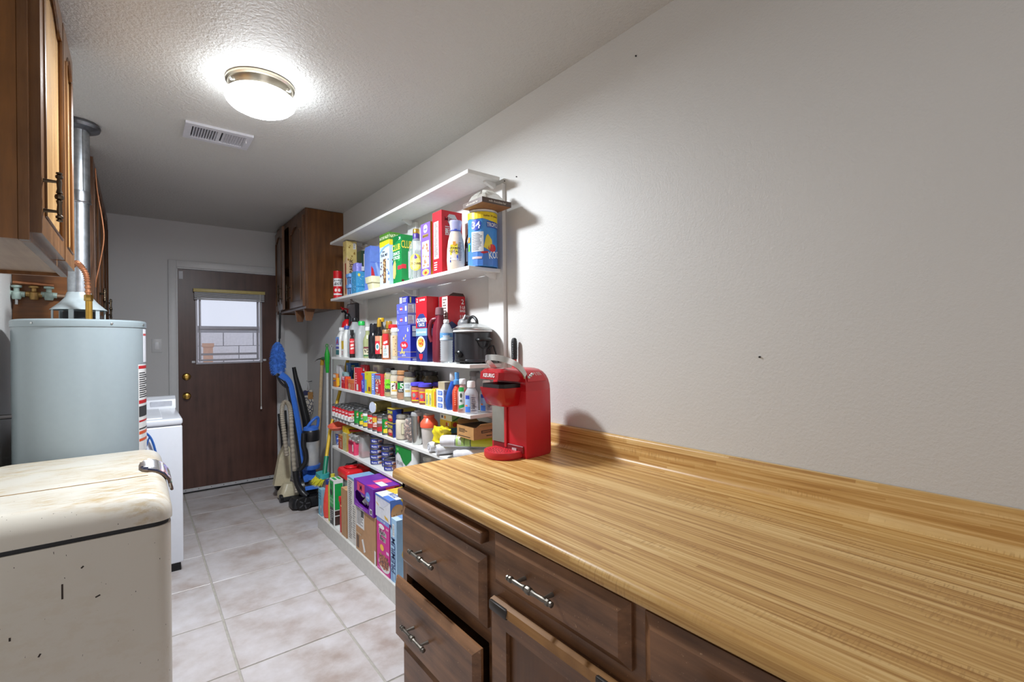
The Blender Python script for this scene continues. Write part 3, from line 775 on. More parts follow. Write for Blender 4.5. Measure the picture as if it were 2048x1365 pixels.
MB().lathe([(.025, 0), (.022, .018), (.012, .02)], 18, 0, T(-.02, .25, .94) @ Rx(PI/2)).build('dial', K((190, 192, 198), .3), co_)
bg_ = thing('mesh_bag', 'blue mesh bag strap hanging at the front of the washing machine', 'bag', (.028, 3.395, .655))
MB().tube(smooth_path([(-.07, 0, .18), (-.02, -.006, .20), (.022, -.008, .165), (.045, -.008, .09), (.055, -.008, 0), (.03, -.006, -.03), (-.03, -.004, -.04)], 6), .006, 6).tube([(.02, -.008, .16), (-.02, -.006, .02)], .004, 5).tube([(.05, -.008, .08), (-.03, -.006, -.02)], .003, 5).build('strap', K((40, 92, 170), .6), bg_)

# ================================================================== CORNER: CLEANING TOOLS
VB = K((58, 112, 206), .3); VK = K((30, 30, 33), .35); VG = K((74, 78, 84), .3)
v = thing('upright_vacuum', 'blue and black bagless upright vacuum cleaner leaning in the corner', 'vacuum cleaner', (1.085, 4.20, 0))
# foot
ft = MB(); loft(ft, [[(*p, z) for p in rrect(-.125+i, .115-i, -.145+i, .02-i, .035)] for i, z in ((.0, .012), (0, .05), (.02, .085))]); ft.build('floor_head', VK, v, smooth=50)
MB().lathe([(.075, -.075), (.085, -.06), (.085, .06), (.075, .075)], 24, 0, T(.02, .02, .13) @ Ry(PI/2)).build('motor_housing', VK, v)
MB().prism([(.0, .10), (.05, .17), (.12, .27), (.10, .30), (.02, .24), (-.06, .13)], -.055, .055, 0, T(.045, -.02, 0) @ Matrix(((0, 0, 1, 0), (1, 0, 0, 0), (0, 1, 0, 0), (0, 0, 0, 1)))).build('blue_cover', VB, v, smooth=20)
for x, y in ((-.045, -.155), (.105, -.12)):
    whl = MB().lathe([(.012, -.018), (.050, -.018), (.055, -.012), (.055, .012), (.050, .018), (.012, .018)], 24, 0, T(x, y, .055) @ Rx(PI/2)).build('wheel', BLACK, v)
    for k in range(5):
        a = 2*PI*k/5; MB().box(.012, .044, -.022, -.018, -.005, .005, 0, 0, 1, T(x, y, .055) @ Matrix.Rotation(a, 4, 'Y')).build('spoke', K((70, 70, 74), .4), whl)
# dust cup
CUPX, CUPY = .058, 0
MB().lathe([(.064, .285), (.070, .295), (.072, .32)], 28, 0, T(CUPX, CUPY, 0)).build('cup_base', VB, v)
MB().lathe([(.060, .315), (.062, .32), (.064, .52)], 28, 0, T(CUPX, CUPY, 0), cap=False).build('dust_cup', CLEAR((222, 224, 226), .45, .1), v)
dl = MB().lathe([(.052, .318), (.055, .335), (.050, .39), (.038, .43), (.0, .44)], 18, 0, T(CUPX, CUPY, 0), cap=False)
rr = random.Random(3); dl.v = [(x+rr.uniform(-.006, .006), y+rr.uniform(-.006, .006), z+rr.uniform(-.008, .008)) for x, y, z in dl.v]
dl.build('dust', K((196, 190, 184), .95, 0, .25), v)
MB().lathe([(.024, .33), (.024, .52)], 16, 0, T(CUPX, CUPY, 0)).build('cyclone_core', K((176, 178, 184), .4), v)
MB().lathe([(.066, .52), (.069, .53), (.069, .60), (.062, .612)], 28, 0, T(CUPX, CUPY, 0)).build('cup_lid', VK, v)
hd = MB().lathe([(.062, .610), (.058, .635), (.030, .648)], 24, 0, T(CUPX, CUPY, 0))
hd.tube(smooth_path([(CUPX-.045, -.02, .625), (CUPX-.005, -.035, .685), (CUPX+.04, -.03, .715), (CUPX+.055, -.02, .69), (CUPX+.05, -.01, .63)], 5), .012, 8)
hd.build('cup_handle', VB, v)
# spine and loop handle
sp_ = [(.02, .03, .14), (-.005, .045, .40), (-.035, .05, .64), (-.075, .055, .90), (-.095, .055, 1.0), (-.125, .05, 1.05), (-.175, .04, 1.09)]
MB().tube(smooth_path(sp_, 5), .031, 10).build('spine', VB, v)
MB().tube(smooth_path([(p[0]-.022, p[1]-.012, p[2]) for p in sp_], 5), .014, 8).build('spine_trim', VK, v)
MB().tube(smooth_path([(-.19, .035, 1.085), (-.17, .035, 1.03), (-.13, .035, .985), (-.095, .04, .975)], 5), .009, 8).build('grip_loop', VK, v)
# hose looping up and over
hp = smooth_path([(-.07, -.05, .12), (-.085, -.04, .30), (-.098, -.03, .55), (-.105, -.02, .76), (-.118, -.015, .84), (-.145, -.012, .865), (-.165, -.01, .83), (-.165, -.005, .74), (-.150, 0, .60), (-.13, .01, .42)], 14)
MB().tube(hp, [.019 if i % 2 else .0155 for i in range(len(hp))], 10).build('hose', K((168, 158, 142), .4, .2), v, smooth=15)
MB().tube(smooth_path([(-.08, -.05, .30), (-.068, -.055, .20), (-.04, -.08, .13), (-.01, -.12, .09)], 6), .025, 12).build('hose_cuff', VK, v)
MB().tube(smooth_path([(-.015, -.06, .60), (-.02, -.07, .50), (-.005, -.075, .44), (-.01, -.075, .36), (-.055, -.06, .30)], 6), [.02]*25, 12).build('suction_duct', VK, v)
MB().box(-.02, .012, -.085, -.078, .20, .235, 0, .004).build('pedal_badge', VB, v)
# second black wand
tag(MB().tube([(1.085, 4.50, 1.13), (1.10, 4.50, 1.04), (1.135, 4.47, .86), (1.17, 4.44, .66), (1.185, 4.42, .40), (1.19, 4.40, .02)], [.016, .019, .030, .034, .03, .026], 12).build('extension_wand', BLACK),
    'glossy black wand standing upright behind the blue vacuum', 'wand')
# tan older vacuum
tv = thing('tan_vacuum', 'older beige and black upright vacuum cleaner beside the door', 'vacuum cleaner', (.985, 4.50, 0))
TAN = K((206, 194, 164), .4)
MB().prism([(-.075, .12), (-.06, .20), (-.03, .36), (.02, .47), (.055, .43), (.06, .20), (.045, .10)], -.035, .035, 0, MY).build('bag_housing', TAN, tv, smooth=30)
ft = MB(); loft(ft, [[(*p, z) for p in rrect(-.05+i, .10-i, -.16+i, .0-i, .03)] for i, z in ((.0, .02), (0, .06), (.02, .10), (.04, .14))]); ft.build('floor_head', TAN, tv, smooth=50)
MB().box(-.055, .105, -.168, -.12, .010, .045, 0, .006).build('bumper', BLACKM, tv)
for x in (-.045, .08): MB().lathe([(.03, -.012), (.034, -.008), (.034, .008), (.03, .012)], 18, 0, T(x, -.145, .034) @ Ry(PI/2)).build('wheel', BLACK, tv)
MB().tube([(.03, .01, .40), (.035, .03, .60), (.03, .04, .75)], .016, 10).build('handle_tube', BLACKM, tv)
# black stick mop by the door
bk = thing('stick_sweeper', 'narrow black stick sweeper leaning beside the brown door', 'sweeper', (1.02, 4.80, 0))
MB().tube(smooth_path([(.005, 0, .03), (.0, 0, .20), (.035, 0, .36), (.03, 0, .50), (.012, 0, .60)], 6), [.03]*6+[.024]*6+[.017]*13, 10).tube([(.012, 0, .58), (.006, 0, .69)], .013, 8).build('shaft', BLACKM, bk)
MB().tube(smooth_path([(.035, 0, .36), (.06, 0, .48), (.055, 0, .60), (.03, 0, .66)], 5), .009, 8).build('handle_loop', BLACK, bk)
MB().box(-.035, .03, -.06, .04, .0, .06, 0, .012).build('foot', BLACK, bk)
# blue duster hanging under the far cabinet
du = thing('duster', 'blue fluffy duster hanging head down from the ajar cabinet door handle', 'duster', (.983, 4.59, 1.055))
MB().tube([(.008, 0, .33), (.014, 0, .56)], .010, 10).tube([(.003, 0, .28), (.008, 0, .34)], .0065, 8).build('duster_handle', BLACKM, du)
MB().tube(smooth_path([(.014, 0, .555), (.020, .004, .60), (.022, .010, .66), (.012, .012, .685), (.0, .010, .66), (.006, .004, .60), (.0125, 0, .56)], 4), .0025, 6).build('hanging_loop', BLACK, du)
hb = MB().lathe([(.012, .0), (.045, .02), (.058, .08), (.055, .16), (.040, .24), (.016, .30)], 20, 0, T(-.008, 0, 0)); rr = random.Random(5)
for k in range(900):
    a = rr.uniform(0, 2*PI); t = rr.uniform(0, 1); z = .015+.275*t
    r = .052*math.sin(PI*min(1, max(.12, t*.80+.16)))**.6
    d = Vector((math.cos(a), math.sin(a), -.5)); p = Vector((-.008+r*math.cos(a), r*math.sin(a), z)); q = p+d*rr.uniform(.012, .024)+Vector((0, 0, rr.uniform(-.012, .004)))
    sd = Vector((-math.sin(a), math.cos(a), 0))*.006
    hb.add([p-sd, p+sd, q, p+Vector((0, 0, .008))], [(0, 1, 2), (1, 3, 2), (3, 0, 2)])
tag(hb.build('duster_head', K((70, 122, 210), .9, 0, .25), du, smooth=0), kind='stuff')
# wooden handled hoe and green tipped pole against the right wall
ho = thing('garden_hoe', 'wooden handled hoe with green collar leaning against right wall', 'hoe', (1.335, 4.60, 0))
MB().tube([(-.03, .08, .0), (-.01, -.02, .70), (.0, -.07, 1.16)], .014, 10).build('shaft', K((204, 176, 136), .5, 0, .1), ho)
MB().tube([(.0, -.07, 1.14), (.004, -.075, 1.19), (-.01, -.08, 1.205)], [.018, .017, .010], 10).build('collar', K((196, 150, 40), .4), ho)
MB().tube([(.0, -.09, 1.20), (.0, -.20, 1.205)], .015, 8).build('green_socket', K((30, 110, 66), .4), ho)
MB().tube(smooth_path([(-.005, -.08, 1.198), (-.030, -.085, 1.196), (-.055, -.09, 1.186), (-.070, -.09, 1.172)], 4), [.006]*4+[.005]*4+[.004]*5, 8).build('blade', K((90, 88, 84), .4, .8), ho)
po = thing('green_tipped_pole', 'white pole with bright green grip standing left of the shelves', 'pole', (1.33, 4.29, 0))
MB().tube([(-.03, .0, .0), (-.02, .0, 1.10)], .010, 10).build('pole', K((214, 216, 216), .35, .2), po)
MB().tube([(-.02, 0, 1.08), (-.02, 0, 1.17), (-.02, 0, 1.24), (-.021, 0, 1.29), (-.021, 0, 1.305)], [.013, .019, .023, .010, .008], 12).build('grip', K((34, 172, 52), .4), po)
MB().tube([(-.021+.010*math.cos(2*PI*k/12), 0, 1.318+.013*math.sin(2*PI*k/12)) for k in range(12)], .004, 6, closed=True).build('hanging_ring', K((60, 150, 62), .4), po)
p2 = thing('thin_white_rod', 'thin white rod with eyelet beside the green tipped pole', 'rod', (1.362, 4.33, 0))
MB().tube([(-.01, .0, 0), (0, .0, 1.30)], .005, 8).tube([(.010*math.cos(2*PI*k/12), 0, 1.312+.012*math.sin(2*PI*k/12)) for k in range(12)], .003, 6, closed=True).build('rod', K((206, 208, 208), .35), p2)
# patterned bag hanging in the corner
hb = thing('hanging_bag', 'small patterned cloth bag hanging from a hook in the corner', 'bag', (1.328, 4.985, .625))
b = MB(); loft(b, [[(*p, z) for p in rrect(-w_, w_, -.012-t, .012+t, .01, 3)] for z, w_, t in ((0, .03, .0), (.04, .046, .012), (.12, .052, .016), (.2, .05, .012), (.25, .044, .0))])
t_ = NT('printed_cloth'); vo = t_.n('ShaderNodeTexVoronoi', feature='DISTANCE_TO_EDGE'); vo.inputs['Scale'].default_value = 28; t_.l(t_.coords(), vo.inputs['Vector'])
t_.l(t_.ramp(vo.outputs['Distance'], [(.06, lin((50, 52, 80))), (.10, lin((196, 188, 176)))]), t_.b.inputs['Base Color']); t_.b.inputs['Roughness'].default_value = .9
b.build('cloth', t_.m, hb, smooth=60)
MB().box(-.005, .045, -.026, -.016, .13, .23, 0, .003).build('tan_pocket', K((166, 120, 66), .8, 0, .15), hb)
MB().box(-.045, .0, -.024, -.014, .12, .245, 0, .003).build('navy_flap', K((52, 54, 88), .8, 0, .15), hb)
MB().tube(smooth_path([(-.012, 0, .245), (-.014, 0, .29), (0, .02, .335), (.012, 0, .29), (.01, 0, .245)], 4), .004, 6).build('loop', K((206, 204, 204), .6), hb)
tag(MB().tube([(XW, 5.005, .960), (1.335, 5.005, .955), (1.326, 5.005, .966)], .003, 6).build('wall_hook', BLACK), 'small dark hook in the corner wall above the patterned bag', 'hook')

# ================================================================== COFFEE MAKER AND TOOL ON THE WORKTOP
RED = K((186, 26, 36), .24, 0, .02); REDM = K((196, 34, 46), .42, 0, .02); REDT = K((170, 20, 30), .18, 0, .02)
kz = .9045
cm_ = thing('coffee_maker', 'glossy red single-cup coffee maker with raised lid handle on the worktop', 'coffee maker', (1.160, 1.432, kz), .06)
# local: front is -X, side towards the camera is -Y
def rp(poly): return poly
b = MB()
body = [(-.055, -.098), (.02, -.099), (.080, -.092), (.112, -.060), (.122, 0), (.112, .060), (.080, .092), (.02, .099), (-.055, .098)]
def scal(f, dx=0): return [((x-.03)*f+.03+dx, y*f) for x, y in body]
loft(b, [[(*p, z) for p in scal(f, dx)] for z, f, dx in ((.0, .95, 0), (.012, 1.0, 0), (.16, 1.0, 0), (.248, .985, .0))])
cb_ = b.build('housing', REDM, cm_, smooth=40)
# sloping top of the housing rising to the back hump
t_ = MB()
def topring(k):
    out = []
    for x, y in scal(.985):
        q = abs(y)/.098; zz = .248+k*(.062*(1-q**2.2)+.030*max(0, min(1, (x+.055)/.09)))
        out.append((x*(1-.10*k)+.0, y*(1-.16*k), zz))
    return out
loft(t_, [[(x*f_+.012*(1-f_), y*f_, .248+.083*h_-.020*(1-f_)*0) for x, y in scal(.985)] for f_, h_ in [(math.cos(math.radians(a))**.55 if a < 90 else .0, math.sin(math.radians(a))) for a in (0, 12, 26, 40, 54, 66, 76, 84, 88.5)]])
t_.build('top_cover', RED, cm_, smooth=50)
# brew head with open jaw
b = MB(); hpl = [(-.150, -.052), (-.135, -.068), (-.05, -.072), (-.02, -.072), (-.02, .072), (-.05, .072), (-.135, .068), (-.150, .052)]
loft(b, [[((x+.02)*f-.02, y*f, z) for x, y in hpl] for z, f in ((.192, .72), (.199, .82), (.232, .93), (.262, 1.0))])
b.build('brew_head', REDT, cm_, smooth=40)
b = MB(); loft(b, [[((x+.02)*.93-.02, y*.9, z) for x, y in hpl] for z in (.262, .276)]); b.build('pod_chamber', BLACK, cm_)
b = MB(); Mj = T(-.03, 0, .279) @ Ry(math.radians(7)) @ T(.03, 0, 0)
loft(b, [[((x+.02)*f-.02, y*f, z) for x, y in hpl] for z, f in ((.0, 1.0), (.026, 1.0), (.038, .90), (.046, .70))]); b.v = [tuple(Mj @ Vector(p)) for p in b.v]
lidj = b.build('brew_lid', REDT, cm_, smooth=40)
tb = MB(); tb.text(lambda u, v, off: tuple(Mj @ Vector((-.1505-off, (.5-u)*.10, v*.03))), 'KEURIG', .5, .5, .014, .10, .03, 0, .9, su=1.0)
tb.build('lettering', K((240, 240, 240), .4), lidj)
# silver lid handle arching over the front
arc = smooth_path([(-.030, -.080, .283), (-.050, -.080, .318), (-.080, -.076, .346), (-.112, -.060, .364), (-.130, -.032, .372), (-.136, 0, .374), (-.130, .032, .372), (-.112, .060, .364), (-.080, .076, .346), (-.050, .080, .318), (-.030, .080, .283)], 6)
hb = MB(); V = []; k = len(arc)
for i, p in enumerate(arc):
    t0 = (arc[min(i+1, k-1)]-arc[max(i-1, 0)]).normalized(); side = Vector((0, 0, 1)).cross(t0); 
    out = Vector((p.x+.07, p.y*1.0, 0)); out = out-t0*out.dot(t0); out.normalize()
    wv = t0.cross(out).normalized()*.0085*(1.6 if i in (0, k-1) else 1.25); tv_ = out*.0028
    V += [p+wv+tv_, p-wv+tv_, p-wv-tv_, p+wv-tv_]
hb.add(V, [(4*i+j, 4*i+(j+1) % 4, 4*i+4+(j+1) % 4, 4*i+4+j) for i in range(k-1) for j in range(4)]+[(3, 2, 1, 0), tuple(4*(k-1)+j for j in range(4))])
ho_ = hb.build('lid_handle', K((206, 204, 200), .28, .85, .02), cm_, smooth=50)
for s_ in (-1, 1): MB().lathe([(.014, 0), (.014, .004), (.008, .005)], 18, 0, T(-.031, s_*.0835, .281) @ Rx(s_*-PI/2)).build('hinge_cap', K((214, 212, 208), .25, .8), ho_)
# column, silver back plate, drip tray
MB().box(-.062, -.055, .018, .090, .045, .196, 0, .001, 1).build('silver_plate', K((188, 186, 178), .3, .9, .03), cm_)
MB().box(-.0635, -.056, .004, .0175, .030, .200, 0, .002, 1).build('column_edge', REDM, cm_)
MB().box(-.060, -.050, -.085, .085, .018, .045, 0, .002, 1).build('tray_slot', K((120, 14, 22), .4), cm_)
MB().box(-.0625, -.060, -.05, -.026, .026, .034).build('maker_plate', K((210, 210, 210), .3, .5), cm_)
b = MB(); tp = [(-.055, -.075)]+[(-.085-.068*math.cos(math.radians(a)), .075*math.sin(math.radians(a))) for a in range(-80, 81, 16)]+[(-.055, .075)]
loft(b, [[((x+.09)*f-.09, y*f, z) for x, y in tp] for z, f in ((.0, .94), (.006, 1), (.022, 1.0), (.026, .985))])
dt = b.build('drip_tray', REDM, cm_, smooth=35)
gr = MB()
for k in range(70):
    r = .052*math.sqrt((k+.5)/70); a = k*2.4
    gr.lathe([(.0022, .0262), (.0022, .0266)], 6, 0, T(-.095+r*math.cos(a)*.9, r*math.sin(a), 0))
tag(gr.build('drain_holes', K((90, 12, 20), .5), dt), kind='stuff')
# control buttons on the shoulder
def dome(t, a, off=0.0):
    """point on the right shoulder of the dome: t runs from front to back, a is the elevation in degrees"""
    L_ = [(-.054, -.0980), (.02, -.0990), (.078, -.0925)]
    k = t*2; i = min(1, int(k)); q = k-i
    x = (L_[i][0]+(L_[i+1][0]-L_[i][0])*q-.03)*.985+.03; y = (L_[i][1]+(L_[i+1][1]-L_[i][1])*q)*.985
    r = math.radians(a); f_ = math.cos(r)**.55
    n_ = Vector((0, -math.cos(r), math.sin(r)))
    return Vector((x*f_+.012*(1-f_), y*f_, .248+.083*math.sin(r)))+n_*off
pn = MB(); gv = [[dome(.06+.80*i/10, 24+(58-24)*j/6, .0022) for i in range(11)] for j in range(7)]
for j in range(6):
    for i in range(10): pn.add([gv[j][i], gv[j][i+1], gv[j+1][i+1], gv[j+1][i]], [(0, 1, 2, 3)])
cpn = pn.build('control_panel', K((206, 52, 60), .4, 0, .02), cm_, smooth=60)
for k in range(3):
    p_ = dome(.12+.09*k, 36+5*k, .0022); q_ = dome(.12+.09*k, 36+5*k, .0044)
    MB().tube([p_, q_], [.0062, .0052], 14).build('button', K((206, 202, 200), .3, .6), cpn)
for k in range(4):
    MB().tube([dome(.44+.09*k, 40, .0028), dome(.40+.09*k, 52, .0028)], .0012, 5).build('cup_mark', K((232, 206, 206), .4), cpn)
# red pole with black grip standing behind the counter end
tl = thing('grip_handle', 'black ribbed grip on a red pole behind the coffee maker', 'tool handle', (1.352, 1.700, .0))
MB().tube([(0, 0, 0), (0, 0, 1.265)], .0105, 12).build('red_pole', K((206, 44, 46), .35), tl)
gp = MB().tube([(0, 0, 1.255), (0, 0, 1.30), (0, 0, 1.335), (0, 0, 1.348), (0, 0, 1.353)], [.0125, .0135, .0135, .011, .006], 14)
gpo = gp.build('grip', BLACKM, tl)
for k in range(9): MB().tube([(.0138*math.cos(2*PI*j/14), .0138*math.sin(2*PI*j/14), 1.262+.008*k) for j in range(14)], .0012, 5, closed=True).build('grip_ring', BLACK, gpo)
# ================================================================== THE WALL SHELVES
SX0, SX1, SY0, SY1 = 1.177, 1.357, 1.803, 3.757
Z1, Z2, Z3, Z4, Z5, Z6, Z7 = 2.119, 1.682, 1.234, 1.005, .770, .547, .097
sh = thing('shelf_unit', 'white painted wall shelf unit filled with groceries along the right wall', 'shelves', (1.267, 2.78, 0))
ox, oy = 1.267, 2.78
for z in (Z1, Z2, Z3, Z4, Z5, Z6):
    MB().box(SX0-ox, SX1-ox, SY0-oy, SY1-oy, z-.018, z, bev=.0015, seg=1).build('shelf_board', SHELF, sh)
for y0, y1 in ((1.785, 1.905), (2.675, 2.785), (3.50, 3.64)):
    MB().box(SX1-ox, XW-ox, y0-oy, y1-oy, 0, 2.085, bev=.0015, seg=1).build('upright', SHELF, sh)
    for z in (Z1, Z2, Z3, Z4, Z5, Z6):
        yc = (y0+y1)/2-oy
        MB().prism([(0, 0), (-.060, 0), (-.060, -.008), (-.012, -.028), (0, -.028)], -.009, .009, 0, T(SX1-ox, yc, z-.018) @ MYX).build('shelf_bracket', SHELF, sh)
MB().box(1.020-ox, 1.036-ox, 1.56-oy, 3.60-oy, 0, Z7, bev=.0015, seg=1).build('kick_board', K((206, 204, 198), .45), sh)
MB().box(1.036-ox, XW-ox, 1.56-oy, 3.60-oy, Z7-.018, Z7-.0005).build('base_shelf', SHELF, sh)
for k, (y0, y1, z) in enumerate(((2.55, 2.62, Z3), (2.42, 2.50, Z3), (2.12, 2.17, Z2))):
    MB().box(SX0-.0012-ox, SX0-ox, y0-oy, y1-oy, z-.017, z-.001).build('masking_tape', K((208, 202, 190), .6), sh)

# ================================================================== GROCERY BUILDERS
def face_fns(dx, dy, dz):
    return {'f': (lambda u, v, o: (-dx/2-o, dy/2-u*dy, v*dz), dy, dz),
            's': (lambda u, v, o: (-dx/2+u*dx, -dy/2-o, v*dz), dx, dz),
            't': (lambda u, v, o: (-dx/2+v*dx, dy/2-u*dy, dz+o), dy, dx)}
def ell(cu, cv, ru, rv, n=18, a0=0, a1=360):
    return [(cu+ru*math.cos(math.radians(a0+(a1-a0)*i/n)), cv+rv*math.sin(math.radians(a0+(a1-a0)*i/n))) for i in range(n)]
def curved_shape(mb, fn, pts, mi, off, n):
    """a printed shape cut into strips so that it follows a curved face"""
    if n <= 1: return mb.shape(fn, pts, mi, off)
    b = bmesh.new(); b.faces.new([b.verts.new((p[0], p[1], 0)) for p in pts])
    u0, u1 = min(p[0] for p in pts), max(p[0] for p in pts)
    k = max(2, int(n*1.6*(u1-u0))+1)
    for i in range(1, k):
        bmesh.ops.bisect_plane(b, geom=b.verts[:]+b.edges[:]+b.faces[:], plane_co=(u0+(u1-u0)*i/k, 0, 0), plane_no=(1, 0, 0))
    b.verts.index_update()
    mb.add([fn(v.co.x, v.co.y, off) for v in b.verts], [[v.index for v in f.verts] for f in b.faces], mi); b.free()
def prints_on(root, fns, prints, texts, curved=1):
    if prints:
        cols = []; mb = MB()
        for lv, p in enumerate(prints):
            fc, kind, c = p[0], p[1], p[2]
            if c not in cols: cols.append(c)
            mi = cols.index(c); fn = fns[fc][0]; off = .0005+.00009*lv
            if kind == 'r': mb.patch(fn, *p[3], mi, curved, 1, off)
            elif kind == 'e': curved_shape(mb, fn, ell(*p[3]), mi, off, curved)
            elif kind == 'p': curved_shape(mb, fn, p[3], mi, off, curved)
            elif kind == 'dots':
                rr = random.Random(int(1000*sum(p[3])))
                u0, v0, u1, v1, n, ru = p[3]; W, Hh = fns[fc][1:]
                for q in range(int(n)):
                    cu, cv = rr.uniform(u0, u1), rr.uniform(v0, v1); k = rr.uniform(.6, 1.2)
                    mb.shape(fn, ell(cu, cv, ru*k, ru*k*W/Hh*rr.uniform(.6, 1.2), 8), mi, off+.00004*q/n)
            elif kind == 'lines':
                u0, v0, u1, v1, n = p[3]; rr = random.Random(int(1000*(u0+v0+n)))
                for q in range(int(n)):
                    v = v0+(v1-v0)*(q+.2)/n; mb.patch(fn, u0, v, u0+(u1-u0)*rr.uniform(.6, 1), v+(v1-v0)/n*.5, mi, curved, 1, off)
        mb.build('printed_label', [K(c, .4) for c in cols], root, smooth=0)
    if texts:
        cols = []; mb = MB()
        for t in texts:
            fc, body, c, cu, cv, h = t[:6]; kw = t[6] if len(t) > 6 else {}
            if c not in cols: cols.append(c)
            fn, W, Hh = fns[fc]
            mb.text(fn, body, cu, cv, h*Hh, W, Hh, cols.index(c), **kw)
        mb.build('lettering', [K(c, .45) for c in cols], root, smooth=0)
def carton(name, label, cat, g, cols, prints=(), texts=(), group=None, rz=0, bev=.0012, flap=False):
    X0, X1, Y0, Y1, z0, z1 = g
    dx, dy, dz = X1-X0, Y1-Y0, z1-z0
    root = thing(name, label, cat, ((X0+X1)/2, (Y0+Y1)/2, z0+.0003), rz, group)
    f, s, t = cols
    mb = MB().box(-dx/2, dx/2, -dy/2, dy/2, 0, dz, [0, 1, 1, 0, 1, 2])
    mb.build('carton', [K(f, .45), K(s, .45), K(t, .45)], root, smooth=0)
    if flap:
        MB().box(-dx/2+.001, dx/2-.001, -.0006, .0006, dz, dz+.0006).build('flap_seam', K(tuple(v*.7 for v in t), .6), root)
    prints_on(root, face_fns(dx, dy, dz), prints, texts)
    return root
PROF = {
 'bottle': [(.0, 0), (.88, 0), (1, .03), (1, .58), (.93, .66), (.55, .78), (.36, .84), (.34, .90)],
 'sauce':  [(.0, 0), (.9, 0), (1, .03), (1, .55), (.8, .66), (.48, .76), (.42, .90)],
 'jar':    [(.0, 0), (.9, 0), (1, .05), (1, .72), (.95, .78), (.82, .83), (.82, .86)],
 'jug':    [(.0, 0), (.92, 0), (1, .03), (1, .60), (.95, .68), (.70, .80), (.40, .88), (.36, .92)],
 'can':    [(.0, .012), (.93, .012), (1.0, .0), (1.01, .012), (.985, .03), (.985, .965), (1.01, .985), (1.0, 1), (.94, .985), (.0, .98)],
}
def vessel(name, label, cat, g, kind, mat, cap=None, prints=(), texts=(), group=None, fill=None, sx=1, sy=1, span=2.0, z=(0.0, .6), capr=.42, capz=.86, n=24, a=0, body='body', ridges=0):
    """g = (x, y, z, radius, height)"""
    x, y, z0, r, h = g
    root = thing(name, label, cat, (x, y, z0+.0003), 0, group)
    a0 = math.atan2(-y, -x)+a
    MB().lathe([(p*r, q*h) for p, q in PROF[kind]], n, 0, None, sx, sy).build(body, mat, root, smooth=40)
    if fill:
        fm, top = fill
        pr = [(p*r*.93, max(.006, q*h)) for p, q in PROF[kind] if q <= top]
        pr = pr[1:]+[(pr[-1][0], top*h)]
        MB().lathe(pr, n, 0, None, sx, sy).build('contents', fm, root, smooth=40)
    if cap:
        cm = cap
        pr = [(capr*r, capz*h), (capr*r*1.06, (capz+.01)*h), (capr*r*1.02, (capz+(1-capz)*.85)*h), (capr*r*.9, h)]
        q = MB().lathe(pr, 20, 0)
        if ridges:
            for i in range(ridges):
                aa = 2*PI*i/ridges; q.box(-.0008, .0008, -.0008, .0008, capz*h, (capz+(1-capz)*.8)*h, 0, 0, 1, Rz(aa) @ T(capr*r*1.05, 0, 0))
        q.build('cap', cm, root)
    # label faces wrap the belly and are aimed at the aisle
    zl0, zl1 = z
    fn = lambda u, v, off: ((r*sx+off)*math.cos(a0+(u-.5)*span), (r*sy+off)*math.sin(a0+(u-.5)*span), zl0*h+(zl1-zl0)*h*v)
    prints_on(root, {'l': (fn, r*span, (zl1-zl0)*h)}, prints, texts, 8)
    return root
def bag(name, label, cat, g, mat, prints=(), texts=(), seed=1, amp=.006, tuck=.55, alpha=None, group=None, rz=0, body='bag'):
    """soft pouch: a swollen box pinched towards its top seam"""
    X0, X1, Y0, Y1, z0, z1 = g
    dx, dy, dz = X1-X0, Y1-Y0, z1-z0
    root = thing(name, label, cat, ((X0+X1)/2, (Y0+Y1)/2, z0+.0004), rz, group)
    b = bmesh.new(); bmesh.ops.create_cube(b, size=1); bmesh.ops.subdivide_edges(b, edges=b.edges[:], cuts=6, use_grid_fill=True)
    for vtx in b.verts:
        x, y, z = vtx.co; t = z+.5
        k = math.sqrt(max(0, 1-(2*x)**2*.5*(1-abs(2*y)*.3)))
        bulge = 1-(.25*(2*y)**2)
        pinch = 1-(1-tuck)*max(0, (t-.35)/.65)**1.5
        if x < 0: pinch = bulge = 1.0
        nz = noise.noise_vector(Vector((x*3+seed, y*3, z*3)))*amp
        vtx.co = Vector((x*dx*bulge*pinch, y*dy*(1-.12*(2*x)**2), max(0, t)*dz))+Vector((nz.x, nz.y, nz.z if t > .1 else 0))
    mb = MB().bm(b, 0); mb.v = [(p[0], p[1], max(0.0, p[2])) for p in mb.v]
    mb.build(body, mat, root, smooth=70)
    fn = lambda u, v, o: (-dx/2-o-amp*.6, dy/2-(u*.86+.07)*dy, v*dz)
    fns = face_fns(dx, dy, dz); fns['f'] = (fn, dy, dz)
    prints_on(root, fns, prints, texts, 6)
    return root
def G5(y0, y1, x0, dx, z0, h): return (x0, x0+dx, y0, y1, z0, z0+h)

# ------------------------------------------------------------------ shelf 2 (second from top)
W_, Kk = (238, 238, 236), (28, 28, 30)
vessel('spray_can', 'red and white spray can at the far end of the upper shelf', 'spray can', (1.215, 3.70, Z2, .0335, .209), 'can', K((196, 26, 34), .3), None,
    [('l', 'r', (236, 236, 238), (0, .45, 1, .74)), ('l', 'r', (200, 202, 206), (.8, .45, 1, .74)), ('l', 'r', (206, 24, 34), (0, .0, 1, .45)), ('l', 'e', (240, 220, 216), (.3, .30, .12, .06)), ('l', 'e', (240, 220, 216), (.62, .30, .12, .06)), ('l', 'r', (230, 226, 226), (.05, .12, .95, .18)), ('l', 'lines', (60, 50, 52), (.1, .47, .9, .54, 3))],
    [('l', 'Scotch', Kk, .5, .675, .10), ('l', 'gard', Kk, .5, .575, .10)], z=(0, .98), span=2.4)
MB().lathe([(.030, .162), (.031, .165), (.031, .206), (.028, .2095)], 24).build('cap', K((220, 36, 40), .3), bpy.data.objects['spray_can'])
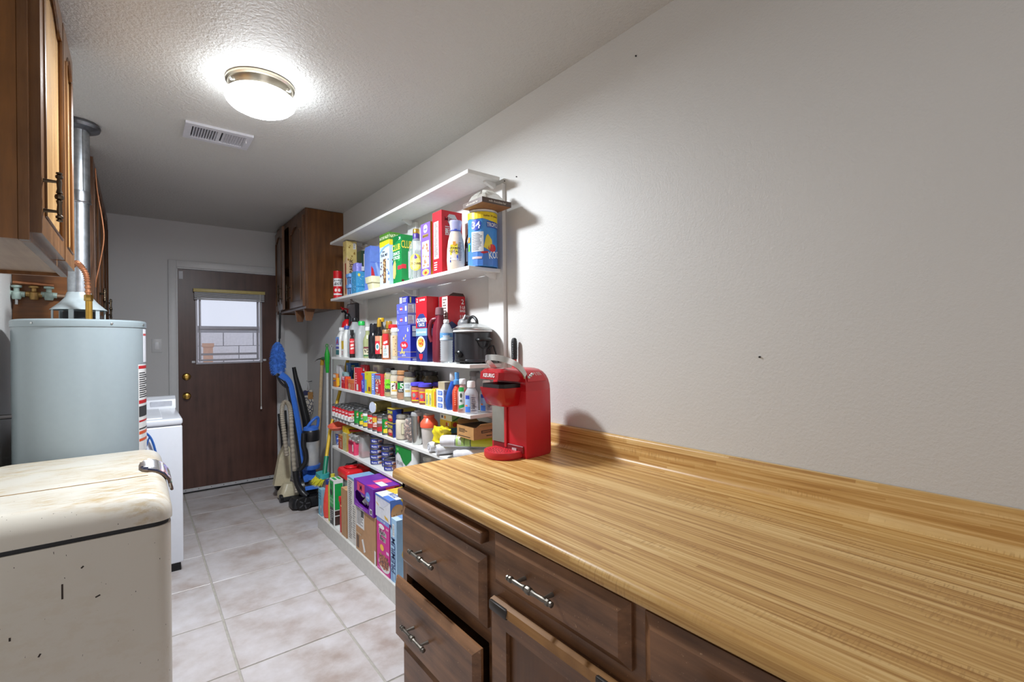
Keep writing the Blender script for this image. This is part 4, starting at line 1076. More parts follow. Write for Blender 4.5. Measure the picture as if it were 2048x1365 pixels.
pp = (206, 176, 138)
carton('parchment_box', 'tall tan parchment paper box printed with cookies standing on end', 'box', (1.212, 1.288, 3.495, 3.565, Z2, 2.092), (pp, pp, (214, 196, 150)),
    [('s', 'r', (150, 26, 26), (.62, .0, 1, .58)), ('s', 'p', (212, 190, 120), [(0, 1), (0, .72), (.98, .52), (1, .55), (1, 1)]), ('f', 'p', (206, 180, 110), [(0, 1), (0, .62), (1, .72), (1, 1)]),
     ('s', 'dots', (150, 112, 44), (.15, .66, .9, .95, 9, .09)), ('f', 'dots', (150, 112, 44), (.2, .74, .8, .95, 5, .09)), ('s', 'r', (232, 230, 228), (.66, .86, .92, .97)), ('s', 'lines', (90, 90, 90), (.68, .87, .90, .96, 6)), ('f', 'r', (150, 60, 40), (.55, .05, .9, .6))],
    [('s', 'PARCHMENT PAPER', (70, 36, 26), .45, .27, .065, dict(rot=90)), ('s', 'NON-STICK', (150, 80, 60), .2, .25, .04, dict(rot=90))])
carton('avocado_box', 'dark green box with avocado print behind the tan parchment box', 'box', (1.275, 1.350, 3.37, 3.45, Z2, 2.008), ((36, 58, 40), (36, 62, 40), (50, 80, 50)),
    [('s', 'e', (120, 156, 60), (.5, .36, .62, .26)), ('s', 'e', (206, 206, 110), (.5, .36, .46, .2)), ('s', 'e', (110, 70, 40), (.5, .36, .22, .10)), ('s', 'r', (228, 214, 210), (.25, .62, .7, .93)), ('s', 'lines', (190, 80, 90), (.32, .66, .64, .90, 5)), ('s', 'r', (206, 196, 90), (.9, .05, 1, .9))])
LB = K((112, 160, 216), .35)
for k in range(2):
    root = thing('berry_basket', ['light blue slatted basket standing on the upper shelf edge', 'light blue slatted basket stacked on top of another'][k], 'basket', (1.222, 3.398, Z2+.0005+.077*k), 0, 'stacked blue baskets')
    q = MB()
    loft(q, [[(*p, z) for p in rrect(-w2, w2, -w2, w2, .006, 2)] for z, w2 in ((0, .026), (.003, .026))]); 
    loft(q, [[(*p, z) for p in rrect(-w2, w2, -w2, w2, .006, 2)] for z, w2 in ((.050, .034), (.050, .038), (.074, .038), (.076, .034))])
    q.build('basket_rim', LB, root)
    for s_ in range(4):
        for j in range(3):
            MB().box(-.004, .004, -.0355, -.0335, .002, .052, 0, 0, 1, Rz(PI/2*s_) @ T(-.022+.022*j, .004, 0)).build('slat', LB, root)
carton('teal_tin', 'teal blue tin with white dots in front on the upper shelf', 'tin', (1.195, 1.262, 3.255, 3.345, Z2, 1.838), ((62, 140, 186), (66, 148, 192), (90, 170, 206)),
    [('s', 'dots', (230, 240, 244), (.1, .1, .9, .9, 14, .03)), ('f', 'dots', (230, 240, 244), (.1, .1, .9, .9, 12, .03)), ('s', 'r', (40, 110, 160), (0, .30, 1, .33)), ('s', 'e', (226, 210, 90), (.3, .84, .14, .07))])
bag('lavender_pouch', 'lavender sleeve lying on top of the teal tin', 'packet', (1.20, 1.258, 3.26, 3.34, 1.838, 1.898), K((138, 136, 214), .4), seed=4, tuck=.5, prints=[('s', 'r', (206, 206, 216), (.6, .1, .95, .6))])
PB = (112, 142, 222)
root = carton('blue_paper_bag', 'tall periwinkle blue paper bag with a red mark and folded top', 'bag', (1.232, 1.312, 3.10, 3.195, Z2, 1.965), (PB, (104, 136, 216), PB),
    [('s', 'p', (196, 40, 56), [(.1, .0), (.75, .0), (.30, .55), (.12, .62)]), ('s', 'r', (86, 112, 206), (.05, .70, .95, .72)), ('s', 'p', (150, 176, 232), [(.45, .7), (1, .05), (1, .4), (.6, .72)])])
MB().prism([(-.040, .2825), (.040, .2825), (.036, .312), (-.034, .312)], -.047, .047, 0, Matrix(((1, 0, 0, 0), (0, 0, 1, 0), (0, 1, 0, 0), (0, 0, 0, 1)))).build('folded_top', K((106, 134, 222), .5), root)
tb = thing('cream_tub', 'small cream plastic tub hanging over the upper shelf edge', 'tub', (1.232, 3.005, Z2))
q = MB(); loft(q, [[(*p, z) for p in rrect(-a_, a_, -b_, b_, .006, 3)] for z, a_, b_ in ((0, .034, .040), (.046, .040, .047), (.048, .047, .055), (.086, .050, .058), (.088, .046, .054), (.06, .042, .05))])
q.build('tub', K((222, 216, 178), .4), tb)
carton('trail_mix_box', 'tall light blue snack bar box with green top behind the cracker boxes', 'box', (1.190, 1.262, 2.69, 2.832, Z2, 2.004), ((196, 214, 232), (176, 200, 226), (96, 140, 50)),
    [('f', 'r', (74, 122, 40), (0, .86, 1, 1)), ('s', 'r', (74, 122, 40), (0, .86, 1, 1)), ('f', 'r', (236, 206, 40), (0, .76, 1, .86)), ('s', 'r', (236, 206, 40), (0, .76, 1, .86)), ('f', 'p', (126, 176, 230), [(0, .66), (.2, .72), (.6, .77), (1, .78), (1, .74), (.6, .73), (.2, .68), (0, .62)]),
     ('f', 'r', (112, 84, 60), (.36, .06, .66, .52)), ('f', 'dots', (206, 170, 120), (.38, .08, .64, .5, 26, .04)), ('f', 'dots', (110, 60, 56), (.05, .08, .3, .58, 7, .05)), ('f', 'dots', (88, 120, 190), (.72, .08, .95, .56, 7, .05)), ('s', 'dots', (130, 90, 60), (.1, .1, .9, .6, 6, .09)), ('s', 'e', (64, 110, 200), (.4, .40, .16, .05)), ('s', 'e', (196, 60, 70), (.6, .26, .14, .04))],
    [('f', 'NATURE VALLEY', (222, 230, 190), .5, .925, .055), ('s', 'NATURE', (222, 230, 190), .5, .93, .06), ('f', 'Chewy', (60, 60, 66), .4, .665, .035), ('f', 'TRAIL MIX', (60, 56, 60), .48, .595, .05)])
GR = (18, 120, 60)
carton('cracker_box', 'green snack cracker box with yellow lettering on the upper shelf', 'box', (1.186, 1.258, 2.515, 2.628, Z2, 1.957), (GR, (22, 130, 64), (30, 120, 60)),
    [('f', 'r', (206, 46, 62), (.55, .28, 1, .36)), ('s', 'r', (206, 46, 62), (0, .29, .4, .38)), ('f', 'p', (218, 174, 106), [(0, .12), (.20, .10), (.34, .2), (.34, .42), (.24, .50), (.0, .40)]), ('f', 'p', (14, 100, 50), [(0, .84), (1, .95), (1, 1), (0, 1)]), ('f', 'e', (60, 160, 80), (.72, .52, .12, .07)), ('s', 'r', (90, 20, 30), (.0, .02, .2, .06))],
    [('f', 'CLUB', (222, 206, 70), .40, .76, .13), ('f', 'SNACK', W_, .45, .63, .07), ('f', 'STICKS', W_, .45, .54, .07), ('f', '24', W_, .82, .93, .06), ('s', 'CLUB', (222, 206, 70), .45, .80, .16)])
r = vessel('liquor_bottle', 'clear ribbed liquor bottle with gold cap and yellow label', 'bottle', (1.248, 2.452, Z2, .046, .298), 'bottle', CLEAR((190, 196, 194), .34, .06), K((196, 160, 74), .3, .8),
    [('l', 'e', (206, 186, 70), (.42, .42, .40, .40)), ('l', 'e', (226, 214, 120), (.42, .40, .30, .30)), ('l', 'p', (92, 56, 140), [(.30, .62), (.42, .80), (.54, .62), (.42, .56)])], [('l', 'CROWN', (90, 50, 40), .42, .36, .12)], z=(.18, .58), span=2.2, capz=.91, capr=.40, sx=.92)
for k in range(10):
    aa = 2*PI*k/10; MB().tube([(.043*math.cos(aa+.25*t), .043*math.sin(aa+.25*t), .02+.15*t) for t in (0, .25, .5, .75, 1)], .0035, 5).build('glass_rib', CLEAR((206, 212, 212), .4, .05), r)
MB().lathe([(.019, .235), (.020, .24), (.020, .268), (.018, .272)], 18).build('neck_band', K((70, 50, 130), .4), r)
PU = (112, 84, 172)
carton('granola_box', 'purple snack box with food pictures beside the red rice box', 'box', (1.190, 1.292, 2.182, 2.285, Z2, 1.962), (PU, (214, 170, 60), (120, 90, 180)),
    [('f', 'p', (196, 190, 226), [(.3, .93), (.4, .97), (.6, .97), (.7, .93), (.7, .86), (.6, .82), (.4, .82), (.3, .86)]), ('f', 'r', (150, 120, 60), (.2, .735, .8, .79)), ('f', 'r', (226, 222, 232), (.14, .16, .86, .66)), ('f', 'dots', (150, 96, 60), (.2, .2, .8, .62, 20, .075)), ('f', 'dots', (206, 160, 100), (.2, .2, .8, .62, 16, .05)), ('f', 'e', (226, 196, 90), (.5, .08, .36, .06)), ('f', 'e', (206, 70, 40), (.5, .07, .16, .03))],
    [('f', 'GRANOLA', (70, 70, 40), .5, .76, .035), ('f', 'nuts', (60, 50, 120), .5, .89, .05)])
RR = (204, 30, 42)
carton('rice_box', 'large red rice box with white oval name plate on the upper shelf', 'box', (1.186, 1.305, 2.058, 2.150, Z2, 1.993), (RR, (206, 34, 46), (190, 30, 40)),
    [('f', 'r', (232, 222, 220), (.14, .24, .66, .84)), ('f', 'lines', (96, 60, 60), (.2, .28, .6, .82, 22)), ('f', 'lines', (236, 200, 200), (.16, .05, .6, .20, 4)), ('s', 'p', (206, 208, 208), [(.22, .87), (.36, .95), (.64, .95), (.78, .87), (.64, .79), (.36, .79)]), ('s', 'lines', (240, 214, 214), (.16, .60, .52, .76, 5)), ('s', 'e', (240, 236, 220), (.6, .3, .3, .12))],
    [('s', 'Minute', (150, 24, 34), .5, .87, .072), ('s', 'RICE', W_, .5, .66, .09)])
lo = thing('lotion_bottle', 'cream lotion bottle with clear violet cap on the upper shelf', 'bottle', (1.222, 1.985, Z2+.0003))
a0 = math.atan2(-1.985, -1.222)
lp_ = [(.034, 0), (.039, .006), (.0415, .05), (.040, .10), (.035, .145), (.027, .180), (.021, .195)]
MB().lathe([(r_, z) for r_, z in lp_], 28, 0, Rz(a0+PI/2), 1.06, .62).build('bottle_body', K((228, 206, 182), .35), lo)
MB().lathe([(.023, .195), (.026, .198), (.026, .205), (.030, .232), (.031, .240), (.027, .246)], 24, 0, Rz(a0+PI/2), 1.0, .62).build('flip_cap', CLEAR((196, 196, 226), .75, .1), lo)
MB().lathe([(.0235, .193), (.0245, .195), (.0245, .203), (.0235, .204)], 24, 0, Rz(a0+PI/2), 1.03, .66).build('collar', K((70, 84, 170), .3), lo)
fl_ = lambda u, v, o: tuple(Rz(a0+PI/2) @ Vector(((u-.5)*.070, -(.0415*.62*math.sqrt(max(0, 1-((u-.5)*.070/.044)**2)))-o-.0008, .02+.13*v)))
prints_on(lo, {'l': (fl_, .070, .13)}, [('l', 'p', (232, 206, 60), [(.10, .42), (.62, .46), (.62, .84), (.12, .80)]), ('l', 'p', (60, 80, 160), [(.08, .14), (.66, .24), (.66, .42), (.08, .32)]), ('l', 'lines', (150, 130, 120), (.7, .2, .9, .9, 12)), ('l', 'r', (226, 150, 60), (.3, .78, .5, .92))], [('l', 'VITAMIN', (60, 50, 40), .37, .68, .08), ('l', 'TOTAL', (60, 50, 40), .36, .55, .09), ('l', 'lotion', (236, 236, 240), .37, .28, .10)])
vessel('vanilla_bottle', 'dark brown extract bottle with silver cap between lotion and blue canister', 'bottle', (1.290, 1.962, Z2, .027, .243), 'sauce', K((44, 34, 34), .25), K((196, 196, 200), .3, .7), [('l', 'r', (60, 56, 58), (.0, .1, 1, .9)), ('l', 'r', (196, 192, 190), (.1, .2, .24, .8))], z=(.1, .55))
kl = vessel('drink_mix_canister', 'big blue and yellow drink mix canister at the near end of the upper shelf', 'canister', (1.275, 1.832, Z2, .069, .252), 'can', K((66, 140, 214), .35), None,
    [('l', 'e', (60, 84, 190), (.34, .745, .13, .10)), ('l', 'r', (52, 80, 170), (.60, .70, 1, .81)), ('l', 'p', (240, 214, 40), [(0, .86), (.15, .87), (.3, .85), (.5, .86), (.7, .82), (1, .80), (1, .985), (0, .985)]), ('l', 'r', (70, 124, 206), (0, .0, 1, .30)), ('l', 'p', (226, 206, 60), [(.52, .34), (.58, .54), (.62, .58), (.72, .48), (.74, .34), (.66, .28)]), ('l', 'e', (200, 40, 50), (.74, .33, .11, .07)), ('l', 'r', (216, 218, 222), (.22, .26, .52, .62)), ('l', 'lines', (90, 92, 100), (.24, .28, .50, .60, 14)), ('l', 'p', (190, 40, 50), [(.44, .24), (.52, .22), (.62, .24), (.62, .265), (.5, .265)]), ('l', 'r', (226, 190, 190), (.24, .13, .48, .17)), ('l', 'p', (110, 190, 70), [(.06, .28), (.10, .42), (.16, .40), (.16, .28)]), ('l', 'p', (226, 150, 60), [(.06, .44), (.08, .54), (.16, .54), (.16, .44)])],
    [('l', '34', (236, 238, 246), .34, .745, .13), ('l', 'TROPICAL', W_, .80, .755, .075, dict(fit=.40)), ('l', 'KOOL', W_, .85, .22, .13, dict(fit=.34, rot=8)), ('l', 'makes 34 quarts', (120, 80, 30), .72, .915, .035, dict(fit=.5))], z=(0, 1), span=2.9)
MB().lathe([(.070, .250), (.0705, .252), (.0705, .258), (.068, .260), (0, .260)], 32, cap=False).build('plastic_lid', K((226, 226, 222), .35), kl)
tr = carton('flat_brown_tray', 'flat dark brown chocolate box lying across the blue canister', 'box', (1.175, 1.335, 1.690, 1.845, 1.9435, 1.9665), ((96, 78, 70), (82, 64, 54), (150, 116, 84)), [], [('s', 'milk chocolate bar', (206, 196, 184), .52, .5, .4), ('f', 'milk chocolate bar', (206, 196, 184), .5, .5, .4)])
MB().box(-.079, .079, -.0765, .0765, -.0008, 0).build('tray_bottom', K((150, 104, 64), .6, 0, .15), tr)
pb_ = thing('plastic_bag', 'crumpled clear plastic bag lying on top of the flat brown box', 'bag', (1.268, 1.790, 1.9671))
b = MB(); rings = []
for z, f in ((.0, .96), (.004, 1.0), (.018, .90), (.034, .70), (.048, .46), (.058, .22), (.061, .05)):
    ring = []
    for px, py in rrect(-.072, .075, -.078, .082, .05, 8):
        n_ = noise.noise(Vector((px*38, py*38, z*30+2)))
        ring.append((px*f*(1+.16*n_)-.012*(1-f), py*f*(1+.16*n_)+.02*(1-f), max(0, z*(1+.35*n_))))
    rings.append(ring)
loft(b, rings); b.build('film', CLEAR((226, 224, 214), .55, .15), pb_, smooth=25)

# ------------------------------------------------------------------ shelf 3
ex = thing('fire_extinguisher', 'red fire extinguisher with black valve at the far end of the middle shelf', 'fire extinguisher', (1.285, 3.70, Z3+.0003))
MB().lathe([(.040, 0), (.044, .008), (.044, .23), (.036, .268), (.020, .285), (.016, .292)], 28).build('cylinder', K((206, 26, 32), .25), ex)
MB().lathe([(.018, .290), (.021, .295), (.021, .325), (.014, .335)], 16).tube([(.0, 0, .325), (-.03, -.02, .352), (-.05, -.03, .345)], .009, 8).build('valve', BLACK, ex)
MB().tube([(0, 0, .338), (.0, -.012, .366), (-.04, -.025, .372)], .007, 8).tube([(-.02, .01, .35), (-.04, -.005, .37), (-.045, .012, .385), (-.02, .024, .375), (-.02, .01, .352)], .004, 6).build('lever', K((190, 24, 34), .3), ex)
MB().tube(smooth_path([(.0, -.02, .31), (.0, -.06, .30), (-.005, -.062, .24), (-.005, -.056, .15)], 5), .009, 10).build('hose', BLACKM, ex)
fe = cyl_fn(0, 0, .044, math.atan2(-3.7, -1.285), 1.6, .02, .22)
prints_on(ex, {'l': (fe, .07, .2)}, [('l', 'r', (226, 224, 224), (.1, .3, .9, .8)), ('l', 'lines', (80, 80, 84), (.2, .35, .8, .75, 8))], [], 8)
def jug(name, label, g, col, capcol, prints=(), texts=(), mat=None, hand=True, capr=.02, rz=0):
    """moulded jug: rounded square body, sloping shoulder, side handle"""
    x, y, z0, wx_, wy_, h = g
    root = thing(name, label, 'jug', (x, y, z0+.0003), rz)
    mt = mat or K(col, .35)
    q = MB(); loft(q, [[(*p, z*h) for p in rrect(-wx_*f, wx_*f, -wy_*f, wy_*f, min(wx_, wy_)*f*.55, 4)] for z, f in ((0, .92), (.03, 1), (.56, 1), (.66, .94), (.76, .74), (.84, .48))]+[[(.45*wx_*math.cos(t), .45*wx_*math.sin(t), .90*h) for t in [math.atan2(p[1], p[0]) for p in rrect(-1, 1, -1, 1, .5, 4)]]])
    q.build('jug_body', mt, root, smooth=50)
    if hand:
        MB().tube(smooth_path([(0, wy_*.40, .86*h), (0, wy_*.85, .84*h), (0, wy_*1.08, .72*h), (0, wy_*1.06, .58*h), (0, wy_*.9, .48*h)], 5), .010, 8).build('handle', mt, root)
    MB().lathe([(capr, .885*h), (capr*1.05, .89*h), (capr*1.02, .985*h), (capr*.9, h)], 18).build('cap', K(capcol, .35), root)
    prints_on(root, face_fns(2*wx_, 2*wy_, h), prints, texts)
    return root
jug('white_jug', 'white detergent jug with blue triangle label at far end of the middle shelf', (1.215, 3.620, Z3, .034, .043, .222), (222, 222, 220), (220, 220, 220), [('f', 'r', (96, 150, 220), (.1, .40, .9, .68)), ('f', 'p', (176, 30, 50), [(.15, .42), (.5, .66), (.85, .42), (.7, .42), (.5, .56), (.3, .42)]), ('f', 'r', (40, 110, 110), (.1, .08, .9, .24)), ('f', 'r', (60, 70, 160), (.1, .28, .9, .36))], [('f', 'A', (180, 30, 50), .5, .50, .12)], hand=False)
jug('bleach_jug', 'white jug with yellow label patch beside the blue triangle jug', (1.222, 3.526, Z3, .035, .040, .232), (226, 226, 222), (70, 90, 170), [('f', 'r', (216, 180, 30), (.2, .26, .8, .52)), ('s', 'r', (60, 90, 190), (.5, .58, .9, .74)), ('f', 'lines', (190, 120, 120), (.25, .08, .75, .2, 3))], [], hand=False)
jug('gallon_jug', 'translucent grey gallon jug with large loop handle and black cap', (1.242, 3.420, Z3, .046, .050, .285), 0, (26, 26, 28), [], [], mat=CLEAR((200, 204, 206), .62, .15), capr=.018)
vessel('sauce_bottle', 'slim bottle with black cap and red label in front of the gallon jug', 'bottle', (1.194, 3.345, Z3, .0185, .198), 'sauce', K((40, 30, 30), .2), K((28, 28, 30), .35), [('l', 'r', (214, 50, 58), (0, 0, 1, 1)), ('l', 'p', (236, 214, 206), [(.2, .62), (.8, .66), (.8, .52), (.2, .48)]), ('l', 'p', (236, 214, 206), [(.2, .40), (.8, .44), (.8, .32), (.2, .28)])], [('l', 'HOT', W_, .5, .8, .10)], z=(.14, .68), capz=.80, capr=.62)
jug('clear_jug', 'clear jug with bright green cap on the middle shelf', (1.240, 3.282, Z3, .038, .046, .257), 0, (40, 190, 84), [], [], mat=CLEAR((210, 214, 214), .55, .08), capr=.022, hand=False)
vessel('oil_bottle', 'pale green oil bottle with a white cap and small label', 'bottle', (1.240, 3.170, Z3, .032, .213), 'sauce', CLEAR((176, 182, 130), .85, .1), K((228, 228, 226), .35), [('l', 'r', (206, 200, 170), (0, .0, 1, .62)), ('l', 'r', (120, 60, 66), (0, .5, 1, .62)), ('l', 'dots', (70, 60, 50), (.15, .08, .85, .45, 8, .1)), ('l', 'r', (60, 110, 70), (0, 0, 1, .1))], z=(.06, .55), capz=.88, capr=.5)
r = vessel('syrup_bottle', 'black ribbed soy sauce bottle with rounded dark shoulder', 'bottle', (1.222, 3.020, Z3, .035, .230), 'bottle', K((30, 30, 36), .15), K((34, 34, 40), .2), capz=.72, capr=.70)
vessel('yellow_cap_bottle', 'tall dark bottle with broad yellow cap standing at the back', 'bottle', (1.318, 3.125, Z3, .034, .275), 'bottle', K((52, 46, 44), .2), K((226, 178, 30), .35), capz=.90, capr=.62)
vessel('wine_vinegar_bottle', 'dark glass bottle with gold neck foil and red label', 'bottle', (1.216, 2.915, Z3, .030, .253), 'sauce', K((26, 26, 28), .12), K((190, 150, 60), .35, .4), [('l', 'r', (214, 50, 62), (0, 0, .55, .72)), ('l', 'r', (222, 204, 160), (.55, 0, 1, 1)), ('l', 'r', (206, 140, 110), (0, .72, .55, 1)), ('l', 'e', (226, 226, 214), (.28, .40, .22, .20)), ('l', 'e', (80, 140, 150), (.28, .40, .13, .12)), ('l', 'dots', (90, 120, 70), (.6, .1, .95, .9, 8, .06))], z=(.13, .58), capz=.70, capr=.44)
vessel('brown_cap_bottle', 'bottle with brown gold cap behind the red labelled sauce bottle', 'bottle', (1.305, 2.965, Z3, .028, .246), 'bottle', K((150, 96, 40), .3), K((170, 128, 40), .35), capz=.80, capr=.72)
vessel('pepper_sauce_bottle', 'brown sauce bottle with tall red and white label', 'bottle', (1.207, 2.785, Z3, .029, .184), 'jar', CLEAR((176, 92, 44), .9, .1), K((150, 110, 70), .4), [('l', 'r', (200, 44, 48), (.1, .52, .72, 1)), ('l', 'r', (232, 230, 226), (.1, 0, .72, .52)), ('l', 'p', (240, 236, 232), [(.2, .56), (.6, .62), (.6, .72), (.2, .66)]), ('l', 'lines', (110, 150, 150), (.18, .08, .64, .4, 6))], [('l', '2', (190, 40, 46), .40, .46, .12)], z=(.06, .86), capz=.86, capr=.8)
vessel('red_cap_jar', 'jar with flat red lid behind the tall labelled sauce bottle', 'jar', (1.27, 2.825, Z3, .033, .218), 'jar', CLEAR((190, 170, 140), .8, .1), K((214, 40, 48), .35), capz=.88, capr=.85)
vessel('white_cap_bottle', 'bottle with a white cap at the back behind the red lid jar', 'bottle', (1.325, 2.855, Z3, .026, .243), 'bottle', K((196, 190, 180), .35), K((232, 232, 232), .35), capz=.88, capr=.7)
vessel('nut_bottle', 'clear bottle of tan seasoning just left of the blue pasta boxes', 'bottle', (1.217, 2.672, Z3, .031, .192), 'jar', CLEAR((226, 226, 222), .4, .08), K((206, 206, 204), .35), [('l', 'r', (206, 176, 136), (.2, .1, .62, .95)), ('l', 'dots', (120, 96, 70), (.24, .15, .58, .9, 9, .05))], z=(.05, .80), capz=.86, capr=.82, fill=(K((206, 186, 150), .8, 0, .15), .76))
BB, BS = (92, 98, 190), (24, 34, 150)
carton('pasta_box', 'large blue pasta carton at the bottom of the blue box stack', 'box', (1.191, 1.285, 2.423, 2.588, Z3, 1.4355), (BB, BS, (80, 86, 180)),
    [('f', 'e', (206, 40, 62), (.52, .44, .30, .105)), ('f', 'p', (230, 200, 90), [(.44, .60), (.48, .68), (.54, .62), (.50, .60)]), ('f', 'p', (230, 200, 90), [(.60, .66), (.63, .74), (.68, .74), (.66, .66)]), ('f', 'p', (226, 196, 90), [(.62, .56), (.66, .61), (.70, .58), (.66, .55)]), ('f', 'dots', (226, 200, 110), (.22, .20, .58, .34, 9, .05)), ('f', 'r', (210, 180, 90), (0, .245, 1, .255)), ('f', 'r', (210, 180, 90), (0, .09, 1, .10)), ('s', 'r', (210, 180, 90), (0, .245, 1, .255)), ('s', 'r', (210, 180, 90), (0, .09, 1, .10)), ('s', 'r', (214, 212, 222), (.12, .82, .6, .97)), ('s', 'r', (170, 180, 196), (.12, .68, .6, .80)), ('s', 'lines', (190, 190, 220), (.12, .02, .7, .07, 2)), ('f', 'r', (206, 212, 226), (.04, .84, .12, .90))],
    [('f', 'Barilla', W_, .52, .44, .085), ('f', '6', W_, .82, .88, .13), ('f', 'ELBOWS', (220, 220, 236), .5, .15, .045)])
for k, (z0, z1, lab) in enumerate(((1.437, 1.498, 'blue pasta carton lying second from the bottom of the blue stack'), (1.4995, 1.560, 'blue pasta carton lying third from the bottom of the blue stack'))):
    carton('small_pasta_box', lab, 'box', (1.193, 1.283, 2.462, 2.600, z0, z1), (BB, (120, 116, 176), (80, 86, 180)),
        [('f', 'e', (206, 40, 62), (.44, .50, .13, .16)), ('f', 'r', (214, 214, 224), (.80, .3, .95, .75)), ('s', 'r', (206, 204, 206), (.04, .12, .46, .9)), ('s', 'r', (206, 204, 206), (.52, .12, .98, .9)), ('s', 'lines', (150, 110, 120), (.08, .16, .42, .86, 6)), ('s', 'lines', (130, 110, 120), (.56, .16, .94, .86, 6)), ('f', 'lines', (170, 176, 220), (.06, .1, .22, .4, 3))], [('f', 'Barilla', W_, .44, .5, .17, dict(fit=.24))], 'small blue cartons in the stack')
carton('top_pasta_box', 'smallest dark blue carton on top of the blue box stack', 'box', (1.215, 1.275, 2.500, 2.612, 1.5615, 1.603), ((52, 56, 150), (34, 40, 120), (60, 66, 160)), [('f', 'r', (226, 226, 230), (.06, .12, .34, .92)), ('f', 'lines', (110, 110, 120), (.1, .2, .3, .86, 5)), ('f', 'lines', (206, 206, 226), (.42, .2, .9, .85, 4)), ('s', 'r', (190, 180, 90), (.2, .1, .35, .9))])
OR_, ON = (206, 30, 42), (34, 44, 104)
carton('oats_box', 'tall red and navy oats box standing in front on the middle shelf', 'box', (1.187, 1.258, 2.222, 2.345, Z3, 1.578), (ON, ON, (170, 30, 40)),
    [('f', 'r', OR_, (0, .52, 1, 1)), ('s', 'r', OR_, (0, .58, 1, 1)), ('f', 'r', (128, 166, 224), (0, .40, 1, .515)), ('s', 'r', (128, 166, 224), (0, .40, 1, .515)), ('f', 'p', (44, 60, 120), [(.12, .53), (.12, .68), (.35, .74), (.7, .74), (.95, .66), (.95, .53)]), ('f', 'e', (226, 222, 214), (.45, .27, .40, .125)), ('f', 'e', (214, 166, 70), (.45, .295, .30, .075)), ('f', 'dots', (196, 60, 40), (.25, .25, .65, .34, 10, .05)), ('f', 'p', (226, 222, 214), [(.22, .20), (.68, .20), (.45, .13)]), ('f', 'p', (206, 40, 56), [(.28, .12), (.62, .12), (.60, .06), (.45, .02), (.30, .06)])],
    [('f', '2', W_, .14, .955, .06), ('f', '5 LB BAGS', W_, .60, .955, .03, dict(fit=.55)), ('f', 'QUAKER', W_, .53, .645, .062), ('f', 'OATS', W_, .53, .575, .055), ('f', 'OLD FASHIONED', (236, 240, 250), .5, .455, .03), ('f', 'NET', W_, .45, .085, .022, dict(fit=.3))])
r = carton('oats_box', 'wide red oats box with open flaps behind the dark juice jug', 'box', (1.252, 1.356, 2.116, 2.206, Z3, 1.575), ((150, 24, 34), (190, 28, 38), (120, 80, 60)),
    [('f', 'r', (226, 216, 206), (.35, .56, .95, .99)), ('f', 'lines', (110, 100, 96), (.42, .58, .88, .97, 9)), ('s', 'r', (34, 44, 104), (0, 0, 1, .42)), ('s', 'p', (40, 46, 90), [(0, .42), (0, .58), (.2, .62), (.5, .56), (1, .5), (1, .42)])],
    [('s', '2', W_, .84, .92, .075), ('s', '5 LB', W_, .84, .835, .045, dict(fit=.3)), ('s', 'BAGS', W_, .84, .78, .04, dict(fit=.3)), ('s', '110', W_, .84, .69, .05, dict(fit=.3)), ('s', 'KE', W_, .12, .47, .06, dict(fit=.3))])
MB().prism([(-.050, .3415), (.050, .3415), (.040, .356), (-.02, .359)], -.0445, -.0415, 0, Matrix(((1, 0, 0, 0), (0, 0, 1, 0), (0, 1, 0, 0), (0, 0, 0, 1)))).build('open_flap', K((70, 50, 44), .7), r)
JU = K((112, 34, 48), .3)
jj = thing('juice_jug', 'dark maroon juice jug with looped handle beside the slow cooker', 'jug', (1.214, 2.136, Z3+.0003))
loft(q := MB(), [[(*p, z) for p in rrect(-w_*.9, w_*.9, -w_, w_, w_*.55, 5)] for z, w_ in ((0, .031), (.008, .0355), (.13, .0355), (.165, .034), (.20, .028), (.228, .0205), (.240, .0195))])
q.build('jug_body', JU, jj, smooth=50)
MB().tube(smooth_path([(-.015, .008, .222), (-.030, .024, .215), (-.036, .038, .18), (-.036, .040, .14), (-.028, .032, .105)], 6), .010, 10).build('handle', JU, jj)
MB().lathe([(.021, .240), (.023, .243), (.022, .262), (.020, .278), (.014, .281)], 20).build('cap', K((120, 84, 90), .35), jj)
wb = thing('water_bottle', 'clear plastic water bottle with blue label in front of the slow cooker', 'bottle', (1.201, 2.048, Z3+.0003))
PET = CLEAR((226, 232, 236), .42, .05)
pr = [(.026, 0), (.030, .006)]
for k in range(8): pr += [(.0315, .014+.0115*k), (.0296, .020+.0115*k)]
pr += [(.0315, .108), (.0315, .150), (.029, .165), (.018, .188), (.012, .195), (.012, .203)]
MB().lathe(pr, 24).build('bottle_body', PET, wb, smooth=50)
MB().lathe([(.0135, .197), (.014, .199), (.0135, .212), (.012, .214)], 16).build('cap', K((226, 228, 230), .35), wb)
fe = cyl_fn(0, 0, .0322, math.atan2(-2.048, -1.201), 2.6, .112, .148)
prints_on(wb, {'l': (fe, .08, .036)}, [('l', 'r', (96, 150, 206), (0, 0, 1, 1)), ('l', 'p', (206, 222, 236), [(0, .2), (.4, .5), (1, .4), (1, .1), (0, .0)])], [('l', 'water', W_, .5, .62, .3)], 10)
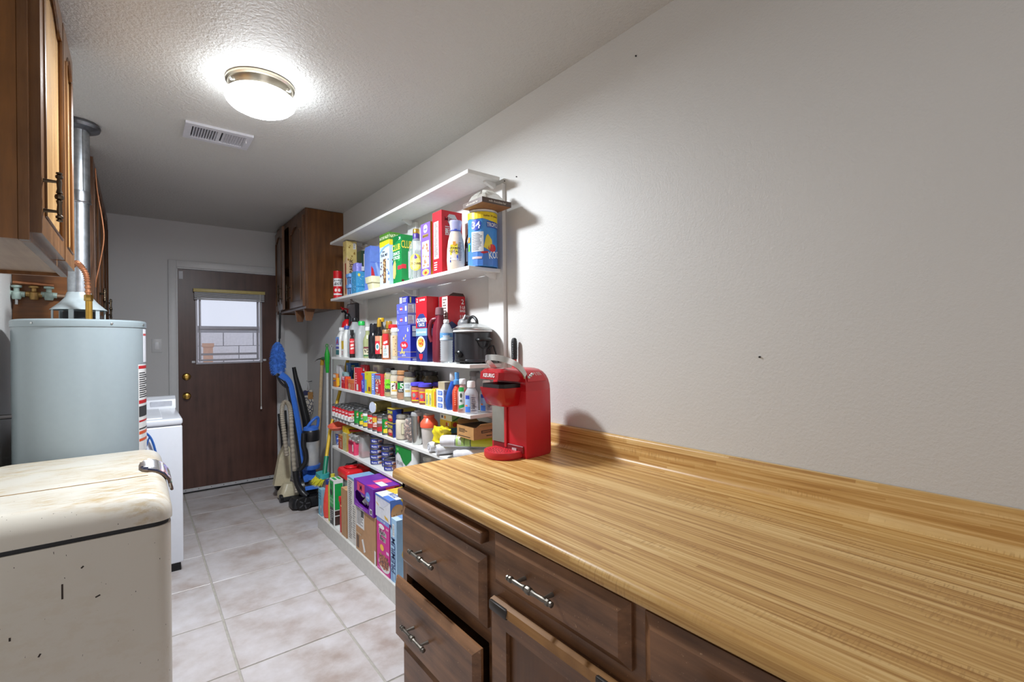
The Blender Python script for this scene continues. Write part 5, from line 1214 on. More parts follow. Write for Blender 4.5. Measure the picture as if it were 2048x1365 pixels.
# slow cooker
sc_ = thing('slow_cooker', 'black round slow cooker with glass lid at the near end of the middle shelf', 'slow cooker', (1.266, 1.912, Z3+.0003))
SK = K((46, 46, 50), .28, .2)
for a in (30, 120, 210, 300): MB().lathe([(.009, 0), (.011, .006)], 10, 0, T(.06*math.cos(math.radians(a)), .06*math.sin(math.radians(a)), 0)).build('foot', BLACK, sc_)
MB().lathe([(.080, .005), (.088, .008), (.0885, .016), (.086, .020), (.0865, .145), (.0885, .148)], 48).build('heating_base', SK, sc_, smooth=30)
MB().lathe([(.086, .148), (.0935, .150), (.0945, .154), (.092, .158), (.086, .159)], 48).build('crock_rim', K((206, 206, 206), .3), sc_)
MB().lathe([(.0925, .1595), (.0935, .163), (.0925, .168), (.087, .170)], 48).build('lid_rim', STEEL, sc_)
MB().lathe([(.0885, .168), (.07, .182), (.04, .190), (.0, .192)], 40, cap=False).build('glass_lid', CLEAR((210, 212, 210), .4, .05), sc_)
MB().tube(smooth_path([(.0, .034, .186), (.0, .030, .206), (.0, .012, .221), (.0, -.012, .221), (.0, -.034, .206), (.0, -.040, .186)], 5), .0075, 8).lathe([(.016, .188), (.014, .196)], 16).build('lid_handle', BLACK, sc_)
a0 = math.atan2(-1.922, -1.27)
Mk = Rz(a0-.75) @ T(.087, 0, .045) @ Ry(PI/2)
MB().lathe([(.014, 0), (.017, .004), (.017, .014), (.012, .018)], 18, 0, Mk).box(-.015, .015, -.004, .004, .016, .026, 0, .002, 1, Mk @ Rz(.8)).build('control_knob', BLACK, sc_)
for s_ in (.62, .62+PI):
    Mh = Rz(a0+s_)
    MB().tube([tuple(Mh @ Vector(p)) for p in smooth_path([(.084, -.034, .112), (.100, -.032, .112), (.108, -.016, .113), (.110, 0, .113), (.108, .016, .113), (.100, .032, .112), (.084, .034, .112)], 4)], .0075, 8).tube([tuple(Mh @ Vector(p)) for p in smooth_path([(.088, -.032, .105), (.092, -.018, .080), (.093, 0, .074), (.092, .018, .080), (.088, .032, .105)], 4)], .003, 6).build('side_handle', BLACK, sc_)
MB().tube(smooth_path([(.035, -.085, .07), (.055, -.090, .085), (.065, -.095, .055), (.072, -.10, .02), (.074, -.11, .004)], 6), .004, 8).build('power_cord', BLACK, sc_)
jr = thing('blender_part', 'clear and grey blender lid assembly standing behind the slow cooker lid', 'kitchen gadget', (1.318, 2.062, Z3+.0003))
MB().lathe([(.030, 0), (.030, .16), (.034, .165), (.034, .185)], 20).build('beaker', CLEAR((196, 198, 198), .6, .1), jr)
MB().lathe([(.036, .185), (.037, .20), (.030, .215), (.020, .222)], 20).tube([(-.02, -.02, .215), (-.01, -.02, .236), (.02, -.01, .232), (.03, 0, .21)], .006, 8).build('grey_lid', K((120, 120, 122), .35), jr)
# ------------------------------------------------------------------ shelf 4
bag('clear_bag', 'clear plastic bag of snacks at the far end of the jar shelf', 'bag', (1.214, 1.265, 3.672, 3.735, Z4, 1.165), CLEAR((226, 226, 228), .55, .2), seed=2, amp=.008, tuck=.45)
bag('orange_packet', 'orange and white snack packet at the far left of the jar shelf', 'packet', (1.182, 1.187+.02, 3.655, 3.735, Z4, 1.105), K((204, 120, 44), .35), [('f', 'r', (224, 220, 214), (.05, .70, .95, .95)), ('f', 'p', (226, 160, 40), [(.05, .5), (.95, .56), (.95, .72), (.05, .6)]), ('f', 'r', (110, 120, 190), (.1, .44, .9, .5)), ('s', 'r', (226, 176, 40), (.1, .1, .9, .7))], seed=3, amp=.002, tuck=.8)
carton('teal_packet', 'pale teal carton behind the orange snack packet', 'box', (1.225, 1.262, 3.60, 3.655, Z4, 1.118), ((150, 190, 190), (150, 186, 190), (170, 200, 200)), [('f', 'lines', (70, 100, 110), (.1, .1, .9, .9, 8)), ('f', 'r', (96, 140, 196), (.4, .02, 1, .35)), ('f', 'r', (226, 190, 60), (0, 0, .35, .5))])
carton('wipes_box', 'blue box with dark tyre picture at the back of the jar shelf', 'box', (1.272, 1.335, 3.60, 3.70, Z4, 1.185), ((70, 126, 190), (36, 92, 150), (40, 70, 120)), [('s', 'e', (40, 42, 48), (.60, .45, .42, .22)), ('s', 'e', (100, 110, 120), (.42, .45, .12, .17)), ('s', 'r', (36, 38, 46), (.5, .26, 1, .64)), ('f', 'r', (206, 216, 226), (.1, .1, .4, .9)), ('s', 'r', (190, 200, 80), (.1, .86, .5, .9))], [('s', 'TIRE', W_, .5, .77, .12)])
carton('red_packet', 'small bright red drink carton with pink top on the jar shelf', 'box', (1.188, 1.228, 3.475, 3.560, Z4, 1.092), ((204, 30, 44), (196, 40, 44), (190, 60, 80)), [('f', 'r', (226, 170, 196), (.15, .72, .75, .92)), ('f', 'r', (240, 236, 236), (.1, .92, .8, .99)), ('f', 'lines', (236, 190, 190), (.1, .45, .3, .6, 2)), ('f', 'lines', (236, 190, 190), (.7, .45, .86, .8, 4)), ('s', 'r', (226, 90, 50), (0, 0, 1, 1))])
carton('orange_box', 'small orange red carton in front of the yellow tea box', 'box', (1.190, 1.240, 3.302, 3.455, Z4, 1.075), ((214, 90, 56), (206, 70, 50), (216, 150, 110)), [('f', 'r', (222, 120, 60), (.22, .70, 1, .96)), ('f', 'e', (206, 150, 110), (.40, .40, .18, .26)), ('f', 'r', (206, 120, 80), (.66, .1, .92, .66)), ('f', 'lines', (236, 206, 180), (.24, .05, .55, .16, 2)), ('f', 'r', (220, 60, 60), (0, 0, .18, 1))])
carton('tea_box', 'yellow tea box with slanting red banner on the jar shelf', 'box', (1.250, 1.300, 3.312, 3.470, Z4, 1.155), ((224, 190, 34), (220, 176, 30), (226, 200, 80)), [('f', 'p', (204, 40, 52), [(.50, .62), (.58, .74), (1, .96), (1, .78), (.62, .60)]), ('f', 'p', (240, 170, 40), [(.4, .3), (.7, .4), (.9, .62), (.45, .7)]), ('f', 'p', (40, 120, 50), [(.55, .16), (.85, .28), (.95, .22), (.8, .12)])], [('f', 'Lipton', W_, .80, .79, .13, dict(rot=30, fit=.45))])
carton('red_candy_box', 'tall bright red candy box leaning among packets on the jar shelf', 'box', (1.186, 1.215, 3.205, 3.285, Z4, 1.168), ((206, 44, 56), (196, 40, 50), (190, 180, 176)), [('f', 'r', (236, 214, 214), (0, 0, .08, 1)), ('f', 'lines', (240, 170, 170), (.25, .3, .6, .8, 5)), ('f', 'r', (226, 216, 210), (.5, .05, .9, .3))])
bag('red_pouch', 'shiny red seasoning pouch behind the candy box', 'packet', (1.222, 1.262, 3.165, 3.275, Z4, 1.185), K((190, 36, 46), .3), [('f', 'r', (206, 200, 190), (.1, .78, .9, .9))], seed=6, amp=.004, tuck=.7)
carton('purple_packet', 'slim purple and blue packet left of the yellow carton', 'packet', (1.186, 1.226, 3.098, 3.155, Z4, 1.135), ((76, 80, 196), (140, 60, 140), (190, 190, 196)), [('f', 'e', (196, 40, 70), (.2, .76, .34, .14)), ('f', 'lines', (190, 190, 236), (.2, .2, .8, .6, 6)), ('f', 'r', (110, 40, 140), (0, 0, .3, .4))])
carton('yellow_carton', 'yellow green carton standing in the middle of the jar shelf', 'box', (1.185, 1.225, 2.985, 3.090, Z4, 1.147), ((206, 200, 40), (216, 190, 40), (206, 206, 110)), [('f', 'p', (226, 186, 30), [(.4, .05), (1, .05), (1, .7), (.5, .6)]), ('f', 'p', (120, 170, 190), [(0, .1), (.34, .1), (.3, .64), (0, .64)]), ('f', 'r', (130, 74, 50), (.58, .12, .92, .32)), ('f', 'e', (206, 160, 50), (.42, .90, .12, .05)), ('s', 'r', (180, 150, 30), (0, 0, 1, .3))])
bag('paper_packets', 'white and yellow paper packets leaning at the back above the yellow carton', 'packet', (1.262, 1.310, 3.035, 3.150, Z4, 1.188), K((206, 202, 196), .5), [('f', 'p', (226, 200, 30), [(.1, .3), (.6, .72), (.75, .66), (.25, .24)]), ('f', 'lines', (120, 116, 170), (.3, .72, .9, .92, 4))], seed=8, amp=.003, tuck=.75)
carton('blue_packet', 'slim light blue packet right of the yellow carton', 'packet', (1.188, 1.226, 2.930, 2.980, Z4, 1.140), ((120, 150, 222), (60, 90, 190), (190, 200, 226)), [('f', 'lines', (226, 232, 244), (.2, .2, .8, .9, 7))])
bag('trail_mix_bag', 'red snack bag printed with nuts left of the olive jar', 'bag', (1.186, 1.240, 2.812, 2.922, Z4, 1.138), K((196, 44, 54), .35), [('f', 'r', (120, 130, 180), (.06, .78, .94, .96)), ('f', 'dots', (222, 196, 170), (.08, .52, .92, .78, 22, .055)), ('f', 'r', (236, 226, 222), (.12, .30, .55, .40)), ('f', 'dots', (206, 166, 130), (.05, .0, .95, .13, 16, .06)), ('f', 'r', (226, 214, 206), (.05, .0, .95, .02))], [('f', 'NUTS', W_, .38, .48, .10, dict(fit=.6)), ('f', 'FRUIT', W_, .4, .22, .08, dict(fit=.6))], seed=11, amp=.004, tuck=.8)
DL = K((34, 34, 36), .3)
r = vessel('olive_jar', 'jar of green olives with bright green label and black lid', 'jar', (1.215, 2.757, Z4, .034, .178), 'jar', CLEAR((226, 226, 206), .3, .04), DL, [('l', 'r', (120, 206, 40), (0, .36, 1, .76)), ('l', 'r', (60, 66, 58), (0, .22, 1, .36))], [('l', 'olives', (40, 90, 30), .45, .55, .10)], z=(.02, .8), capr=.86, fill=(K((168, 146, 50), .5, 0, .2), .8))
ob = MB(); rr = random.Random(2)
for k in range(60):
    a, zz, q_ = rr.uniform(0, 6.28), rr.uniform(.012, .14), .0265
    ob.lathe([(.0, -.009), (.007, -.006), (.009, 0), (.007, .006), (0, .009)], 8, 0, T(q_*math.cos(a), q_*math.sin(a), zz) @ Rx(rr.random()*3), cap=False)
tag(ob.build('olives', K((176, 152, 56), .35, 0, .25), r, smooth=60), kind='stuff')
vessel('relish_jar', 'jar of pale dressing with red, white and black label', 'jar', (1.214, 2.664, Z4, .036, .167), 'jar', CLEAR((222, 216, 200), .45, .05), K((196, 192, 180), .3, .5), [('l', 'r', (226, 220, 206), (0, .12, 1, .82)), ('l', 'r', (206, 206, 90), (0, .74, 1, .82)), ('l', 'r', (150, 36, 50), (.45, .40, .8, .74)), ('l', 'dots', (40, 34, 34), (.1, .4, .9, .76, 12, .06)), ('l', 'r', (226, 180, 70), (.1, .30, .7, .38)), ('l', 'r', (190, 40, 50), (.7, .2, .9, .40))], [], z=(.06, .74), capr=.86, fill=(K((206, 186, 156), .6, 0, .12), .8))
vessel('salsa_jar', 'jar of brown sauce with green and black label', 'jar', (1.214, 2.571, Z4, .036, .170), 'jar', CLEAR((210, 180, 150), .4, .05), K((170, 120, 76), .4), [('l', 'r', (34, 40, 46), (0, .26, 1, .74)), ('l', 'r', (20, 150, 50), (0, .40, .95, .66)), ('l', 'lines', (206, 206, 206), (.1, .28, .6, .38, 2))], [('l', '5', W_, .40, .53, .26)], z=(.06, .86), capr=.9, fill=(K((184, 116, 72), .6, 0, .12), .84))
vessel('tall_glass_jar', 'tall clear jar with flat metal lid behind the brown sauce jar', 'jar', (1.318, 2.632, Z4, .040, .192), 'jar', CLEAR((196, 190, 184), .5, .08), K((120, 116, 112), .3, .6), capr=.88, fill=(K((96, 70, 52), .7), .8))
vessel('pickle_jar', 'pickle jar with white and navy label and dark lid', 'jar', (1.214, 2.481, Z4, .037, .165), 'jar', CLEAR((206, 206, 190), .4, .05), K((70, 66, 64), .35), [('l', 'r', (206, 214, 216), (0, .16, .62, .74)), ('l', 'r', (46, 52, 84), (.62, .16, 1, .74)), ('l', 'r', (196, 176, 120), (.1, .34, .5, .44)), ('l', 'lines', (120, 130, 140), (.1, .5, .5, .7, 4))], [], z=(.04, .86), capr=.88, fill=(K((150, 130, 70), .5, 0, .2), .82))
for k, (x, y, r_) in enumerate(((1.306, 2.520, .046), (1.306, 2.415, .048))):
    vessel('dark_jar', ['dark large jar at the back behind the pickle jar', 'dark large jar at the back nearer the stacked white cartons'][k], 'jar', (x, y, Z4, r_, .168), 'jar', K((74, 66, 44), .18), K((30, 28, 26), .35), capr=.92)
for k, (x, y, lab) in enumerate(((1.212, 2.386, 'left front jar of red jam with blue violet lid'), (1.211, 2.293, 'right front jar of red jam with blue violet lid'), (1.300, 2.300, 'jam jar with blue violet lid standing behind the two front ones'))):
    vessel('jam_jar', lab, 'jar', (x, y, Z4, .036, .112), 'jar', CLEAR((206, 140, 110), .5, .05), K((80, 70, 190), .3), [('l', 'r', (222, 70, 70), (0, .18, 1, .80)), ('l', 'r', (226, 190, 40), (0, .74, 1, .82)), ('l', 'r', (130, 50, 140), (.4, .20, 1, .32)), ('l', 'r', (226, 206, 50), (0, .10, .6, .18)), ('l', 'e', (150, 150, 150), (.22, .5, .13, .14))], [], 'jam jars with violet lids', z=(.04, .76), capr=1.0, capz=.84, fill=(K((170, 66, 40), .5), .78))
carton('yellow_box', 'small yellow carton with two white strips right of the jam jars', 'box', (1.186, 1.216, 2.172, 2.247, Z4, 1.090), ((226, 206, 60), (216, 196, 50), (206, 210, 130)), [('f', 'r', (206, 214, 170), (.12, .05, .40, .80)), ('f', 'r', (214, 216, 160), (.60, .05, .88, .80)), ('f', 'lines', (70, 90, 60), (.15, .1, .37, .7, 7)), ('f', 'lines', (70, 90, 60), (.63, .1, .85, .7, 7))])
carton('yellow_box', 'narrow yellow and orange carton beside the stacked white cartons', 'box', (1.186, 1.230, 2.134, 2.169, Z4, 1.099), ((222, 200, 40), (206, 120, 50), (226, 206, 60)), [('f', 'r', (206, 120, 50), (.55, .06, .95, .86)), ('f', 'r', (220, 206, 50), (0, .9, 1, 1))])
for k, lab in enumerate(('bottom of the stack of three white and blue cartons', 'middle of the stack of three white and blue cartons', 'top of the stack of three white and blue cartons')):
    carton('white_blue_box', lab, 'box', (1.186, 1.245, 2.056, 2.128, Z4+.0315*k, Z4+.0315*k+.031), ((222, 222, 230), (216, 218, 230), (226, 226, 232)), [('f', 'r', (70, 110, 200), (.22, .15, .85, .80)), ('f', 'lines', (206, 220, 240), (.28, .25, .78, .7, 2)), ('s', 'lines', (140, 140, 180), (.1, .2, .5, .8, 4))], [], 'stacked white and blue cartons')
carton('tan_box', 'small tan carton lying on top of the white and blue stack', 'box', (1.195, 1.25, 2.060, 2.124, Z4+.0955, 1.137), ((176, 160, 130), (186, 170, 140), (196, 184, 160)))
bb = thing('blue_bottle', 'curved blue dish soap bottle with pale grey cap on the jar shelf', 'bottle', (1.212, 2.020, Z4+.0003))
BL = K((38, 84, 176), .18)
ap0 = math.atan2(-2.020, -1.212)+PI/2
b = MB(); loft(b, [[tuple(Rz(ap0) @ Vector((p[0]+sh_, p[1], z))) for p in rrect(-w_, w_, -.017, .017, .0165, 4)] for z, w_, sh_ in ((0, .024, .0), (.006, .029, 0), (.05, .031, -.002), (.09, .025, .002), (.125, .018, .008), (.140, .015, .010))])
b.build('bottle_body', BL, bb, smooth=60)
b = MB(); loft(b, [[tuple(Rz(ap0) @ Vector((p[0]+.010, p[1], z))) for p in rrect(-w_, w_, -.014, .014, .0135, 4)] for z, w_ in ((.140, .016), (.144, .020), (.180, .019), (.184, .015))]); b.build('cap', K((196, 196, 198), .35), bb, smooth=60)
fe = lambda u, v, o: tuple(Rz(ap0) @ Vector(((u-.5)*.05, -.017-o, .01+.1*v)))
prints_on(bb, {'l': (fe, .05, .1)}, [('l', 'e', (52, 50, 130), (.62, .42, .28, .32))], [])
sp = vessel('spray_bottle', 'orange spray bottle with blue pump cap on the jar shelf', 'bottle', (1.202, 1.955, Z4, .023, .150), 'bottle', K((226, 78, 48), .3), None, [('l', 'lines', (240, 150, 120), (.2, .2, .4, .9, 8))], z=(.05, .8))
MB().lathe([(.016, .128), (.017, .13), (.016, .150), (.010, .152), (.0105, .168), (.011, .184), (.009, .186)], 18).build('pump_cap', K((90, 156, 220), .3), sp)
vessel('pink_bottle', 'clear pink bottle with white cap and green label', 'bottle', (1.202, 1.905, Z4, .025, .158), 'bottle', CLEAR((226, 180, 170), .6, .06), K((232, 232, 234), .35), [('l', 'r', (226, 228, 226), (.1, .10, .62, 1)), ('l', 'r', (40, 180, 80), (.1, .82, .62, 1)), ('l', 'p', (40, 170, 90), [(.1, .1), (.62, .18), (.62, .3), (.1, .24)]), ('l', 'e', (60, 70, 60), (.34, .66, .10, .10)), ('l', 'r', (206, 80, 56), (.66, .1, 1, .9)), ('l', 'e', (90, 110, 100), (.34, .44, .12, .05))], [], z=(.05, .76), capz=.84, capr=.62)
for k, (x, y, lab) in enumerate(((1.214, 1.850, 'front hand sanitizer bottle with white cap and blue label'), (1.292, 1.838, 'second hand sanitizer bottle with white cap half hidden by the coffee maker'))):
    vessel('sanitizer_bottle', lab, 'bottle', (x, y, Z4, .032, .150), 'bottle', CLEAR((222, 228, 236), .5, .05), K((236, 236, 236), .35), [('l', 'r', (150, 186, 236), (0, .0, .42, .88)), ('l', 'r', (70, 130, 226), (0, .0, .42, .3)), ('l', 'r', (44, 70, 180), (.04, .72, .36, .92)), ('l', 'e', (236, 130, 60), (.12, .36, .1, .05)), ('l', 'lines', (130, 140, 160), (.5, .05, .95, .85, 8))], [('l', 'QIC', Kk, .68, .35, .12, dict(rot=90))], 'hand sanitizer bottles', z=(.06, .62), capz=.80, capr=.56)
for k, (x, y, h_) in enumerate(((1.325, 1.985, .186), (1.325, 1.925, .180))):
    vessel('clear_tall_bottle', ['tall clear bottle at the back, left of the two behind the sanitizers', 'tall clear bottle at the back, right of the two behind the sanitizers'][k], 'bottle', (x, y, Z4, .028, h_), 'jar', CLEAR((200, 200, 200), .55, .08), K((140, 138, 136), .35), None or [], [], 'tall clear bottles at the back', capr=.9)

# ------------------------------------------------------------------ shelf 5: tins
TIN = K((176, 178, 180), .3, 1, .1)
def tin(name, label, x, y, z, r, h, prints, texts=(), group=None, a=0.0):
    root = thing(name, label, 'can', (x, y, z+.0003), 0, group)
    MB().lathe([(r*.93, .003), (r, 0), (r*1.015, .004), (r*.985, .010), (r*.985, h-.010), (r*1.015, h-.004), (r, h), (r*.94, h-.003), (r*.86, h-.004), (r*.80, h-.0025), (0, h-.0025)], 24, cap=False).build('can_body', TIN, root, smooth=40)
    fn = cyl_fn(0, 0, r*.985, math.atan2(-y, -x)+a, 2.9, .012, h-.012)
    prints_on(root, {'l': (fn, r*2.9, h-.024)}, prints, texts, 10)
    return root
soup = None
ordn = ['first', 'second', 'third', 'fourth', 'fifth', 'sixth']
for row in range(3):
    for c in range(6):
        lab = 'red and white soup can, %s from the far end, %s row' % (ordn[c], ['front', 'middle', 'back'][row])
        loc = (1.198+.0635*row, 3.712-.0685*c, Z5+.0003)
        if soup is None:
            soup = tin('soup_can', lab, loc[0], loc[1], Z5, .0312, .099, [('l', 'r', (206, 26, 40), (0, .46, 1, 1)), ('l', 'r', (236, 234, 230), (0, 0, 1, .46)), ('l', 'e', (206, 190, 130), (.5, .46, .09, .11)), ('l', 'lines', (60, 56, 56), (.28, .06, .7, .2, 2))],
                [('l', 'Campbells', W_, .48, .74, .22, dict(fit=.62)), ('l', 'SOUP', (206, 30, 44), .5, .28, .15, dict(fit=.4))], 'red and white soup cans')
        else: copy_thing(soup, loc, lab)
GN = (24, 130, 50)
def veg(k): return [('l', 'r', GN, (0, 0, 1, 1)), ('l', 'e', (226, 196, 80), (.5, .72, .20, .17)), ('l', 'e', (206, 30, 40), (.5, .72, .17, .145)), ('l', 'r', (236, 232, 226), (.36, .69, .64, .76)), ('l', 'p', k, [(.2, .02), (.8, .02), (.85, .28), (.5, .36), (.2, .28)])]
defs = [(3.275, veg((40, 150, 60)), 'green vegetable can next to the red and white soup cans', 'green'), (3.193, veg((236, 206, 60)), 'green can with yellow corn picture on the tin shelf', 'corn'),
 (3.111, [('l', 'r', (90, 186, 80), (0, .3, 1, 1)), ('l', 'r', (230, 230, 226), (0, .80, 1, 1)), ('l', 'r', (60, 120, 210), (.2, .30, .8, .42)), ('l', 'r', (236, 196, 60), (0, 0, 1, .30))], 'light green and white can with yellow base', 'peas'),
 (3.029, [('l', 'r', (206, 200, 190), (0, .3, 1, 1)), ('l', 'r', (196, 40, 44), (0, .82, 1, 1)), ('l', 'r', (180, 60, 54), (0, 0, 1, .34)), ('l', 'dots', (206, 140, 50), (.1, .36, .9, .8, 8, .07)), ('l', 'e', (196, 46, 44), (.4, .55, .14, .12))], 'red and cream can with mixed vegetables picture', 'stew'),
 (2.950, [('l', 'r', (196, 60, 50), (0, .0, 1, 1)), ('l', 'r', (226, 190, 60), (.1, .55, .9, .9)), ('l', 'lines', (236, 230, 220), (.15, .2, .85, .5, 2)), ('l', 'r', (110, 60, 44), (0, .05, 1, .16))], 'red and yellow bean can under the lying tin', 'beans'),
 (2.873, [('l', 'r', (126, 84, 74), (0, .3, 1, 1)), ('l', 'r', (206, 206, 220), (.1, .58, .9, .76)), ('l', 'p', (206, 40, 46), [(0, 0), (1, 0), (1, .24), (.5, .40), (0, .24)]), ('l', 'lines', (226, 210, 200), (.2, .8, .8, .95, 2))], 'brown can with red gabled base on the tin shelf', 'chili'),
 (2.793, veg((236, 210, 60)), 'nearest green can with red oval beside the stacked meat tins', 'green')]
txt = {'green': 'GREEN', 'corn': 'CORN', 'peas': 'peas', 'stew': 'Stew', 'beans': 'BEANS', 'chili': '20', }
for y, pr, lab, kd in defs:
    tin('vegetable_can', lab, 1.216, y, Z5, .0365, .110, pr, [('l', txt[kd], W_, .5, .5 if kd != 'chili' else .67, .12, dict(fit=.5))])
for k in range(7):
    t_ = tin('plain_can', 'unlabelled-looking steel can, %s from the far end in the back row' % (['first', 'second', 'third', 'fourth', 'fifth', 'sixth', 'seventh'][k]), 1.300, 3.275-.0795*k, Z5, .0365, .110, [('l', 'r', (150, 120, 60) if k % 2 else (60, 110, 70), (0, 0, 1, .9))], [], 'back row cans')
    t_['label'] = 'steel-topped can standing behind the labelled vegetable cans, %s from the soup cans' % (['first', 'second', 'third', 'fourth', 'fifth', 'sixth', 'seventh'][k])
ly = thing('lying_can', 'large ribbed gold tin lying on its side on top of the other cans', 'can', (1.20, 2.975, Z5+.1103))
ly.rotation_euler = (0, 0, .24); ly.location = (1.195, 2.985, Z5+.1103)
rb = [(.037, 0), (.0385, .002), (.037, .006)]
for k in range(11): rb += [(.0365, .014+.009*k), (.0378, .0185+.009*k)]
rb += [(.037, .117), (.0385, .121), (.037, .123)]
MB().lathe(rb, 30, 0, T(0, 0, .0385) @ Ry(PI/2)).build('can_body', K((206, 184, 112), .32, .85, .15), ly, smooth=50)
MB().lathe([(.0355, -.0008), (.0355, .0)], 30, 0, T(0, 0, .0385) @ Ry(PI/2)).build('can_end', K((196, 202, 222), .4, 0), ly, label='pale blue grey can end')
for k, (z0, z1) in enumerate(((Z5, .8555), (.8565, .9415))):
    t_ = carton('meat_tin', ['lower of the two stacked yellow and blue canned meat tins', 'upper of the two stacked yellow and blue canned meat tins'][k], 'can', (1.190, 1.245, 2.662, 2.742, z0, z1), ((84, 60, 50), (40, 60, 150), (190, 166, 60)),
        [('f', 'r', (60, 56, 90), (0, .55, 1, .95)), ('f', 'e', (206, 146, 110), (.5, .36, .40, .20)), ('f', 'e', (196, 50, 50), (.55, .22, .34, .13)), ('f', 'e', (226, 180, 140), (.5, .40, .26, .10)), ('f', 'r', (196, 176, 70), (0, .95, 1, 1)), ('s', 'r', (196, 176, 70), (0, .95, 1, 1)), ('f', 'r', (196, 176, 70), (0, 0, 1, .04))], [('f', 'SPAM', (232, 220, 60), .5, .74, .24)], 'stacked canned meat tins')
for k, x in enumerate((1.305,)):
    carton('meat_tin', 'third canned meat tin standing behind the stacked pair', 'can', (1.255, 1.335, 2.655, 2.72, Z5, .935), ((84, 60, 50), (60, 60, 120), (190, 166, 60)), [('s', 'r', (196, 176, 70), (0, .9, 1, 1))])
rj = vessel('rice_jar', 'large glass jar of pale rice with cream label', 'jar', (1.221, 2.592, Z5, .043, .145), 'jar', CLEAR((230, 226, 214), .3, .04), K((186, 182, 172), .3, .7), [('l', 'r', (90, 84, 70), (.38, .26, .78, .84)), ('l', 'r', (222, 214, 180), (.40, .28, .76, .82))], [], z=(.04, .8), capr=.86, fill=(K((222, 208, 182), .8, 0, .12), .84))
nb = thing('pecan_bag', 'clear bag packed with brown pecans beside the rice jar', 'bag', (1.228, 2.492, Z5+.0003))
q = MB(); rr = random.Random(4)
for k in range(230):
    a = rr.uniform(0, 2*PI); zz = rr.uniform(.014, .125); rad = .040*(1-.25*max(0, (zz-.09)/.04))*math.sqrt(rr.uniform(.45, 1))
    q.lathe([(0, -.011), (.005, -.006), (.006, 0), (.005, .006), (0, .011)], 6, rr.randint(0, 2), T(rad*math.cos(a)*.95, rad*math.sin(a), zz) @ Rz(rr.random()*6) @ Rx(rr.random()*6), cap=False)
tag(q.build('pecans', [K((110, 72, 54), .6, 0, .2), K((150, 112, 92), .6, 0, .2), K((190, 160, 142), .6)], nb, smooth=60), kind='stuff')
MB().lathe([(.040, 0), (.046, .01), (.046, .10), (.038, .13), (.020, .140), (.026, .150)], 20).build('clear_film', CLEAR((236, 236, 236), .18, .08), nb)
tu = thing('steel_tumbler', 'brushed steel insulated tumbler with clear lid on the tin shelf', 'tumbler', (1.222, 2.412, Z5+.0003))
MB().lathe([(.027, 0), (.029, .004), (.033, .08), (.034, .160)], 32).build('steel_body', K((196, 196, 192), .25, 1, .03), tu)
MB().lathe([(.0345, .160), (.035, .163), (.033, .176), (.028, .180)], 32).build('lid', CLEAR((206, 206, 206), .6, .08), tu)
MB().box(-.012, .012, -.014, .014, .180, .187, 0, .003).build('slide_tab', K((210, 210, 210), .35), tu)
sk = thing('shaker_bottle', 'frosted shaker bottle with coral orange lid on the tin shelf', 'bottle', (1.228, 2.285, Z5+.0003))
MB().lathe([(.033, 0), (.035, .004), (.043, .115)], 32).build('frosted_cup', K((206, 198, 192), .45), sk)
ORG = K((238, 96, 66), .35)
MB().lathe([(.0455, .112), (.047, .114), (.0475, .132), (.044, .140), (.030, .158), (.027, .162), (.030, .170), (.028, .176)], 32).build('screw_lid', ORG, sk)
MB().box(-.026, .026, -.018, .018, .1745, .182, 0, .004).tube([(-.02, -.012, .178), (-.02, -.004, .184), (-.02, .01, .180)], .004, 6).build('flip_cap', K((196, 178, 168), .35), sk)
carton('teal_bag_box', 'teal and blue flat carton at the bottom of the stack behind the shaker', 'box', (1.255, 1.352, 2.125, 2.225, .865, .896), ((96, 150, 176), (90, 160, 190), (120, 170, 190)), [('f', 'dots', (206, 226, 232), (.1, .1, .9, .9, 8, .05)), ('f', 'r', (110, 116, 100), (.0, .0, .6, .3))])
MB().box(-.04, .045, -.045, .045, -.0945, -.001).build('lower_carton', K((150, 136, 112), .6), bpy.data.objects['teal_bag_box'])
carton('yellow_flat_box', 'yellow flat carton with red discs in the stack behind the shaker', 'box', (1.252, 1.350, 2.100, 2.210, .8965, .932), ((214, 180, 40), (206, 170, 40), (222, 190, 60)), [('f', 'e', (196, 70, 40), (.62, .45, .07, .3)), ('f', 'r', (226, 226, 230), (.74, .25, .82, .7)), ('s', 'e', (196, 60, 40), (.25, .45, .14, .34)), ('s', 'p', (60, 50, 30), [(.55, 0), (.75, .9), (.8, .9), (.68, 0)])])
carton('white_leaf_box', 'white flat carton with orange flower and green leaves on the stack', 'box', (1.250, 1.348, 2.085, 2.205, .9325, .962), ((214, 216, 206), (150, 176, 110), (222, 222, 214)), [('f', 'e', (230, 150, 50), (.42, .5, .08, .3)), ('f', 'r', (60, 70, 90), (.12, .3, .26, .75)), ('s', 'p', (60, 100, 60), [(0, .1), (.5, .9), (.6, .85), (.15, .0)]), ('s', 'p', (60, 110, 60), [(.4, .1), (.8, .9), (.9, .8), (.55, .0)])])
YB_ = K((228, 206, 40), .3)
bag('yellow_bag', 'bright yellow folded plastic bag draped in front of the flat cartons', 'bag', (1.186, 1.252, 2.062, 2.170, .829, .902), YB_, [('t', 'r', (90, 90, 40), (.2, .15, .8, .18))], seed=13, amp=.016, tuck=.6)
br = carton('open_carton', 'open brown cardboard carton with black print resting on the yellow bag', 'box', (1.200, 1.340, 1.812, 1.955, .886, .942), ((186, 138, 84), (190, 144, 90), (170, 124, 74)), [('f', 'lines', (60, 44, 30), (.12, .45, .7, .8, 3)), ('f', 'r', (60, 44, 30), (.1, .12, .8, .18)), ('s', 'r', (60, 46, 34), (.3, .48, .95, .72)), ('s', 'lines', (186, 138, 84), (.34, .52, .9, .68, 2)), ('s', 'r', (60, 46, 34), (.5, .2, .72, .28))])
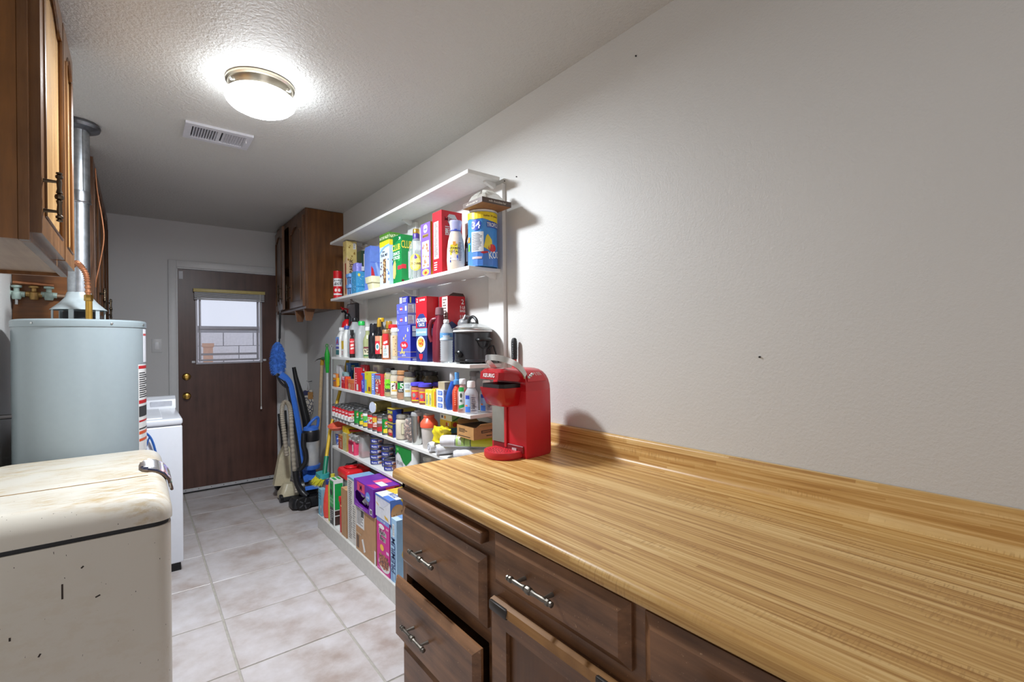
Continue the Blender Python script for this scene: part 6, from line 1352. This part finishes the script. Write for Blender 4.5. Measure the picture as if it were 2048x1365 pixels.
MB().box(-.060, .060, -.066, .066, .0555, .0563).build('opening_shade', K((70, 52, 34), .8), br)  # flat dark sheet on the closed top, painted as the shaded inside
for s_ in (-1, 1): MB().prism([(-.06, 0), (.06, 0), (.05, .03), (-.05, .03)], -.0008, .0008, 0, T(0, .0755*s_, .056) @ Rx(-s_*.9) @ Matrix(((1, 0, 0, 0), (0, 0, 1, 0), (0, 1, 0, 0), (0, 0, 0, 1)))).build('flap', K((176, 130, 78), .6), br)
WP = K((226, 226, 230), .3)
def roll(name, label, x0, x1, y0, y1, z, r, prints=None, seed=0):
    """rolled-up bag lying from the shelf edge towards the wall"""
    root = thing(name, label, 'bag roll', (x0, y0, z))
    L_ = Vector((x1-x0, y1-y0, 0)); ln = L_.length; ang = math.atan2(L_.y, L_.x)
    rr = random.Random(seed); q = MB(); n = 20; V = []; k = 14
    for j in range(k+1):
        for i in range(n):
            a = 2*PI*i/n; rd = r*(1+rr.uniform(-.05, .05)-(.12 if j in (0, k) else 0))
            V.append((ln*j/k, rd*math.cos(a), r+rd*math.sin(a)*.96))
    q.add(V, [(j*n+i, j*n+(i+1) % n, (j+1)*n+(i+1) % n, (j+1)*n+i) for j in range(k) for i in range(n)]+[tuple(range(n-1, -1, -1)), tuple(k*n+i for i in range(n))])
    root.rotation_euler = (0, 0, ang)
    q.build('rolled_film', WP, root, smooth=60)
    sp_ = [( -.001, .75*r*t*math.cos(9*t), r+.75*r*t*math.sin(9*t)) for t in [i/40 for i in range(4, 41)]]
    MB().tube(sp_, .0016, 5).build('spiral_end', K((176, 176, 180), .5), root)
    if prints:
        fn = lambda u, v, o: (ln*u, -(r*1.075+o)*math.cos(-.6+2.4*v), r+(r*1.075+o)*math.sin(-.6+2.4*v))
        prints_on(root, {'l': (lambda u, v, o: fn(v, u, o), r*2.2, ln)}, [(a_, b_, c_, (d_[1], d_[0], d_[3], d_[2])) for a_, b_, c_, d_ in prints], [], 8)
    return root
roll('bag_roll', 'white plastic roll nearest the shaker bottle with spiral end', 1.172, 1.335, 2.185, 2.165, Z5+.0004, .028, None, 1)
roll('bag_roll', 'white plastic roll in the middle between the other two', 1.172, 1.335, 2.110, 2.060, Z5+.0004, .027, None, 2)
roll('bag_roll', 'white roll printed with green and yellow stripes under the brown carton', 1.166, 1.345, 2.045, 1.840, Z5+.0545, .030, [('l', 'r', (170, 206, 110), (.30, .0, .58, .7)), ('l', 'r', (206, 214, 190), (.34, .1, .40, .7)), ('l', 'r', (206, 210, 50), (.58, .0, .98, .8)), ('l', 'r', (70, 76, 60), (.28, .0, .29, .75)), ('l', 'r', (70, 76, 60), (.56, .0, .575, .75)), ('l', 'r', (70, 76, 60), (.45, .05, .46, .7))], 3)
roll('bag_roll', 'plain white roll lowest behind the worktop corner', 1.180, 1.350, 1.955, 1.84, Z5+.0004, .026, None, 4)

# ------------------------------------------------------------------ shelf 6
tb = thing('paper_tub', 'round white tub with blue pattern at the far end of the lower shelf', 'tub', (1.235, 3.715, Z6+.0003))
MB().lathe([(.034, 0), (.036, .004), (.046, .112), (.049, .114), (.050, .128), (.046, .130)], 30).build('tub_body', K((228, 228, 228), .35), tb)
fn = lambda u, v, o: ((.0365+.009*v+o)*math.cos(math.atan2(-3.715, -1.235)+(u-.5)*2.6), (.0365+.009*v+o)*math.sin(math.atan2(-3.715, -1.235)+(u-.5)*2.6), .010+.085*v)
prints_on(tb, {'l': (fn, .09, .085)}, [('l', 'r', (64, 98, 190), (0, 0, 1, 1)), ('l', 'dots', (226, 230, 240), (.1, .1, .9, .9, 16, .05)), ('l', 'dots', (50, 130, 80), (.2, .02, .8, .3, 5, .05))], [], 10)
og = thing('orange_dish', 'coral orange shallow dish lying tilted on top of the white tub', 'dish', (1.215, 3.700, Z6+.1345)); og.rotation_euler = (.10, -.16, 0)
MB().lathe([(.050, 0), (.060, .003), (.078, .024), (.082, .030), (.080, .034), (.074, .026), (.056, .008), (.0, .007)], 36, cap=False).build('dish', K((232, 110, 84), .4), og)
carton('red_brown_packet', 'narrow rust red packet with white writing strip on the lower shelf', 'box', (1.186, 1.246, 3.560, 3.635, Z6, .650), ((180, 84, 56), (176, 80, 52), (190, 150, 100)), [('f', 'r', (196, 130, 60), (0, .84, 1, 1)), ('f', 'r', (232, 222, 214), (.72, .12, .84, .58)), ('f', 'r', (206, 170, 150), (.05, .68, .95, .74)), ('f', 'dots', (60, 40, 30), (.1, .86, .9, .98, 5, .06))])
carton('tan_packet', 'tall tan green paper box under the yellow tea carton', 'box', (1.188, 1.258, 3.462, 3.548, Z6, .678), ((196, 190, 134), (190, 150, 76), (206, 200, 150)), [('f', 'dots', (176, 180, 120), (.05, .1, .95, .9, 10, .08)), ('s', 'r', (150, 100, 50), (.3, .4, 1, .8))])
carton('tea_carton', 'yellow tea carton lying on top of the tan paper box', 'box', (1.198, 1.320, 3.462, 3.575, .6785, .7215), ((226, 190, 30), (222, 186, 30), (230, 200, 60)), [('f', 'e', (150, 110, 20), (.3, .5, .06, .12)), ('s', 'r', (60, 50, 20), (.15, .25, .2, .75))], [('s', 'TWININGS', (50, 46, 40), .52, .52, .42)])
sp = thing('red_spoon', 'red plastic spoon lying across the tan box top', 'spoon', (1.215, 3.378, .700))
MB().tube([(-.005, .10, .0-.006), (.02, .0, .006), (.04, -.03, .010)], .006, 8).lathe([(0, -.006), (.018, -.004), (.024, .004), (.022, .005), (.0, .0)], 16, 0, T(.058, -.045, .014), 1.3, 1, cap=False).build('spoon', K((190, 30, 52), .3), sp)
pk = bag('pink_bag', 'bright pink pouch with crumpled silver foil top on the lower shelf', 'bag', (1.190, 1.285, 3.30, 3.435, Z6, .645), K((226, 70, 110), .3), [('f', 'r', (150, 24, 60), (.05, .70, .8, .92)), ('f', 'r', (232, 226, 228), (.72, .25, .90, .75))], seed=21, amp=.005, tuck=.8)
b = bmesh.new(); bmesh.ops.create_cube(b, size=1); bmesh.ops.subdivide_edges(b, edges=b.edges[:], cuts=5, use_grid_fill=True)
for vtx in b.verts:
    nz = noise.noise_vector(vtx.co*4)*.016; vtx.co = Vector((vtx.co.x*.085, vtx.co.y*.125-.008, .112+vtx.co.z*.05))+nz
MB().bm(b).build('foil_top', K((196, 196, 192), .3, .6, .1), pk, smooth=0)
gp = thing('clear_bag', 'clear crumpled bag standing between pink pouch and tuna cans', 'bag', (1.235, 3.225, Z6+.0003))
b = MB(); loft(b, [[(*p, z) for p in rrect(-w_, w_, -w_*1.05, w_*1.05, .012, 4)] for z, w_ in ((0, .034), (.01, .037), (.06, .036), (.10, .034), (.125, .030), (.14, .032))]); b.build('clear_film', CLEAR((206, 208, 206), .5, .12), gp)
MB().box(-.030, .030, -.030, .030, .003, .035, 0, .006).build('red_contents', K((206, 90, 96), .6, 0, .15), gp)
def tuna(label, x, y, z, first=None):
    if first is not None: return copy_thing(first, (x, y, z+.0003), label)
    root = thing('tuna_can', label, 'can', (x, y, z+.0003), 0, 'stacked tuna cans')
    r, h = .0415, .0345
    MB().lathe([(r*.92, .001), (r*.95, 0), (r*.965, .005), (r*.95, .008), (r*.965, h-.006), (r*1.02, h-.004), (r*1.02, h-.0005), (r*.97, h), (r*.94, h-.003), (0, h-.003)], 26, cap=False).build('can_body', TIN, root, smooth=40)
    fn = cyl_fn(0, 0, r*.966, math.atan2(-3, -1.23), 3.0, .006, h-.006)
    prints_on(root, {'l': (fn, r*3, h-.012)}, [('l', 'r', (66, 76, 164), (0, 0, 1, 1)), ('l', 'r', (206, 206, 214), (.55, .15, .85, .85)), ('l', 'r', (30, 36, 120), (.0, 0, .16, 1)), ('l', 'e', (206, 130, 90), (.70, .3, .10, .2)), ('l', 'r', (206, 210, 226), (.2, .32, .26, .7)), ('l', 'r', (30, 36, 110), (.88, 0, 1, 1))], [('l', 'tuna', W_, .38, .5, .55, dict(fit=.25))], 12)
    return root
first = None
for nm, x, y, n in (('front left stack', 1.222, 2.992, 5), ('stack behind on the left', 1.268, 3.095, 5), ('front right stack', 1.228, 2.790, 2), ('middle stack', 1.255, 2.885, 4), ('back right stack', 1.311, 2.805, 4)):
    for k in range(n):
        o = tuna('flat blue tuna can, %s from the bottom of the %s' % (ordn[k], nm), x+random.uniform(-.003, .003), y+random.uniform(-.003, .003), Z6+.0347*k, first)
        if first is None: first = o
tv_ = bag('sweetener_bag', 'green and white sweetener pouch beside the tuna cans', 'bag', (1.190, 1.245, 2.405, 2.640, Z6+.028, .738), K((222, 224, 222), .35), [('f', 'p', (24, 128, 50), [(0, .62), (.12, .76), (.28, .70), (.46, .48), (.66, .38), (.84, .52), (1, .66), (1, 1), (0, 1)]), ('f', 'e', (90, 176, 90), (.13, .86, .08, .05))], [('f', 'truvia', (44, 50, 60), .27, .43, .18, dict(fit=.5, bold=.0)), ('f', 'sweetener', (150, 160, 160), .66, .25, .05, dict(fit=.3, bold=.0))], seed=31, amp=.003, tuck=.85)
tin('low_can', 'small can under the green and white pouch', 1.262, 2.66, Z6, .0365, .05, [('l', 'r', (60, 110, 70), (0, .1, 1, .6)), ('l', 'r', (206, 206, 200), (0, .6, 1, 1))])
MB().box(-.025, .025, -.10, .10, 0, .0275, 0, .002).build('pouch_tray', K((96, 110, 80), .6), tv_).location = (0, 0, -.0282)
vessel('glass_jar', 'empty clear glass jar at the near end of the lower shelf', 'jar', (1.268, 2.335, Z6, .052, .165), 'jar', CLEAR((214, 216, 210), .35, .04), K((190, 188, 182), .3, .7), capr=.88)
bw_ = thing('brown_bowl', 'brown wooden bowl half hidden by the worktop corner', 'bowl', (1.245, 2.715-.01, Z6+.0003))
MB().lathe([(.018, 0), (.022, .002), (.034, .022), (.040, .040), (.037, .040), (.020, .008), (0, .006)], 24, cap=False).build('bowl', K((140, 96, 74), .5, 0, .15), bw_)

# ------------------------------------------------------------------ base shelf
carton('blue_card_box', 'flat light blue box standing at the far end of the base shelf', 'box', (1.026, 1.062, 3.525, 3.596, Z7, .285), ((110, 178, 206), (130, 170, 190), (140, 190, 214)), [('f', 'r', (196, 206, 214), (.6, .05, .95, .4)), ('f', 'lines', (80, 130, 160), (.1, .6, .9, .9, 3)), ('f', 'r', (120, 70, 80), (.75, .12, .9, .3))])
rj = thing('red_bottle', 'coral red bowling-pin shaped bottle with navy cap on the base shelf', 'bottle', (1.068, 3.487, Z7+.0003))
MB().lathe([(.030, 0), (.036, .006), (.041, .06), (.037, .13), (.026, .20), (.0215, .235)], 28).build('bottle_body', K((228, 74, 62), .4), rj)
MB().lathe([(.0225, .235), (.0235, .238), (.0225, .262), (.019, .266)], 20).build('cap', K((40, 50, 120), .35), rj)
br = thing('broom', 'broom with yellow bristles and teal head standing bristles up by the shelf end', 'broom', (1.09, 3.66, Z7))
hb = MB(); rr = random.Random(8)
for k in range(260):
    x, y = rr.uniform(-.035, .0), rr.uniform(-.03, .09); a = Vector((x, y, .245)); d = Vector((-.35-rr.random()*.5, .25*(y-.03)/.06+rr.uniform(-.1, .1), -.55-rr.random()*.3)).normalized()*rr.uniform(.06, .085)
    s_ = Vector((.003, .003, 0)); hb.add([a-s_, a+s_, a+d], [(0, 1, 2)]); hb.add([a+Vector((.003, -.003, 0)), a-Vector((.003, -.003, 0)), a+d], [(0, 1, 2)])
tag(hb.build('bristles', K((214, 206, 50), .6, 0, .15), br, smooth=0), kind='stuff')
b = MB(); loft(b, [[(p[0], p[1], z+.10*p[0]) for p in rrect(-.042, .030, -.035, .095, .02, 4)] for z in (.238, .262, .270)]); b.build('broom_head', K((60, 160, 160), .4), br, smooth=40)
MB().tube([(.0, .0, .262), (.020, .035, .34), (.032, .055, .38)], .017, 12).build('green_socket', K((24, 120, 90), .4), br)
MB().tube([(.030, .053, .375), (.085, .135, .56), (.272, .225, 1.15)], .0125, 12).build('handle', K((214, 176, 40), .4), br)
ac = thing('green_bottle', 'olive yellow squeeze bottle behind the green vinegar carton', 'bottle', (1.068, 3.400, Z7+.0003))
MB().lathe([(.030, 0), (.032, .01), (.032, .24), (.022, .29), (.014, .305), (.014, .325)], 20).build('bottle_body', K((196, 190, 60), .35), ac)
vg = carton('vinegar_carton', 'green and white vinegar jug carton on the base shelf', 'box', (1.030, 1.092, 3.262, 3.352, Z7, .412), ((226, 228, 226), (226, 228, 226), (222, 226, 222)),
    [('f', 'r', (30, 160, 76), (.08, .40, .92, .97)), ('f', 'r', (56, 60, 62), (.08, .03, .92, .40)), ('s', 'r', (30, 160, 76), (.10, .36, .96, .92)), ('s', 'r', (70, 50, 46), (.10, .03, .96, .34)), ('f', 'e', (30, 50, 40), (.42, .72, .26, .07)), ('f', 'lines', (190, 190, 190), (.14, .10, .5, .34, 6)), ('f', 'lines', (190, 190, 190), (.56, .18, .86, .36, 4)), ('t', 'r', (30, 160, 76), (.1, .12, .9, .42)), ('t', 'r', (30, 160, 76), (.1, .6, .9, .9)), ('s', 'r', (226, 226, 222), (.1, .22, .96, .24))],
    [('f', 'V', (20, 40, 30), .42, .86, .10), ('f', 'DISTILLED', (170, 220, 180), .5, .58, .045), ('f', 'VINEGAR', (170, 220, 180), .5, .51, .05)])
rl = thing('snack_canister', 'clear square canister with bright red lid on the base shelf', 'canister', (1.188, 3.312, Z7+.0003))
b = MB(); loft(b, [[(*p, z) for p in rrect(-.078*f, .078*f, -.088*f, .088*f, .02, 4)] for z, f in ((0, .9), (.01, .94), (.31, 1.0))]); b.build('canister_body', CLEAR((186, 200, 192), .62, .12), rl, smooth=50)
b = MB(); loft(b, [[(*p, z) for p in rrect(-.086*f, .086*f, -.097*f, .097*f, .022, 4)] for z, f in ((.312, 1.0), (.342, 1.03), (.352, 1.03), (.366, .96), (.368, .7), (.358, .66))]); b.build('lid', K((222, 30, 40), .3), rl, smooth=40)
MB().tube(smooth_path([(-.02, .08, .366), (-.05, .05, .369), (-.03, .005, .369), (.02, .0, .369), (.04, .04, .366)], 5), .006, 8).build('lid_ridge', K((210, 26, 36), .3), rl)
bb_ = bag('black_bag', 'crumpled black plastic bag behind the red lidded canister', 'bag', (1.20, 1.34, 3.44, 3.56, Z7, .43), K((26, 26, 28), .3), seed=41, amp=.03, tuck=.6)
tag(MB().box(-.010, .010, -.012, .012, 0, .20, 0, .003).box(-.016, .016, -.016, .016, .20, .235, 0, .004).build('dustpan', K((206, 36, 44), .35), None, loc=(1.045, 3.150, Z7+.0003)), 'upright red plastic dustpan edge between vinegar and brown cartons', 'dustpan')
tag(MB().tube([(1.038, 3.175, .285), (1.036, 3.100, .262)], .0028, 6).build('wooden_stick', K((206, 176, 120), .6)), 'thin wooden stick poking out above the brown carton', 'stick')
b1 = carton('brown_carton', 'small plain brown cardboard carton left of the white strip box', 'box', (1.032, 1.180, 3.020, 3.120, Z7, .402), ((176, 134, 92), (160, 118, 78), (196, 156, 112)), [], [], flap=True)
carton('long_white_box', 'tall white printed box between the two brown cartons', 'box', (1.036, 1.180, 2.858, 3.014, Z7, .500), ((214, 210, 204), (206, 200, 194), (130, 170, 206)), [('f', 'lines', (120, 116, 112), (.15, .05, .55, .95, 30)), ('f', 'lines', (150, 146, 140), (.6, .1, .9, .6, 14)), ('f', 'r', (130, 160, 190), (0, .97, 1, 1))])
b2 = carton('shipping_carton', 'large brown shipping carton with white address label', 'box', (1.030, 1.260, 2.545, 2.850, Z7, .362), ((178, 134, 92), (166, 124, 84), (190, 150, 110)),
    [('f', 'r', (222, 220, 218), (.02, .55, .44, 1.0)), ('f', 'lines', (90, 90, 92), (.06, .6, .40, .96, 10)), ('f', 'r', (60, 60, 62), (.28, .80, .42, .95)), ('f', 'p', (226, 224, 222), [(.30, .30), (.38, .34), (.50, .10), (.42, .05)]), ('f', 'r', (96, 70, 48), (.03, .06, .16, .34)), ('f', 'r', (196, 170, 140), (.0, .37, .28, .40)), ('f', 'r', (226, 222, 218), (.93, .0, 1, .3))])
kc = thing('pod_box', 'purple coffee pod carton with torn window resting on the shipping carton', 'box', (1.1025, 2.705, .3625))
PP = K((110, 32, 156), .35)
q = MB()
q.box(-.081, .081, -.150, .150, 0, .0015).box(-.081, .081, -.150, .150, .1565, .158).box(.0795, .081, -.150, .150, .0015, .1565).box(-.081, .0795, -.150, -.1485, .0015, .1565).box(-.081, .0795, .1485, .150, .0015, .1565)
q.prism([(-.1485, .0015), (.1485, .0015), (.1485, .1565), (-.1485, .1565)], 0, .0015, 0, T(-.0795, 0, 0) @ MX, [(-.125, .045), (-.04, .020), (.075, .022), (.09, .060), (.065, .085), (-.02, .088), (-.10, .10), (-.13, .082)])
q.build('carton', PP, kc, smooth=0)
prints_on(kc, face_fns(.162, .300, .158), [('f', 'r', (214, 70, 110), (.18, .64, .58, .97)), ('f', 'e', (110, 150, 226), (.74, .62, .11, .17)), ('f', 'r', (150, 60, 190), (.05, .03, .7, .11)), ('t', 'r', (226, 80, 130), (.45, .38, .75, .92)), ('t', 'r', (226, 226, 222), (.60, .36, .92, .62)), ('t', 'p', (196, 40, 120), [(.62, .02), (.95, .1), (.95, .3), (.7, .28)]), ('s', 'r', (214, 60, 90), (.45, .62, .95, .98)), ('s', 'r', (50, 30, 40), (.78, .70, .94, .95)), ('f', 'r', (226, 226, 226), (.84, .06, .94, .26)), ('f', 'r', (30, 24, 40), (.86, .09, .92, .22))],
    [('f', 'M', (50, 20, 50), .38, .81, .22), ('f', 'pods', W_, .74, .62, .10, dict(fit=.16)), ('f', '12 count', (226, 206, 236), .4, .07, .06, dict(fit=.5)), ('s', 'M', W_, .86, .82, .14, dict(fit=.2))])
rr = random.Random(12)
for k, (y, z, a) in enumerate(((.06, .022, .4), (.0, .03, 1.2), (-.055, .024, 2.1), (.03, .055, .8), (-.03, .06, 1.7), (.082, .062, 2.4))):
    o = thing('coffee_pod', 'white coffee pod seen through the window of the purple carton, %s from the left' % ['second', 'third', 'lowest fifth', 'upper third', 'upper fourth', 'upper first'][k], 'coffee pod', (1.1025-.040, 2.705+y, .3625+z+.010), 0, 'loose coffee pods')
    o.rotation_euler = (a, .9+.3*k, a*.7)
    MB().lathe([(.014, -.018), (.016, -.017), (.020, .016), (.023, .017), (.023, .019), (0, .0195)], 18, cap=False).build('cup', K((220, 220, 226), .35), o)
rz_ = carton('cracker_carton', 'blue yellow and white round cracker carton lying on the cereal boxes', 'box', (1.028, 1.190, 2.345, 2.540, .3855, .508), ((216, 218, 226), (90, 130, 210), (222, 222, 214)),
    [('f', 'p', (206, 208, 222), [(.5, .5), (1, .92), (1, 1), (0, 1), (0, .9)]), ('f', 'p', (226, 180, 60), [(.02, .64), (.2, .56), (.25, .48), (.06, .58)]), ('f', 'p', (226, 180, 60), [(.6, .24), (.84, .18), (.9, .06), (.65, .12)]), ('f', 'lines', (160, 160, 170), (.3, .45, .7, .5, 1)), ('s', 'p', (228, 190, 50), [(.35, 1), (1, 1), (1, .35), (.6, .5)]), ('s', 'e', (206, 150, 90), (.26, .44, .24, .36)), ('s', 'e', (214, 164, 104), (.74, .50, .24, .36)), ('s', 'dots', (150, 100, 50), (.12, .25, .4, .65, 6, .03)), ('s', 'dots', (150, 100, 50), (.6, .3, .88, .7, 6, .03)), ('s', 'r', (206, 212, 226), (.5, .05, .8, .2)), ('t', 'p', (226, 190, 60), [(.0, .4), (.5, .45), (.5, 1), (.0, 1)]), ('t', 'r', (90, 130, 210), (.5, .0, 1, .2)), ('f', 'r', (90, 130, 210), (0, .92, 1, 1))],
    [('t', 'RITZ', (60, 90, 190), .6, .35, .18, dict(fit=.5))])
MG = (206, 30, 140)
carton('cereal_box', 'magenta raisin cereal box under the cracker carton', 'box', (1.030, 1.200, 2.362, 2.530, Z7, .3845), (MG, (196, 40, 130), (150, 150, 210)),
    [('f', 'r', (120, 146, 216), (0, .92, 1, 1)), ('f', 'e', (226, 224, 226), (.58, .17, .44, .145)), ('f', 'e', (150, 84, 60), (.56, .21, .38, .125)), ('f', 'dots', (110, 60, 44), (.2, .10, .92, .34, 34, .055)), ('f', 'dots', (190, 120, 80), (.2, .10, .92, .34, 26, .045)), ('f', 'dots', (70, 40, 60), (.2, .12, .9, .32, 12, .035)), ('f', 'e', (240, 190, 60), (.42, .46, .15, .06)), ('f', 'r', (226, 200, 226), (.76, .40, .95, .45)), ('f', 'e', (240, 236, 236), (.40, .85, .22, .045)), ('f', 'r', (226, 120, 190), (.05, .03, .3, .06))],
    [('f', 'Kelloggs', (200, 30, 60), .40, .85, .05, dict(fit=.4)), ('f', 'Raisin', W_, .48, .755, .105, dict(fit=.92, bold=.06)), ('f', 'Raisin', (30, 20, 40), .48, .755, .095, dict(fit=.86, bold=.02, off=.0019)), ('f', 'Brain'[:3]+'n', W_, .48, .645, .105, dict(fit=.82, bold=.06)), ('f', 'Bran', (30, 20, 40), .48, .645, .095, dict(fit=.76, bold=.02, off=.0019)), ('f', 'FAMILY SIZE', W_, .5, .96, .03), ('f', 'NEW', W_, .85, .86, .035, dict(fit=.2))])
PM = (160, 196, 226)
carton('saltine_box', 'light blue saltine cracker box beside the base cabinet', 'box', (1.032, 1.200, 2.278, 2.354, Z7, .424), (PM, (146, 186, 220), (190, 212, 232)),
    [('f', 'r', (226, 228, 230), (.36, .72, .66, .92)), ('f', 'lines', (110, 120, 130), (.4, .74, .62, .90, 7)), ('s', 'e', (206, 176, 96), (.5, .45, .34, .13)), ('s', 'e', (226, 200, 130), (.5, .45, .26, .09)), ('f', 'r', (60, 110, 170), (.72, .05, .78, .62)), ('f', 'p', (120, 160, 206), [(.0, .0), (.5, .0), (.3, .14), (0, .2)]), ('t', 'r', (120, 160, 210), (.1, .2, .9, .4))],
    [('f', 'PREMIUM', (44, 70, 120), .42, .42, .15, dict(rot=90, fit=.55)), ('f', '4', (44, 60, 110), .14, .86, .08)])
